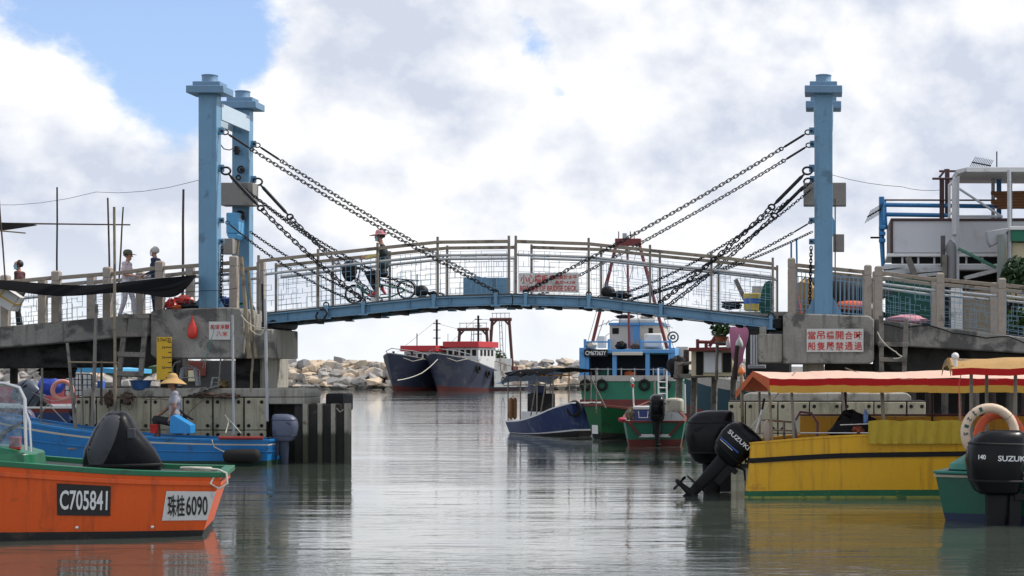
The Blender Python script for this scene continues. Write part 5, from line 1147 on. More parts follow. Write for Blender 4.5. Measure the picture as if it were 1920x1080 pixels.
vt('mast_leg', RREDP, [(1180, 652, VY + .6), (1176, 452, VY + 1.6)], .075)
vb('mast_head', RREDP, 1153, 1201, 447, 460, VY + .6, .6); vb('radar_box', GREYP, 1167, 1175, 437, 447, VY + .7, .4)
for a in (1160, 1182, 1189): vt('aerial', BLACKM, [(a, 447, VY + .8), (a, 434, VY + .8)], .03)
for a, b in ((1097, 1142), (1202, 1256)):
    vt('deck_rail', SKYB, [(a, 641, VY + .3), (b, 641, VY + .3)], .05)
    for t in (0, 1): vt('rail_post', SKYB, [(lerp(a, b, t), 656, VY + .3), (lerp(a, b, t), 636, VY + .3)], .09)
for a, b, c in ((1118, 640, 1132), (1258, 640, 1252), (1136, 610, 1142)): vt('roof_rail', WHITEP, [(a, b, VY + 2), (c, 600, VY + 2)], .035)
vt('roof_rail', WHITEP, [(1122, 612, VY + 2), (1150, 600, VY + 2), (1236, 600, VY + 2), (1262, 615, VY + 2)], .035)
m = MB(); m.torus(W(1262, 632, VY + 1), .32, .05, (0, 1, 0), 18, 6); m.torus(W(1262, 632, VY + 1), .12, .05, (0, 1, 0), 12, 6); m.build('hose_reel', M('reel_dark', (.05, .06, .07), .6), fv)
vb('cream_side_house', CREAM, 1268, 1290, 650, 705, VY + 3, 3); vt('white_ladder_rail', WHITEP, [(1235, 760, VY - 4), (1234, 690, VY - 4)], .05); vt('white_ladder_rail', WHITEP, [(1250, 755, VY - 4), (1250, 695, VY - 4)], .05)
for py in (716, 727, 738, 750): vt('ladder_rung', WHITEP, [(1235, py, VY - 4), (1250, py, VY - 4)], .035)
# deck clutter of the fishing vessel
for k, (px, py, y_, rx, rz, mat, nm_) in enumerate(((1135, 700, VY + 1, .5, .3, GREENN, 'net_heap'), (1182, 702, VY + .8, .4, .2, M('orange_float2', (.6, .14, .04), .6), 'float_heap'), (1165, 648, VY + .8, .35, .25, BLACKM, 'rope_heap'), (1192, 650, VY + .5, .3, .2, DKWOOD, 'winch'), (1108, 648, VY + .6, .4, .25, CREAM, 'fish_box'), (1238, 698, VY + 1, .4, .3, SKYB, 'fish_box'), (1172, 594, VY + 3, .6, .14, BLACKM, 'roof_net'), (1215, 594, VY + 3, .5, .2, CREAM, 'roof_box'))):
    lump(nm_, mat, W(px, py, y_), (rx, .4, rz), 300 + k, fv, .22)
for px in (1098, 1128, 1208, 1246):
    m = MB(); m.torus(W(px, 722, VY - .2), .28, .10, (0, 1, 0), 18, 8); m.build('tyre_fender', RUBBER, fv)
    vt('fender_rope', ROPED, [(px, 716, VY - .16), (px, 706, VY - .1)], .025)
for a in (1120, 1140, 1165, 1190, 1225, 1245): vt('deck_stanchion', GREYP, [(a, 706, VY + .2), (a, 690, VY + .2)], .04)
vt('deck_line', GREYP, [(1106, 692, VY + .2), (1256, 693, VY + .2)], .03); vt('hanging_cloth_line', ROPE, [(1143, 625, VY + 1.8), (1120, 640, VY + 1.4)], .02)
for a, b, c, d in ((1157, 452, 1098, 655), (1197, 452, 1264, 655), (1157, 455, 1200, 610), (1197, 455, 1160, 610)): vt('stay_wire', BLACKM, [(a, b, VY + .8), (c, d, VY + 1.2)], .015)
# ================================================================ trawlers by the breakwater
THULL = M('trawler_hull', (.022, .030, .060), .6, 0, .25, .3, .1, 4, dirt=(.06, .06, .075), ds=.35, dth=.52, streak=(.07, .06, .06), samt=.4); TRED = M('trawler_red', (.11, .022, .018), .8, 0, .3, .4, .1, 4)
TGRY = M('trawler_grey', (.30, .31, .31), .8, 0, .2, .4, .1, 4, dirt=(.14, .10, .08), ds=.5, dth=.52); TROOF = M('trawler_roof', (.50, .03, .035), .55, 0, .1, .4, .05, 4); TWHT = M('trawler_white', (.62, .62, .60), .7, 0, .12, .4, .05, 4, dirt=(.3, .24, .2), ds=.6, dth=.58); TRUST = M('gantry_brown', (.10, .035, .03), .75, 0, .2, .4)
def trawler(label, px, gant, zr, hot):
    hd_ = Vector((-.25, -.968, 0)); by = 207.0; bo_ = Vector((X(px, by), by, 0)) - hd_*25
    t = boat('trawler', label, bo_, hd_, 'trawler', 'trawlers moored at the breakwater')
    TS = [(0, 2.5, 2.2, 1.5, -.3, -.6), (6, 2.8, 2.5, 1.6, -.3, -.6), (12, 2.9, 2.5, 2.0, -.3, -.6), (17, 2.9, 2.3, 2.7, -.3, -.6), (21, 2.8, 1.7, 3.4, -.3, -.5), (23.6, 2.1, .8, 3.95, -.3, -.4, .5), (25.2, .35, .06, 4.35, -.2, -.3, 1.2)]
    hull(t, TS, [('oxide_bottom', 0, .19, TRED), ('hull_side', .19, 1.0, THULL)], TRED, TGRY, 1.2, TGRY, .12, 5, .2, .12)
    def p(name, mat, x0_, x1_, y0_, y1_, z0, z1): m = MB(); m.box(x0_, x1_, y0_, y1_, z0, z1); return m.build(name, mat, t, .03, local=True)
    w_ = p('wheelhouse', TWHT, 14.2, 19.0, -2.1, 2.1, 1.6, zr - .75)
    for k in range(5): p('window', BLACKM, 18.98, 19.03, -1.85 + k*.78, -1.85 + k*.78 + .55, zr - 1.75, zr - 1.02)
    for k in range(4): p('window', BLACKM, 14.9 + k*1.0, 15.5 + k*1.0, 2.08, 2.13, zr - 1.75, zr - 1.02)
    p('roof', TROOF, 13.9, 19.5, -2.35, 2.35, zr - .72, zr - .02)
    p('deck_house', TGRY, 9.0, 14.0, -1.9, 1.9, 1.5, zr - 2.0); p('net_drum', TRUST, 6.0, 7.8, -1.4, 1.4, 1.5, 3.0)
    p('side_plating', TGRY, 6.5, 16.5, 2.93, 2.98, .4, 2.4)
    (gx, gw, gz) = gant
    def tu(name, pts, r_, mat=TRUST): m = MB(); m.tube(pts, r_, 6); return m.build(name, mat, t, local=True)
    for s_ in (-1, 1): tu('gantry_leg', [(gx, s_*(gw + .55), 1.6), (gx, s_*gw, gz)], .19)
    for s_ in (-1, 1): tu('gantry_knee', [(gx, s_*(gw + .06), gz - .8), (gx, s_*(gw - .7), gz)], .13)
    tu('gantry_beam', [(gx, -gw - .3, gz), (gx, gw + .3, gz)], .22); tu('gantry_rail', [(gx, -gw - .1, gz + .8), (gx, gw + .1, gz + .8)], .045, TGRY)
    for k in range(5): tu('gantry_stanchion', [(gx, lerp(-gw, gw, k/4), gz), (gx, lerp(-gw, gw, k/4), gz + .85)], .035, TGRY)
    for s_ in (-.22, .22): tu('ladder_stile', [(gx + 1.2, s_ + hot, 2.4), (gx + .1, s_*.7, gz)], .05, TGRY)
    for k in range(9):
        a = k/8; tu('ladder_rung', [(lerp(gx + 1.2, gx + .1, a), -.22 + hot*(1 - a), lerp(2.4, gz, a)), (lerp(gx + 1.2, gx + .1, a), .22 + hot*(1 - a), lerp(2.4, gz, a))], .03, TGRY)
    tu('mast', [(13.4, -.6, zr - .3), (13.4, -.6, zr + 3.3)], .13, BLACKM)
    for zz in (1.0, 2.0, 2.8): tu('mast_lamp_arm', [(13.4, -1.1, zr + zz), (13.4, -.1, zr + zz)], .05, BLACKM)
    for x_, y_ in ((16, -1.9), (17.5, -1.2), (15, 1.7)): tu('aerial', [(x_, y_, zr - .05), (x_, y_, zr + 1.5)], .03, BLACKM)
    tu('bow_rail', [(26.0, 0, 5.0), (24.0, 1.8, 4.7), (22, 2.6, 4.3)], .05, TGRY); tu('bow_rail', [(26.0, 0, 5.0), (24.0, -1.8, 4.7), (22, -2.6, 4.3)], .05, TGRY)
    for y_ in (-1.5, 1.5): tu('bollard', [(23.3, y_*.8, 3.9), (23.3, y_*.8, 4.7)], .14, BLACKM)
    for k in range(6): tu('deck_stanchion', [(8 + k*1.6, 2.85, stat([q_ if len(q_) == 7 else (*q_, 0) for q_ in TS], 8 + k*1.6)[3]), (8 + k*1.6, 2.85, stat([q_ if len(q_) == 7 else (*q_, 0) for q_ in TS], 8 + k*1.6)[3] + 1.0)], .035, TRUST)
    tu('deck_rail', [(8, 2.85, 2.8), (12, 2.85, 3.05), (16, 2.85, 3.6)], .04, TRUST)
    for x_, z_ in ((20.5, 2.6), (18, 2.0), (14, 1.2)):
        m = MB(); m.torus((x_, stat([q_ if len(q_) == 7 else (*q_, 0) for q_ in TS], x_)[1] + .02, z_), .4, .13, (0, 1, 0), 16, 6); m.build('tyre_fender', RUBBER, t, local=True)
    tu('stay_wire', [(gx, -gw, gz), (13.4, -.6, zr + 2.8)], .02, BLACKM); tu('stay_wire', [(13.4, -.6, zr + 3.2), (24.5, 0, 4.6)], .02, BLACKM); tu('hoist_wire', [(gx, gw*.6, gz), (gx + .2, gw*.6, 1.8)], .02, BLACKM)
    p('anchor_winch', TRUST, 21.2, 22.2, -.7, .7, 3.3, 4.3)
    tu('bow_rope', [(25.9, .5, 4.2), (24.6, 2.0, 3.5), (23.0, 2.6, 3.8)], .035, ROPE)
    return t
trawler('left of two dark trawlers, its bow nearest the boulders', 742, (4.5, 1.85, 7.75), 5.45, .3)
trawler('right of two dark trawlers, its roof brighter red', 824, (8.2, 1.15, 8.9), 5.95, .8)
rope('pale mooring rope running down from the bow of the left trawler', [(822, 672, 206), (790, 700, 201), (745, 713, 196)], .045, ROPE, .12)
# little tree behind the breakwater
r = thing('small_tree', 'small green tree showing behind the trawler stern', 'tree', (X(932, 250), 250, 3))
m = MB(); m.tube([(X(932, 250), 250, 1.5), (X(932, 250) + .2, 250, 4.2)], [.15, .08], 6); m.build('trunk', DKWOOD, r)
def leafmass(c, rx, ry, rz, n, s, seed):
    q = random.Random(seed); m = MB()
    for k in range(n):
        d = Vector((q.gauss(0, 1), q.gauss(0, 1), q.gauss(0, 1))); d = d.normalized()*(q.random()**.4); p = Vector(c) + Vector((d.x*rx, d.y*ry, d.z*rz))
        u = Vector((q.gauss(0, 1), q.gauss(0, 1), q.gauss(0, 1))).normalized(); v = u.orthogonal().normalized(); u = v.cross(u)
        m.add([p - v*s, p + u*s*.45, p + v*s, p - u*s*.45], [(0, 1, 2, 3)])
    return m
LEAF = M('leaf_green', (.045, .10, .022), .6, 0, .4, 3, 0); LEAFD = M('leaf_dark', (.03, .07, .02), .6, 0, .4, 3, 0)
o = leafmass((X(933, 250), 250, 4.3), 1.3, 1.0, 1.2, 500, .2, 4).build('crown', LEAF, r, smooth=0)
# ================================================================ right bank: stilt houses behind the ramp
CABW = M('cabin_white', (.62, .62, .63), .7, 0, .06, .8, .05, 20, dirt=(.52, .51, .51), ds=1, dth=.58); MAROON = M('maroon_trim', (.07, .03, .03), .6, 0, .2, 2); DKWALL = M('dark_boarding', (.055, .052, .050), .85, 0, .35, 1.2, .3, 12, dirt=(.13, .12, .11), ds=.8, dth=.55)
BLUPIPE = M('blue_pipe', (.03, .19, .42), .45, 0, .2, 2); TAN = M('tan_wall', (.30, .25, .18), .8, 0, .2, 1.5, .2, 15, dirt=(.22, .16, .10), ds=1); CRW = M('cream_wall', (.58, .50, .33), .8, 0, .12, 1.5, .15, 15, dirt=(.4, .33, .2), ds=1.2, dth=.58)
ROOFW = M('roof_sheet', (.60, .60, .60), .65, 0, .1, 1.5, .1, 15, dirt=(.33, .31, .28), ds=1.5)
def qbox(root, name, mat, px0, px1, py0, py1, y, dy, bev=.015):
    m = MB(); m.box(X(px0, y), X(px1, y), y, y + dy, Z(py1, y), Z(py0, y)); return m.build(name, mat, root, bev)
def qtube(root, name, mat, pts, r_, n=8):
    m = MB(); m.tube([W(*p) for p in pts], r_, n); return m.build(name, mat, root)
r = thing('stilt_house', 'stilt house with a white cabin on top, behind the right ramp', 'house', (X(1780, 46), 46, 0))
qbox(r, 'lower_wall', DKWALL, 1690, 2150, 520, 700, 45.6, 4)
qbox(r, 'floor_slab', CONCD, 1640, 2150, 690, 702, 44.6, 6)
wall = qbox(r, 'green_boarding', GREENN, 1660, 1745, 522, 606, 43.4, .08); wall2 = qbox(r, 'tan_wall', TAN, 1800, 1872, 545, 625, 43.6, .08); qbox(r, 'tan_wall', CRW, 1890, 2100, 452, 560, 44.2, .3)
qbox(r, 'white_curtain', WHITEP, 1783, 1805, 540, 620, 43.5, .05)
for i in range(12): qtube(r, 'stilt', DKWOOD if i % 2 else GREYWOOD, [(1650 + i*30, 860, 43.5 + (i % 3)*.9), (1650 + i*30 + rnd.uniform(-4, 4), 690, 43.5 + (i % 3)*.9)], .09)
qbox(r, 'dark_underfloor', DKWALL, 1560, 2150, 735, 860, 47.5, .2)
c = qbox(r, 'cabin', CABW, 1673, 2000, 413, 474, 45.0, 2.6)
for (a, b, p, q) in ((1670, 2000, 409, 414), (1669.5, 1674.5, 410, 475), ): qbox(r, 'cabin_trim', MAROON, a, b, p, q, 44.95, 2.7)
qbox(r, 'cabin_sill', WHITEP, 1664, 2000, 475, 481, 44.9, 2.6); qbox(r, 'louvre_band', BLACKM, 1672, 2000, 482, 494, 45.1, .2)
for i in range(9): qbox(r, 'louvre_mullion', WHITEP, 1690 + i*30, 1694 + i*30, 481.5, 494.5, 45.06, .1)
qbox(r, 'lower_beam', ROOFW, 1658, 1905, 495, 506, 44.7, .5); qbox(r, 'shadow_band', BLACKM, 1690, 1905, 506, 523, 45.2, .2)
for (p, q, w_) in (((1652, 513), (1790, 503), .07), ((1652, 524), (1780, 512), .05), ((1808, 522), (1895, 500), .06), ((1640, 505), (1690, 499), .05)):
    m = MB(); m.bar(W(*p, 44.4), W(*q, 44.4), .4, w_*1.6); m.build('roof_batten', ROOFW, r)
for (a, b, py0, py1, mat, rr2, y) in ((1702, 1717, 482, 520, GREYWOOD, .09, 44.0), (1768, 1768, 442, 500, M('post_grey', (.11, .10, .10), .7), .07, 44.0), (1771, 1771, 478, 525, GREYWOOD, .07, 43.8)):
    m = MB(); m.bar(W(a, py0, y), W(b, py1, y), rr2*1.6, rr2*1.6, (1, 0, 0)); m.build('old_post', mat, r, .01)
m = MB(); m.tube([W(1775, 458, 43.9), W(1781, 462, 43.9), W(1785, 472, 43.9), W(1786, 490, 43.9), W(1784, 525, 43.9)], [.15, .15, .145, .14, .13], 14); m.build('vent_duct', M('duct_grey', (.24, .24, .24), .6, 0, .15, 3), r)
# roof terrace frame
f = thing('terrace_frame', 'steel frame with a flat white roof on the stilt house, far right', 'canopy', (X(1860, 45), 45, 4.9))
m = MB(); m.prism(PX([(1793, 318), (1812, 313.5), (2100, 315), (2100, 322), (1812, 321), (1796, 326)], 44.0), 44.0, 46.8); m.build('flat_roof', ROOFW, f, .01)
qbox(f, 'roof_fascia', WHITEP, 1812, 2100, 313, 322.5, 43.93, .05)
for px, py0, py1, y, w_, mat in ((1796, 331, 525, 43.7, .07, GREYP), (1862, 322, 520, 45.6, .09, GREYP), (1894, 322, 520, 44.2, .10, M('post_mid', (.22, .22, .22), .6)), (1873, 322, 470, 45.9, .12, BLUPIPE), (1766, 334, 416, 45.6, .12, MAROON), (1776, 317, 400, 46.2, .12, MAROON), (1789, 331, 480, 44.6, .07, WHITEP), (1780, 345, 430, 45.3, .07, WHITEP)):
    m = MB(); x_ = X(px, y); m.box(x_ - w_/2, x_ + w_/2, y - w_/2, y + w_/2, Z(py1, y), Z(py0, y)); m.build('frame_post', mat, f, .008)
for p, q, y, r_, mat in (((1797, 353), (1877, 405), 43.8, .03, GREYP), ((1748, 335), (1797, 335), 45.4, .03, MAROON), ((1761, 321), (1800, 321), 46.2, .03, MAROON), ((1761, 333), (1773, 318), 45.8, .03, MAROON), ((1797, 406), (1880, 406), 44.2, .035, GREYP), ((1797, 466), (1868, 502), 43.6, .04, M('green_pole', (.08, .22, .15), .6)), ((1780, 347), (1797, 331), 44.8, .035, WHITEP), ((1780, 402), (1797, 392), 44.8, .035, WHITEP)):
    qtube(f, 'brace', mat, [(*p, y), (*q, y)], r_)
for k in range(6): qtube(f, 'stored_pipe', M('rusty_pipe', (.20, .08, .035), .7, .2, .3, 3), [(1858 + 6*(k % 3), 362 + k*5.5, 44.8), (2000, 360 + k*5, 44.8)], .045)
qbox(f, 'white_panel', M('panel_white', (.62, .60, .60), .6), 1787, 1796, 334, 440, 44.3, .5)
s_ = thing('pipe_scaffold', 'blue pipe scaffold above the white cabin', 'scaffold', (X(1656, 45.5), 45.5, 4.6))
m = MB(); m.tube([W(1656, 505, 45.3), W(1653, 440, 45.3), W(1653, 369, 45.3)], [.05, .07, .07], 8); m.build('upright', BLUPIPE, s_); qtube(s_, 'upright', BLUPIPE, [(1661, 430, 46.0), (1658, 375, 46.0)], .05)
for (a, b, y, r_, mat) in (((1655, 384), (2000, 389), 45.6, .055, BLUPIPE), ((1660, 402), (1782, 404), 45.6, .055, BLUPIPE), ((1655, 375), (1880, 375.5), 45.5, .022, MAROON), ((1632, 445.5), (1655, 445.5), 45.3, .025, BLACKM)): qtube(s_, 'ledger', mat, [(*a, y), (*b, y)], r_)
for zz in (427, 438, 451): m = MB(); m.obox(W(1654, zz, 45.2), (.17, .14, .10)); m.build('coupler', BLUPIPE, s_, .02)
def yagi(label, a, b, y, n, h):
    root = thing('tv_antenna', label, 'antenna', W(*a, y), 0, 'television antennas on the stilt house'); A, B = W(*a, y), W(*b, y)
    m = MB(); m.tube([A, B], .018, 6); m.build('boom', BLACKM, root)
    for k in range(n):
        p = A.lerp(B, (k + .5)/n); m = MB(); m.tube([p + Vector((-.08, 0, -h)), p + Vector((.08, 0, h))], .008, 5); m.build('element', BLACKM, root)
yagi('small antenna on the blue scaffold post', (1653, 391), (1626, 407), 45.2, 9, .17); yagi('antenna lying on the flat white roof', (1858, 311), (1822, 304), 44.6, 12, .14)
stick('thin mast rising from the flat white roof', (1869, 315), (1869, 284), 45, .016, BLACKM, 'roof_mast', 'mast')
r = thing('corner_house', 'cream house corner with a green awning at the right edge', 'house', (X(1910, 43.8), 43.8, 2.4))
qbox(r, 'wall', CRW, 1897, 2100, 455, 560, 43.2, 3); 
m = MB(); m.prism([(43.0, Z(452, 43)), (43.0, Z(430, 43)), (44.5, Z(418, 43)), (44.5, Z(424, 43)), (43.06, Z(452, 43))], X(1896, 43), X(2100, 43), 'x'); m.build('awning', M('awning_green', (.015, .16, .09), .7), r)
qbox(r, 'awning_strip', WHITEP, 1893, 2100, 424, 431, 42.95, .05); 
m = MB(); m.prism(PX([(1850, 433), (1866, 431), (1891, 427), (1891, 432), (1879, 444), (1878, 452), (1858, 462), (1853, 452)], 43.0), 43.0, 43.5); m.build('lamp_hood', GREYP, r, .02)
qtube(r, 'lamp_post', M('post_green_grey', (.22, .25, .22), .7), [(1877, 540, 42.9), (1878, 440, 42.9)], .10); qtube(r, 'lamp_post', GREYP, [(1893, 540, 42.8), (1892, 320, 43.5)], .05)
for k, (px, py, y, rx, rz, n, s__, lab) in enumerate(((1905, 515, 42.4, .35, .42, 500, .10, 'bushy green plant at the right edge behind the railing'), (1888, 600, 41.6, .22, .25, 220, .09, 'leafy plant low behind the right railing'), (1915, 600, 41.6, .28, .3, 260, .1, 'leafy plant at the far right behind the railing'))):
    r = thing('potted_plant', lab, 'plant', W(px, py, y) - Vector((0, 0, rz)), 0, 'plants by the cream house'); c_ = W(px, py, y)
    m = MB(); m.tube([c_ - Vector((0, 0, rz*1.6)), c_], .02, 6); m.build('stem', DKWOOD, r); leafmass(c_, rx, rx*.8, rz, n, s__, 90 + k).build('foliage', LEAF if k else LEAFD, r, smooth=0)
# behind the bars of the right tower
ORG = M('orange_cover', (.78, .11, .02), .6, 0, .2, 5, .3, 20)
o = MB(); c = W(1594, 574, 41.7); o.loft([[c + Vector((x_, math.cos(a)*.25*k, math.sin(a)*.13*k + .03*(1 - k))) for a in [2*math.pi*j/12 for j in range(12)]] for x_, k in ((-.32, .2), (-.26, .8), (-.05, 1.0), (.12, .98), (.30, .85), (.33, .3))]); tag(o.build('folded_liferaft', ORG), 'orange bundle behind the blue bars beside the right tower', 'bundle')
for px, py, y, rx, rz, mat, lab in ((1600, 590, 41.8, .7, .22, BLACKM, 'dark heap below the orange bundle'), (1510, 562, 42.4, .3, .5, M('ochre_cloth', (.35, .22, .08), .8), 'ochre cloth behind the bars left of the right tower'), (1580, 545, 43.2, 1.1, .35, DKWALL, 'dark netting heap behind the right tower'), (1700, 600, 42.2, .5, .12, M('pink_cloth', (.55, .25, .30), .8), 'pinkish cloth at the foot of the green boarding')):
    tag(lump('heap', mat, W(px, py, y), (rx, .3, rz), int(px), None, .18), lab, 'heap')
pole('orange pole leaning behind the right end post', [(1502, 590), (1494, 545)], .03, ORG, 41.8, 'orange_pole')
for px, t_ in ((1494, 447), (1484, 455)): pole('thin blue pole %s above the right bridge end' % ('tallest' if px == 1494 else 'shorter'), [(px, 600), (px - .5, t_)], .022, BLUPIPE, 42.6, 'blue_pole', taper=1)
# ---------------------------------------------------------------- stilt house under the right leaf
r = thing('stilt_shack', 'grey stilt shack under the right end of the bridge span', 'shack', (X(1430, 44), 44, 0))
qbox(r, 'flat_roof', CONC2, 1348, 1480, 584, 592, 43.2, 3.5); qbox(r, 'wall', DKWALL, 1398, 1480, 592, 705, 43.6, 3); qbox(r, 'floor', GREYWOOD, 1394, 1480, 704, 712, 43.4, 3.2)
for px in (1410, 1450): qtube(r, 'stilt', GREYWOOD, [(px - 3, 860, 43.6 + (px % 3)*.5), (px, 706, 43.6 + (px % 3)*.5)], .085)
j_ = thing('jetty', 'weathered timber jetty reaching left from the stilt shack', 'jetty', (X(1330, 54), 54, 0))
for k_ in range(3): m = MB(); m.bar(W(1264, 705.5 + k_*.4, 53.4 + k_*.5), W(1398, 701 + k_*.4, 53.4 + k_*.5), .42, .12); m.build('deck_plank', GREYWOOD, j_, .01)
for px, y_ in ((1274, 53.5), (1302, 54.6), (1340, 54.6), (1376, 54.6)): qtube(j_, 'pile', GREYWOOD, [(px - 3, 830, y_), (px, 704, y_)], .10)
qtube(j_, 'rail_post', GREYWOOD, [(1272, 706, 53.5), (1273, 678, 53.5)], .13); qtube(j_, 'rail', GREYWOOD, [(1270, 684, 53.4), (1372, 669, 53.4)], .05); qtube(j_, 'rail_post', DKWOOD, [(1286, 706, 54.2), (1287, 656, 54.2)], .09); qtube(j_, 'rail_post', DKWOOD, [(1379, 706, 53.4), (1381, 650, 53.4)], .12)
qbox(r, 'bench', GREYP, 1402, 1435, 684, 691, 43.0, .5)
r = thing('shore_hut', 'small cream hut with a dark red roof beyond the jetty', 'hut', (X(1335, 52), 52, 0))
qbox(r, 'wall', CRW, 1296, 1374, 656, 705, 52, 2.5); qbox(r, 'door', BLACKM, 1305, 1318, 660, 703, 51.94, .08); qbox(r, 'white_panel', CABW, 1320, 1353, 660, 699, 51.93, .06); qbox(r, 'window', BLACKM, 1355, 1371, 662, 698, 51.94, .08)
m = MB(); m.prism(PX([(1290, 658), (1292, 652), (1378, 650), (1380, 657)], 51.6), 51.6, 55); m.build('roof', M('roof_maroon', (.17, .03, .03), .8, 0, .2, 2), r)
for a, b in (((1308, 652), (1308, 636)), ((1324, 652), (1324, 640)), ((1308, 641), (1342, 642)), ((1330, 650), (1345, 624)), ((1345, 624), (1345, 650)), ((1333, 641), (1344, 634))): qtube(r, 'roof_rail', DRED, [(*a, 52.3), (*b, 52.3)], .05)
r = thing('moored_boat', 'dark teal and red boat hull moored behind the jetty', 'boat', (X(1525, 62), 62, 0), math.pi)
hull(r, [(-3, 1.4, 1.2, 1.55, -.3, -.5), (0, 1.5, 1.3, 1.5, -.3, -.5), (3, 1.4, 1.1, 1.7, -.3, -.5), (4.5, .3, .1, 2.1, 0, 0)], [('oxide_bottom', 0, .42, DRED), ('hull_side', .42, .85, M('teal_dark', (.012, .05, .07), .6)), ('top_strake', .85, 1.0, RUSTW)], DRED, DECKG, 1.0, RUSTW, .08, 3)
r = thing('paint_barrel', 'yellow and blue striped barrel on the shack roof', 'barrel', W(1413, 583, 43.6))
c_ = W(1413, 583, 43.6); YB_ = M('barrel_yellow', (.62, .48, .10), .5); m = MB(); m.lathe([(.20, .0), (.24, .02), (.245, .17)], c_, 20); m.build('lower_band', YB_, r); m = MB(); m.lathe([(.246, .172), (.25, .30)], c_, 20); m.build('blue_band', M('barrel_blue', (.04, .15, .5), .5), r); m = MB(); m.lathe([(.25, .302), (.255, .42), (.23, .43)], c_, 20); m.build('upper_band', YB_, r)
tag(qbox(None, 'grey_crate', GREYP, 1410, 1432, 536, 552, 44.0, .5), 'grey crate behind the striped barrel', 'crate')
m = MB(); m.bar(W(1379, 524, 43.9), W(1397, 562, 43.9), .05, .11, (1, 0, 0)); tag(m.build('leaning_plank', GREYWOOD), 'short plank leaning over the shack roof', 'plank')
tag(qbox(None, 'flat_cart', DKWOOD, 1352, 1395, 565, 568, 43.8, .5), 'flat board on the shack roof left of the barrel', 'board'); tag(lump('dark_bundle', BLACKM, W(1372, 574, 43.9), (.24, .2, .08), 81), 'dark bundle under the flat board on the shack roof', 'bundle')
cloth('green_net_drape', 'dark green net draped beside the striped barrel', [[W(a, b, 43.3) for a, b in ((1432, 530), (1440, 526), (1450, 526))], [W(a, b, 43.2) for a, b in ((1426, 555), (1438, 552), (1450, 553))], [W(a, b, 43.2) for a, b in ((1420, 586), (1434, 588), (1450, 588))]], GREENN, cat='net')
PINK = M('pink_cloth2', (.62, .22, .36), .85, 0, .12, 4, .1, 20)
cloth('pink_cloth', 'pink cloth hanging below the right end of the span', [[W(a, b, 42.2) for a, b in ((1366, 612), (1377, 613), (1388, 612), (1402, 612))], [W(a, b, 42.1) for a, b in ((1369, 640), (1378, 628), (1386, 632), (1406, 628))], [W(a, b, 42.1) for a, b in ((1372, 672), (1380, 668), (1390, 668), (1393, 664))], [W(a, b, 42.1) for a, b in ((1378, 684), (1384, 690), (1391, 680), (1394, 676))]], PINK, cat='cloth')
bag('white plastic bag hanging in front of the pink cloth', 1386, 641, .20, .34, 41.7, WHITEP, 31); bag('small white plastic bag left of the pink cloth', 1366, 642, .14, .28, 42.3, WHITEP, 32)
pole('dark slanting post in front of the pink cloth', [(1377, 712), (1383, 648)], .07, DKWOOD, 41.6, 'upright_post')
r = thing('potted_plant', 'green pot plant in a clay pot on the hut roof', 'plant', W(1353, 640, 47)); c_ = W(1353, 638, 47); m = MB(); m.lathe([(.12, -.14), (.18, .10), (.19, .10), (.17, .08)], c_, 14); m.build('pot', M('clay', (.30, .10, .05), .8), r); leafmass(c_ + Vector((-.03, 0, .30)), .26, .2, .28, 240, .08, 97).build('foliage', LEAF, r, smooth=0)
tag(qbox(None, 'plant_shelf', GREYWOOD, 1340, 1366, 641, 645, 46.8, .6), 'narrow shelf under the pot plant', 'shelf'); pole('upright post carrying the plant shelf', [(1344, 712), (1345, 610)], .05, GREYWOOD, 47.2, 'upright_post')
tag(lump('black_net_bundle', BLACKM, W(1272, 690, 53.9), (.34, .25, .32), 83), 'black net bundle on the corner post of the jetty', 'net')
# ================================================================ left bank: moored boats and sheds under the ramp
LNAVY = M('left_navy', (.012, .035, .12), .5, 0, .25, 2, .1, 20)
r = boat('moored_boat', 'dark blue boat with a red rail behind the left pier', (X(150, 47), 47.2, 0), (-1, 0)); hull(r, [(0, .9, .75, 1.02, -.1, -.2), (3, 1.0, .85, 1.05, -.1, -.2), (6, .9, .6, 1.25, -.1, -.2), (7.5, .2, .1, 1.6, 0, 0)], [('hull_side', 0, .9, LNAVY), ('red_rail', .9, 1.0, DRED)], LNAVY, DECKG, .5, WHITEP, .06, 3)
outboard(r, (.9, .75, .95), 1.05, R(55), M('slate_cowl', (.07, .085, .11), .4, 0, .2, 3), BLACKM, label='slate outboard motor tilted up')
r = boat('moored_boat', 'bright blue boat moored close behind the orange boat', (X(150, 41.5), 41.4, 0), (-1, 0)); hull(r, [(0, .8, .7, .55, -.1, -.2), (3, .9, .75, .58, -.1, -.2), (5, .8, .5, .75, -.1, -.2), (6.2, .2, .1, 1.0, 0, 0)], [('hull_side', 0, .84, BLUEH), ('pale_line', .84, 1.0, M('teal_rail', (.06, .28, .40), .5))], LNAVY, DECKG, .2, WHITEP, .05, 3)
outboard(r, (1.0, .5, .55), .7, R(35), M('violet_cowl', (.06, .06, .13), .45), BLACKM, label='small violet-grey outboard motor')
r = thing('moored_shed_boat', 'maroon-covered boat far under the left ramp', 'boat', (X(50, 54), 54, 0), math.pi); hull(r, [(-3, 1.2, 1, 1.0, -.1, -.2), (0, 1.3, 1.1, 1.0, -.1, -.2), (4, 1.1, .8, 1.3, -.1, -.2), (5.5, .2, .1, 1.7, 0, 0)], [('hull_side', 0, 1.0, BLUEH)], LNAVY, DECKG, .4, WHITEP, .06, 3)
m = MB(); m.loft([[Vector((x_, math.cos(a)*1.1, 1.0 + math.sin(a)*.55)) for a in [math.pi*j/8 for j in range(9)]] for x_ in (-1.2, 0, 1.3, 2.6)]); m.build('maroon_cover', M('maroon_tarp', (.16, .02, .03), .8, 0, .2, 2), r, local=True)
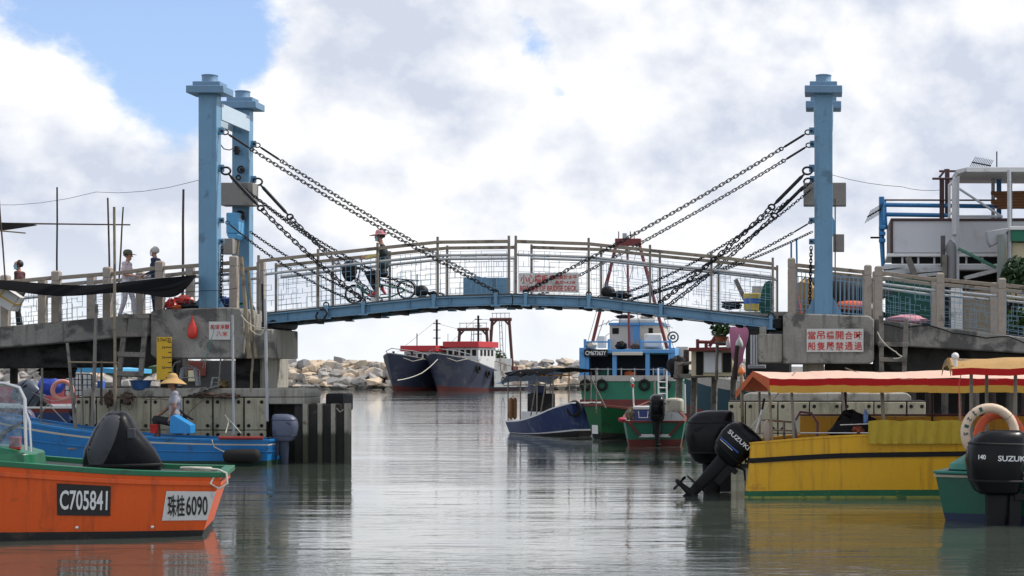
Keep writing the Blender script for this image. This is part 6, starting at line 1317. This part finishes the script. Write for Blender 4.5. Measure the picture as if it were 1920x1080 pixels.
tag(lump('blue_tarp_heap', M('royal_blue_tarp', (.02, .06, .42), .6), W(96, 722, 46), (.34, .3, .26), 41, None, .12), 'royal blue tarpaulin heap in a boat under the left ramp', 'tarpaulin')
lifebuoy('faded pink lifebuoy under the left ramp', W(117, 732, 44.5), .23, .055, (.2, -1, .1), M('buoy_pink', (.60, .25, .20), .7), name='lifebuoy', grabs=False)
r = thing('wire_cage', 'white mesh cage on the bank under the left ramp', 'cage', W(148, 742, 46)); 
qbox(r, 'white_backing', WHITEP, 122, 172, 702, 742, 47.0, .05)
m = MB()
for i in range(7): m.tube([W(122 + i*8.3, 742, 46.5), W(122 + i*8.3, 702, 46.5)], .012, 5)
for j in range(5): m.tube([W(122, 702 + j*10, 46.5), W(172, 702 + j*10, 46.5)], .012, 5)
m.build('wire_mesh', BLACKM, r)
m = MB(); m.prism(PX([(138, 692), (160, 687), (216, 692), (216, 700), (140, 698)], 46.0), 46.0, 48.5); tag(m.build('awning_roof', M('sky_awning', (.06, .36, .62), .5, 0, .15, 1.5, .1, 12, dirt=(.5, .6, .65), ds=1.5, dth=.58)), 'bright blue awning roof seen under the left ramp', 'awning')
tag(lump('hanging_net', M('net_dark_brown', (.030, .024, .018), .95, 0, .4, 9, .8, 40), W(107, 698, 40.2), (.42, .3, .14), 43, None, .3), 'black net bundle hanging under the left ramp', 'net')
for px, y in ((140, 46.2), (213, 46.2)): pole('awning post on the %s' % ('left, under the blue awning' if px == 140 else 'right, under the blue awning'), [(px, 760), (px, 692)], .03, GREYWOOD, y, 'awning_post')
tag(qbox(None, 'blue_drum', M('drum_blue', (.03, .12, .45), .5), 182, 188, 714, 740, 42, .3), 'narrow blue drum behind the bamboo poles', 'drum')
r = thing('shore_shed', 'low dark shed on the bank far under the left ramp', 'shed', (X(330, 56), 56, 0)); qbox(r, 'wall', DKWALL, 320, 440, 676, 745, 55, 3); qbox(r, 'red_boards', DRED, 325, 385, 678, 705, 54.9, .08); qbox(r, 'pale_opening', CRW, 350, 365, 695, 715, 54.8, .06)
pole('bent white tube behind the grey stool', [(323, 728, 40.2), (323, 690, 40.2), (328, 680, 40.2), (338, 677, 40.2)], .02, WHITEP, 40, 'white_tube'); pole('straight white tube sloping behind the grey stool', [(348, 682, 40.2), (374, 694, 40.2), (375, 722, 40.2)], .016, WHITEP, 40, 'white_tube')
tag(lump('shrub', LEAFD, W(240, 690, 62), (1.0, .6, .3), 47), 'green shrub far under the left ramp', 'shrub')
rope('wire line crossing the pier gap on the left', [(60, 735, 40), (100, 752, 39), (140, 742, 38)], .006, ROPE, .02)
for a, b in (((66, 790, 38.6), (90, 757, 38.6)), ((90, 757, 38.6), (128, 796, 38.6))): rope('taut mooring line %s of the tilted motor' % ('left' if a[0] < 80 else 'right'), [a, b], .010, ROPE)

rope('very thin wire crossing the sky to the left tower', [(-20, 384, 52), (180, 360, 48), (372, 338, 41)], .006, BLACKM, .12)
rope('very thin wire crossing the sky from the right tower', [(1560, 328, 41), (1690, 350, 43), (1765, 356, 45)], .006, BLACKM, .05)
# ================================================================ people
SKIN = M('skin', (.42, .22, .145), .55, 0, .1, 20, .05, 60); SKIN_T = M('skin_tanned', (.26, .125, .08), .55, 0, .12, 20, .05, 60)
def capsule(mb, a, b, ra, rb, n=12):
    a = Vector(a); b = Vector(b); d = b - a; L = d.length
    if L < 1e-4: d = Vector((0, 0, 1)); b = a + d*1e-3
    d = d.normalized(); u = d.orthogonal().normalized(); v = d.cross(u); rings = []
    for k in range(5):
        t = math.pi/2*(1 - k/4)*.98; rings.append((a - d*ra*math.sin(t), ra*math.cos(t)))
    for k in range(5):
        t = math.pi/2*(k/4)*.98; rings.append((b + d*rb*math.sin(t), rb*math.cos(t)))
    mb.loft([[c + (u*math.cos(2*math.pi*j/n) + v*math.sin(2*math.pi*j/n))*max(r_, .002) for j in range(n)] for c, r_ in rings])
def seg_dist(P, a, b, ra, rb):
    a = np.array(a); b = np.array(b); ab = b - a; L2 = max(1e-9, ab @ ab); t = np.clip(((P - a) @ ab)/L2, 0, 1)
    return np.linalg.norm(P - (a + t[:, None]*ab), axis=1) - (ra + (rb - ra)*t)
def person(label, J, mats, face, base, sleeve='skin', trouser='pants', hat=None, hair=None, mask=False, k=1.0, fingers_dir=None, bald=False, long_sleeve=False):
    """J: world joints; face: horizontal unit vector the person looks along; one remeshed body plus head dress"""
    root = thing('person', label, 'person', base); off = Vector(base); f = Vector(face).normalized(); side_ = Vector((0, 0, 1)).cross(f).normalized()
    J = {n_: Vector(p) - off for n_, p in J.items()}; P = []
    def c(a, b, ra, rb, m_): P.append((J[a] if isinstance(a, str) else a, J[b] if isinstance(b, str) else b, ra*k, rb*k, m_))
    mid = (J['hipL'] + J['hipR'])/2; ch = (J['shL'] + J['shR'])/2
    up = (ch - mid).normalized(); chest = ch - up*.13*k; belly = mid.lerp(ch, .30)
    c('shL', 'shR', .062, .062, 'shirt'); c(chest + side_*.06*k, chest - side_*.06*k, .115, .115, 'shirt'); c(belly + side_*.05*k, belly - side_*.05*k, .112, .112, 'shirt'); c(chest, belly, .12, .115, 'shirt')
    c('hipL', 'hipR', .098, .098, 'pants'); c(ch, J['head'] - up*.08*k, .052, .047, 'skin')
    h = J['head']; c(h + Vector((0, 0, .025*k)) - f*.012*k, h + Vector((0, 0, .02*k)) + f*.02*k, .088, .082, 'skin'); c(h - Vector((0, 0, .03*k)) + f*.02*k, h - Vector((0, 0, .085*k)) + f*.045*k, .062, .034, 'skin')
    c(h + f*.095*k - Vector((0, 0, .002*k)), h + f*.112*k - Vector((0, 0, .03*k)), .010, .014, 'skin')
    for s_ in (-1, 1): c(h + side_*s_*.084*k + Vector((0, 0, .012*k)), h + side_*s_*.088*k - Vector((0, 0, .022*k)), .014, .011, 'skin')
    for s_, n_ in ((1, 'L'), (-1, 'R')):
        sh, el, wr = J['sh' + n_], J['el' + n_], J['wr' + n_]
        c(sh, sh.lerp(el, .62), .056, .046, 'shirt'); c(sh.lerp(el, .55), el, .042, .038, sleeve); c(el, wr, .038, .026, sleeve)
        d = (J['hand' + n_] - wr).normalized(); lat = d.cross(Vector((0, 0, 1))); lat = (lat if lat.length > .1 else side_).normalized(); nrm = lat.cross(d).normalized()
        palm = wr + d*.075*k; c(wr, palm, .024, .026, 'skin'); c(palm + lat*.02*k, palm - lat*.02*k, .018, .018, 'skin')
        for q, (o_, L_) in enumerate(((-.030, .058), (-.011, .070), (.010, .066), (.029, .052))):
            p0 = palm + lat*o_*k; p1 = p0 + d*L_*.55*k - nrm*.012*k; p2 = p1 + d*L_*.35*k - nrm*.032*k
            c(p0, p1, .0095, .009, 'skin'); c(p1, p2, .009, .0075, 'skin')
        t0 = wr + d*.03*k - lat*.022*k*s_; t1 = t0 + d*.035*k - lat*.034*k*s_ - nrm*.01*k; c(t0, t1, .011, .010, 'skin'); c(t1, t1 + d*.03*k, .010, .008, 'skin')
        hp, kn, an, to = J['hip' + n_], J['kn' + n_], J['an' + n_], J['toe' + n_]
        c(hp, kn, .086, .060, 'pants'); c(kn, kn.lerp(an, .35), .060, .057, 'pants'); c(kn.lerp(an, .35), an, .057, .043, trouser)
        c(an, an.lerp(to, .25) - Vector((0, 0, .03*k)), .040, .040, 'shoe'); c(an - Vector((0, 0, .045*k)), to, .036, .030, 'shoe')
    mb = MB()
    for a, b, ra, rb, _ in P: capsule(mb, a, b, ra, rb)
    tmp = bpy.data.objects.new('tmp', mb.mesh('tmp', None)); COL.objects.link(tmp)
    r_ = tmp.modifiers.new('r', 'REMESH'); r_.mode = 'VOXEL'; r_.voxel_size = .0095
    s_ = tmp.modifiers.new('s', 'SMOOTH'); s_.iterations = 3; s_.factor = .5
    dg = bpy.context.evaluated_depsgraph_get(); dg.update(); me = bpy.data.meshes.new_from_object(tmp.evaluated_get(dg)); bpy.data.objects.remove(tmp)
    keys = ['skin', 'shirt', 'pants', 'shoe', 'sleeve']; me.materials.clear()
    for q in keys: me.materials.append(mats.get(q, mats['skin']))
    n = len(me.polygons); cen = np.empty(n*3); me.polygons.foreach_get('center', cen); cen = cen.reshape(-1, 3)
    D = np.stack([seg_dist(cen, a, b, ra, rb) for a, b, ra, rb, _ in P]); best = D.argmin(0); idx = np.array([keys.index(p[4]) for p in P])[best]
    me.polygons.foreach_set('material_index', idx.astype(np.int32)); me.shade_smooth(); me.name = 'body'
    ob_ = bpy.data.objects.new('body', me); COL.objects.link(ob_); ob_.parent = root
    rotf = Matrix((f, side_, Vector((0, 0, 1)))).transposed().to_4x4(); T = Matrix.Translation(h) @ rotf @ Matrix.Scale(k, 4)
    def hp_(name, mat, fn):
        m_ = MB(); fn(m_); m_.xf(T); return m_.build(name, mat, root, local=True, smooth=60)
    for s_ in (-1, 1): hp_('eye', BLACK_INK, lambda m_: m_.ball((.086, s_*.033, .012), (.008, .013, .007), 8, 6))
    hp_('mouth', M('lips', (.28, .09, .07), .5), lambda m_: m_.ball((.083, 0, -.062), (.008, .022, .006), 8, 6)) if not mask else None
    if hair: # shell over the back and top of the skull
        mt, low = hair
        def fn(m_):
            rows = []
            for i in range(9):
                th = math.pi*.5 - i/8*(math.pi*.5 + low)
                rows.append([Vector((-.012 + .103*math.cos(th)*math.cos(ph), .100*math.cos(th)*math.sin(ph), .028 + .105*math.sin(th))) for ph in [R(62) + (2*math.pi - R(124))*j/14 for j in range(15)]])
            m_.sheet(rows)
        o_ = hp_('hair', mt, fn); o_.modifiers.new('t', 'SOLIDIFY').thickness = .012
    if mask:
        def fn(m_): m_.sheet([[Vector((.105 - .9*abs(t)**2.2*.10, t*.085, z_)) for t in [-.9 + 1.8*j/8 for j in range(9)]] for z_ in (.005, -.03, -.07, -.10)])
        o_ = hp_('face_mask', mask, fn); o_.modifiers.new('t', 'SOLIDIFY').thickness = .006
    if hat: hat(hp_)
    return root
def cap_hat(mat, brim_f=.11, brim_s=0.0):
    def fn(hp_):
        def crown(m_):
            m_.loft([[Vector((-.012 + .108*q*math.cos(a), .102*q*math.sin(a), z_)) for a in [2*math.pi*j/20 for j in range(20)]] for q, z_ in ((1.0, .045), (1.02, .065), (.97, .10), (.80, .132), (.45, .150), (.08, .155))])
        def brim(m_):
            inn, out = [], []
            for j in range(17):
                a = -math.pi*.5 + math.pi*j/16 if not brim_s else -math.pi + 2*math.pi*j/16
                e = brim_f*max(0, math.cos(a))**.8 + brim_s
                inn.append(Vector((-.012 + .106*math.cos(a), .10*math.sin(a), .05))); out.append(Vector((-.012 + (.106 + e)*math.cos(a), (.10 + e*.6)*math.sin(a), .05 - .25*e)))
            m_.sheet([inn, out])
        hp_('hat_crown', mat, crown); o_ = hp_('hat_brim', mat, brim); o_.modifiers.new('t', 'SOLIDIFY').thickness = .006
    return fn
MASKB = M('mask_blue', (.22, .42, .58), .7, 0, .08, 9, .05, 40)
HAIRB = M('black_hair', (.012, .010, .010), .5, 0, .3, 12, .3, 80); HAIRW = M('white_hair', (.50, .48, .45), .7, 0, .2, 14, .3, 80)
def js(y, **kw):
    """joints given as (px, py, dy) in the photograph at depth y + dy"""
    return {n_: W(p[0], p[1], y + (p[2] if len(p) > 2 else 0)) for n_, p in kw.items()}
yc = 39.9
cyc = js(yc, head=(712.5, 443), shL=(717, 463, -.16), shR=(718, 463, .16), elL=(706, 480, -.19), elR=(708, 478, .19), wrL=(686, 485, -.22), wrR=(687, 482, .22), handL=(678, 484, -.22), handR=(679, 481, .22),
         hipL=(719, 512, -.09), hipR=(719, 511, .09), knL=(689, 513, -.11), knR=(693, 520, .10), anL=(705, 546, -.12), anR=(716, 538, .12), toeL=(692, 554, -.13), toeR=(722, 550, .13))
person('cyclist in a pink sun hat and blue mask riding over the left leaf', cyc, {'skin': SKIN, 'shirt': M('dark_green_shirt', (.018, .032, .028), .85, 0, .2, 9, .9, 13), 'pants': M('black_trousers', (.012, .012, .015), .85, 0, .2, 9, .9, 13), 'shoe': M('red_shoes', (.55, .06, .06), .6), 'sleeve': M('yellow_sleeve', (.55, .45, .16), .8)}, (-1, 0, 0), W(710, 565, yc), 'sleeve', 'pants', cap_hat(M('pink_hat', (.66, .30, .32), .8), .10, .045), (HAIRB, .55), MASKB, 1.06)
# bicycle
BGRN = M('bike_green', (.01, .14, .075), .4, 0, .1, 5)
bk = thing('bicycle', 'small-wheeled green bicycle under the cyclist', 'bicycle', W(712, 566, yc))
def bt(name, mat, pts, r_, parent=None):
    m = MB(); m.tube([W(p[0], p[1], yc + (p[2] if len(p) > 2 else 0)) for p in pts], r_, 8); return m.build(name, mat, parent or bk)
for (px, py) in ((664, 552), (762, 543)):
    c_ = W(px, py, yc); m = MB(); m.torus(c_, .195, .022, (0, 1, 0), 32, 8); w_ = m.build('wheel', RUBBER, bk)
    m = MB(); m.torus(c_, .172, .010, (0, 1, 0), 32, 6); m.build('rim', CHROME, w_); m = MB(); m.lathe([(.02, -.05), (.02, .05)], c_, 10, (0, 1, 0)); m.build('hub', CHROME, w_)
    m = MB()
    for j in range(16): a = 2*math.pi*j/16; m.tube([c_ + Vector((0, .02*(-1)**j, 0)), c_ + Vector((.17*math.cos(a), 0, .17*math.sin(a)))], .002, 4)
    m.build('spokes', CHROME, w_)['kind'] = 'stuff'
for s_ in (-.05, .05): bt('fork_blade', CHROME, [(664, 552, s_), (668, 536, s_), (669, 531, s_*.5)], .011)
bt('main_tube', BGRN, [(669, 533), (685, 548), (703, 560)], .03); bt('seat_tube', BGRN, [(703, 560), (713, 521)], .022); bt('rear_tube', BGRN, [(703, 560), (735, 556), (762, 543)], .018); bt('rear_tube', BGRN, [(710, 533), (735, 538), (762, 543)], .018)
bt('steering_stem', BLACKM, [(669, 533), (674, 510), (678, 489)], .014); bt('handlebar', BLACKM, [(682, 485, -.28), (678, 487, -.12), (677, 488, 0), (678, 487, .12), (682, 485, .28)], .012)
m = MB(); c_ = W(714, 519, yc); m.loft([[c_ + Vector((x_, math.cos(a)*.07*q, math.sin(a)*.03*q + .01)) for a in [2*math.pi*j/10 for j in range(10)]] for x_, q in ((-.14, .25), (-.08, .45), (.02, .9), (.09, 1.1), (.13, .7))]); m.build('saddle', BLACKM, bk)
m = MB(); c_ = W(703, 560, yc); m.lathe([(.075, -.008), (.08, 0), (.075, .008)], c_ - Vector((0, .05, 0)), 20, (0, 1, 0)); m.tube([c_ - Vector((0, .09, 0)), c_ + Vector((-.02, -.10, .14))], .010, 6); m.tube([c_ + Vector((0, .09, 0)), c_ + Vector((.02, .10, -.06))], .010, 6); m.build('crank', CHROME, bk)
for (a, b) in (((697, 556, -.14), (706, 553, -.14)), ((715, 552, .14), (724, 552, .14))): m = MB(); m.bar(W(a[0], a[1], yc + a[2]), W(b[0], b[1], yc + b[2]), .08, .02); m.build('pedal', BLACKM, bk)
for (px, py, a0, a1, R_) in ((664, 552, .15, 1.9, .225), (762, 543, .0, 2.7, .235)):
    m = MB(); c_ = W(px, py, yc); m.sheet([[c_ + Vector((R_*math.cos(a0 + (a1 - a0)*j/12), d_, R_*math.sin(a0 + (a1 - a0)*j/12))) for j in range(13)] for d_ in (-.035, .035)]); o = m.build('mudguard', BLACKM, bk); o.modifiers.new('t', 'SOLIDIFY').thickness = .006
bt('rear_rack', BLACKM, [(722, 524), (745, 523), (785, 526)], .012); bt('rear_reflector_stem', BGRN, [(782, 545), (782, 514)], .014)
tag(lump('front_bag', BLACKM, W(655, 508, yc - .02), (.17, .16, .235), 51, None, .06), 'black shopping bag carried at the front of the bicycle', 'bag'); bt('bag_carrier', BLACKM, [(668, 522), (645, 527)], .012); bt('bag_carrier', BLACKM, [(674, 505), (655, 500)], .012)
# pedestrians on the left approach
def stand(y, px, py_top, zf, f, hgt=1.56, stride=.16, arms=None):
    """standing joints from head top; f = +1 faces right, -1 left"""
    x0_ = X(px, y); k = hgt/1.68; zt = zf + hgt
    def v(dx, dy, z_): return Vector((x0_ + f*dx*k, y + dy*k, zf + z_*k))
    d = dict(head=v(.03, 0, 1.565), shL=v(0, .17, 1.36), shR=v(0, -.17, 1.36), hipL=v(0, .085, .90), hipR=v(0, -.085, .90), knL=v(.05 + stride*.5, .09, .48), knR=v(.04 - stride*.4, -.09, .48), anL=v(stride, .09, .09), anR=v(-stride, -.09, .09), toeL=v(stride + .14, .1, .035), toeR=v(-stride + .14, -.1, .035))
    a = arms or ((.06, 1.10), (.22, .98))
    for n_, s_ in (('L', 1), ('R', -1)):
        d['el' + n_] = v(a[0][0], s_*.21, a[0][1]); d['wr' + n_] = v(a[1][0], s_*.14, a[1][1]); e = (d['wr' + n_] - d['el' + n_]).normalized(); d['hand' + n_] = d['wr' + n_] + e*.12
    return d, k
zA = lambda px, y: polyat([(X(-160, YA), Z(627, YA)), (X(280, YA), Z(587, YA))], X(px, y)) - .03
d, k = stand(40.15, 238, 483, zA(238, 40.15), 1, 1.57, .15, ((.02, 1.10), (.27, 1.06)))
person('person in a pale pink shirt, white trousers and olive cap on the left ramp', d, {'skin': SKIN, 'shirt': M('pale_pink_shirt', (.62, .50, .52), .85, 0, .1, 9, .9, 13), 'pants': M('lilac_white_trousers', (.60, .58, .62), .85, 0, .08, 9, .9, 13), 'shoe': BLACKM}, (1, 0, 0), Vector((X(238, 40.15), 40.15, zA(238, 40.15))), 'skin', 'pants', cap_hat(M('olive_cap', (.10, .095, .06), .85)), (HAIRB, .35), None, k)
d, k = stand(40.3, 292, 478, zA(280, 40.3) + .05, -1, 1.58, .05, ((-.02, 1.08), (.18, 1.02)))
person('white-haired masked person in dark clothes behind a granite post', d, {'skin': SKIN, 'shirt': M('navy_shirt', (.02, .03, .07), .85, 0, .2, 9, .9, 13), 'pants': M('navy_trousers', (.02, .025, .06), .85, 0, .2, 9, .9, 13), 'shoe': BLACKM}, (-1, 0, 0), Vector((X(292, 40.3), 40.3, zA(280, 40.3) + .05)), 'shirt', 'pants', None, (HAIRW, .5), M('mask_white', (.62, .62, .62), .7), k)
d, k = stand(40.0, 37, 490, zA(37, 40.0), -1, 1.56, .08, ((.0, 1.06), (.20, .88)))
person('masked dark-haired person in a maroon top at the left edge', d, {'skin': SKIN, 'shirt': M('maroon_top', (.075, .022, .025), .85, 0, .2, 9, .9, 13), 'pants': M('dark_trousers', (.02, .018, .02), .85, 0, .2, 9, .9, 13), 'shoe': BLACKM}, (-.9, -.4, 0), Vector((X(37, 40), 40.0, zA(37, 40.0))), 'skin', 'pants', None, (HAIRB, .75), MASKB, k)
# taped parcel
pc = thing('parcel', 'white polystyrene parcel with yellow tape at the left edge', 'parcel', W(12, 557, 38.75)); pc.rotation_euler = (0, R(31), 0)
m = MB(); m.box(-.34, .30, -.19, .19, -.19, .17); m.build('box', M('polystyrene', (.66, .65, .62), .8, 0, .06, 6, .1, 40, dirt=(.48, .46, .42), ds=5), pc, .012, local=True)
TAPE = M('yellow_tape', (.58, .36, .04), .4); m = MB(); m.box(-.345, .305, -.195, .195, -.03, .01); m.build('tape', TAPE, pc, local=True); m = MB(); m.box(-.07, -.03, -.196, .196, -.195, .175); m.build('tape', TAPE, pc, local=True)
# man in the straw hat
ym = 37.55
mn = js(ym, head=(323, 716), shL=(328, 738, -.17), shR=(329, 738, .17), elL=(327, 764, -.24), elR=(318, 762, .24), wrL=(320, 782, -.22), wrR=(302, 776, .18), handL=(317, 788, -.22), handR=(296, 778, .18),
        hipL=(329, 793, -.09), hipR=(329, 793, .09), knL=(291, 787, -.13), knR=(292, 785, .14), anL=(295, 816, -.14), anR=(297, 815, .14), toeL=(283, 822, -.16), toeR=(285, 821, .16))
def straw(hp_):
    def fn(m_):
        prof = ((.30, -.035), (.285, -.02), (.20, .025), (.135, .055), (.112, .085), (.105, .115), (.07, .155), (.02, .165))
        m_.loft([[Vector((-.01 + q*math.cos(a)*.82, q*math.sin(a)*.82, z_ - .012*math.cos(2*a)*(q > .2))) for a in [2*math.pi*j/28 for j in range(28)]] for q, z_ in prof])
    hp_('straw_hat', M('straw', (.50, .31, .12), .85, 0, .2, 9, .4, 60), fn)
person('man in a wide straw hat and grey shirt sitting in the blue sampan', mn, {'skin': SKIN_T, 'shirt': M('grey_tshirt', (.30, .30, .34), .9, 0, .08, 5, .9, 13), 'pants': M('black_shorts', (.014, .014, .016), .85, 0, .2, 9, .9, 13), 'shoe': BLACKM}, (-.97, -.2, 0), W(328, 812, ym), 'skin', 'skin', straw, (HAIRB, .5), None, 1.14)
m = MB(); m.prism(PX([(318, 813), (318, 783), (325, 778), (357, 797), (357, 813)], 37.15), 37.15, 37.45); tag(m.build('blue_locker', M('locker_blue', (.02, .24, .55), .5, 0, .1, 4), None, .01), 'bright blue slanted locker beside the straw-hatted man', 'locker')
m = MB(); c_ = W(289, 812, 37.3); m.lathe([(.07, 0), (.095, .17), (.10, .175), (.10, .185), (.085, .185), (.065, .02)], c_, 18); tag(m.build('bucket', PLASR), 'small red bucket at the feet of the straw-hatted man', 'bucket')
m = MB(); m.box(X(318, ym), X(345, ym), ym - .22, ym + .22, Z(815, ym), Z(802, ym)); tag(m.build('seat_box', GREYWOOD, None, .01), 'low wooden box under the straw-hatted man', 'box')
m = MB(); m.tube([W(336, 769, 37.5), W(348, 779, 37.5), W(362, 787, 37.5)], .022, 8); m.tube([W(345, 777, 37.5), W(350, 792, 37.5)], .03, 8); tag(m.build('tiller_arm', BLACKM), 'black tiller arm behind the straw-hatted man', 'tiller')

for o_ in list(scene.objects):      # crisp rims on thin sheets
    if o_.type == 'MESH' and any(q.type == 'SOLIDIFY' for q in o_.modifiers):
        e_ = o_.modifiers.new('rim', 'EDGE_SPLIT'); e_.split_angle = R(45)
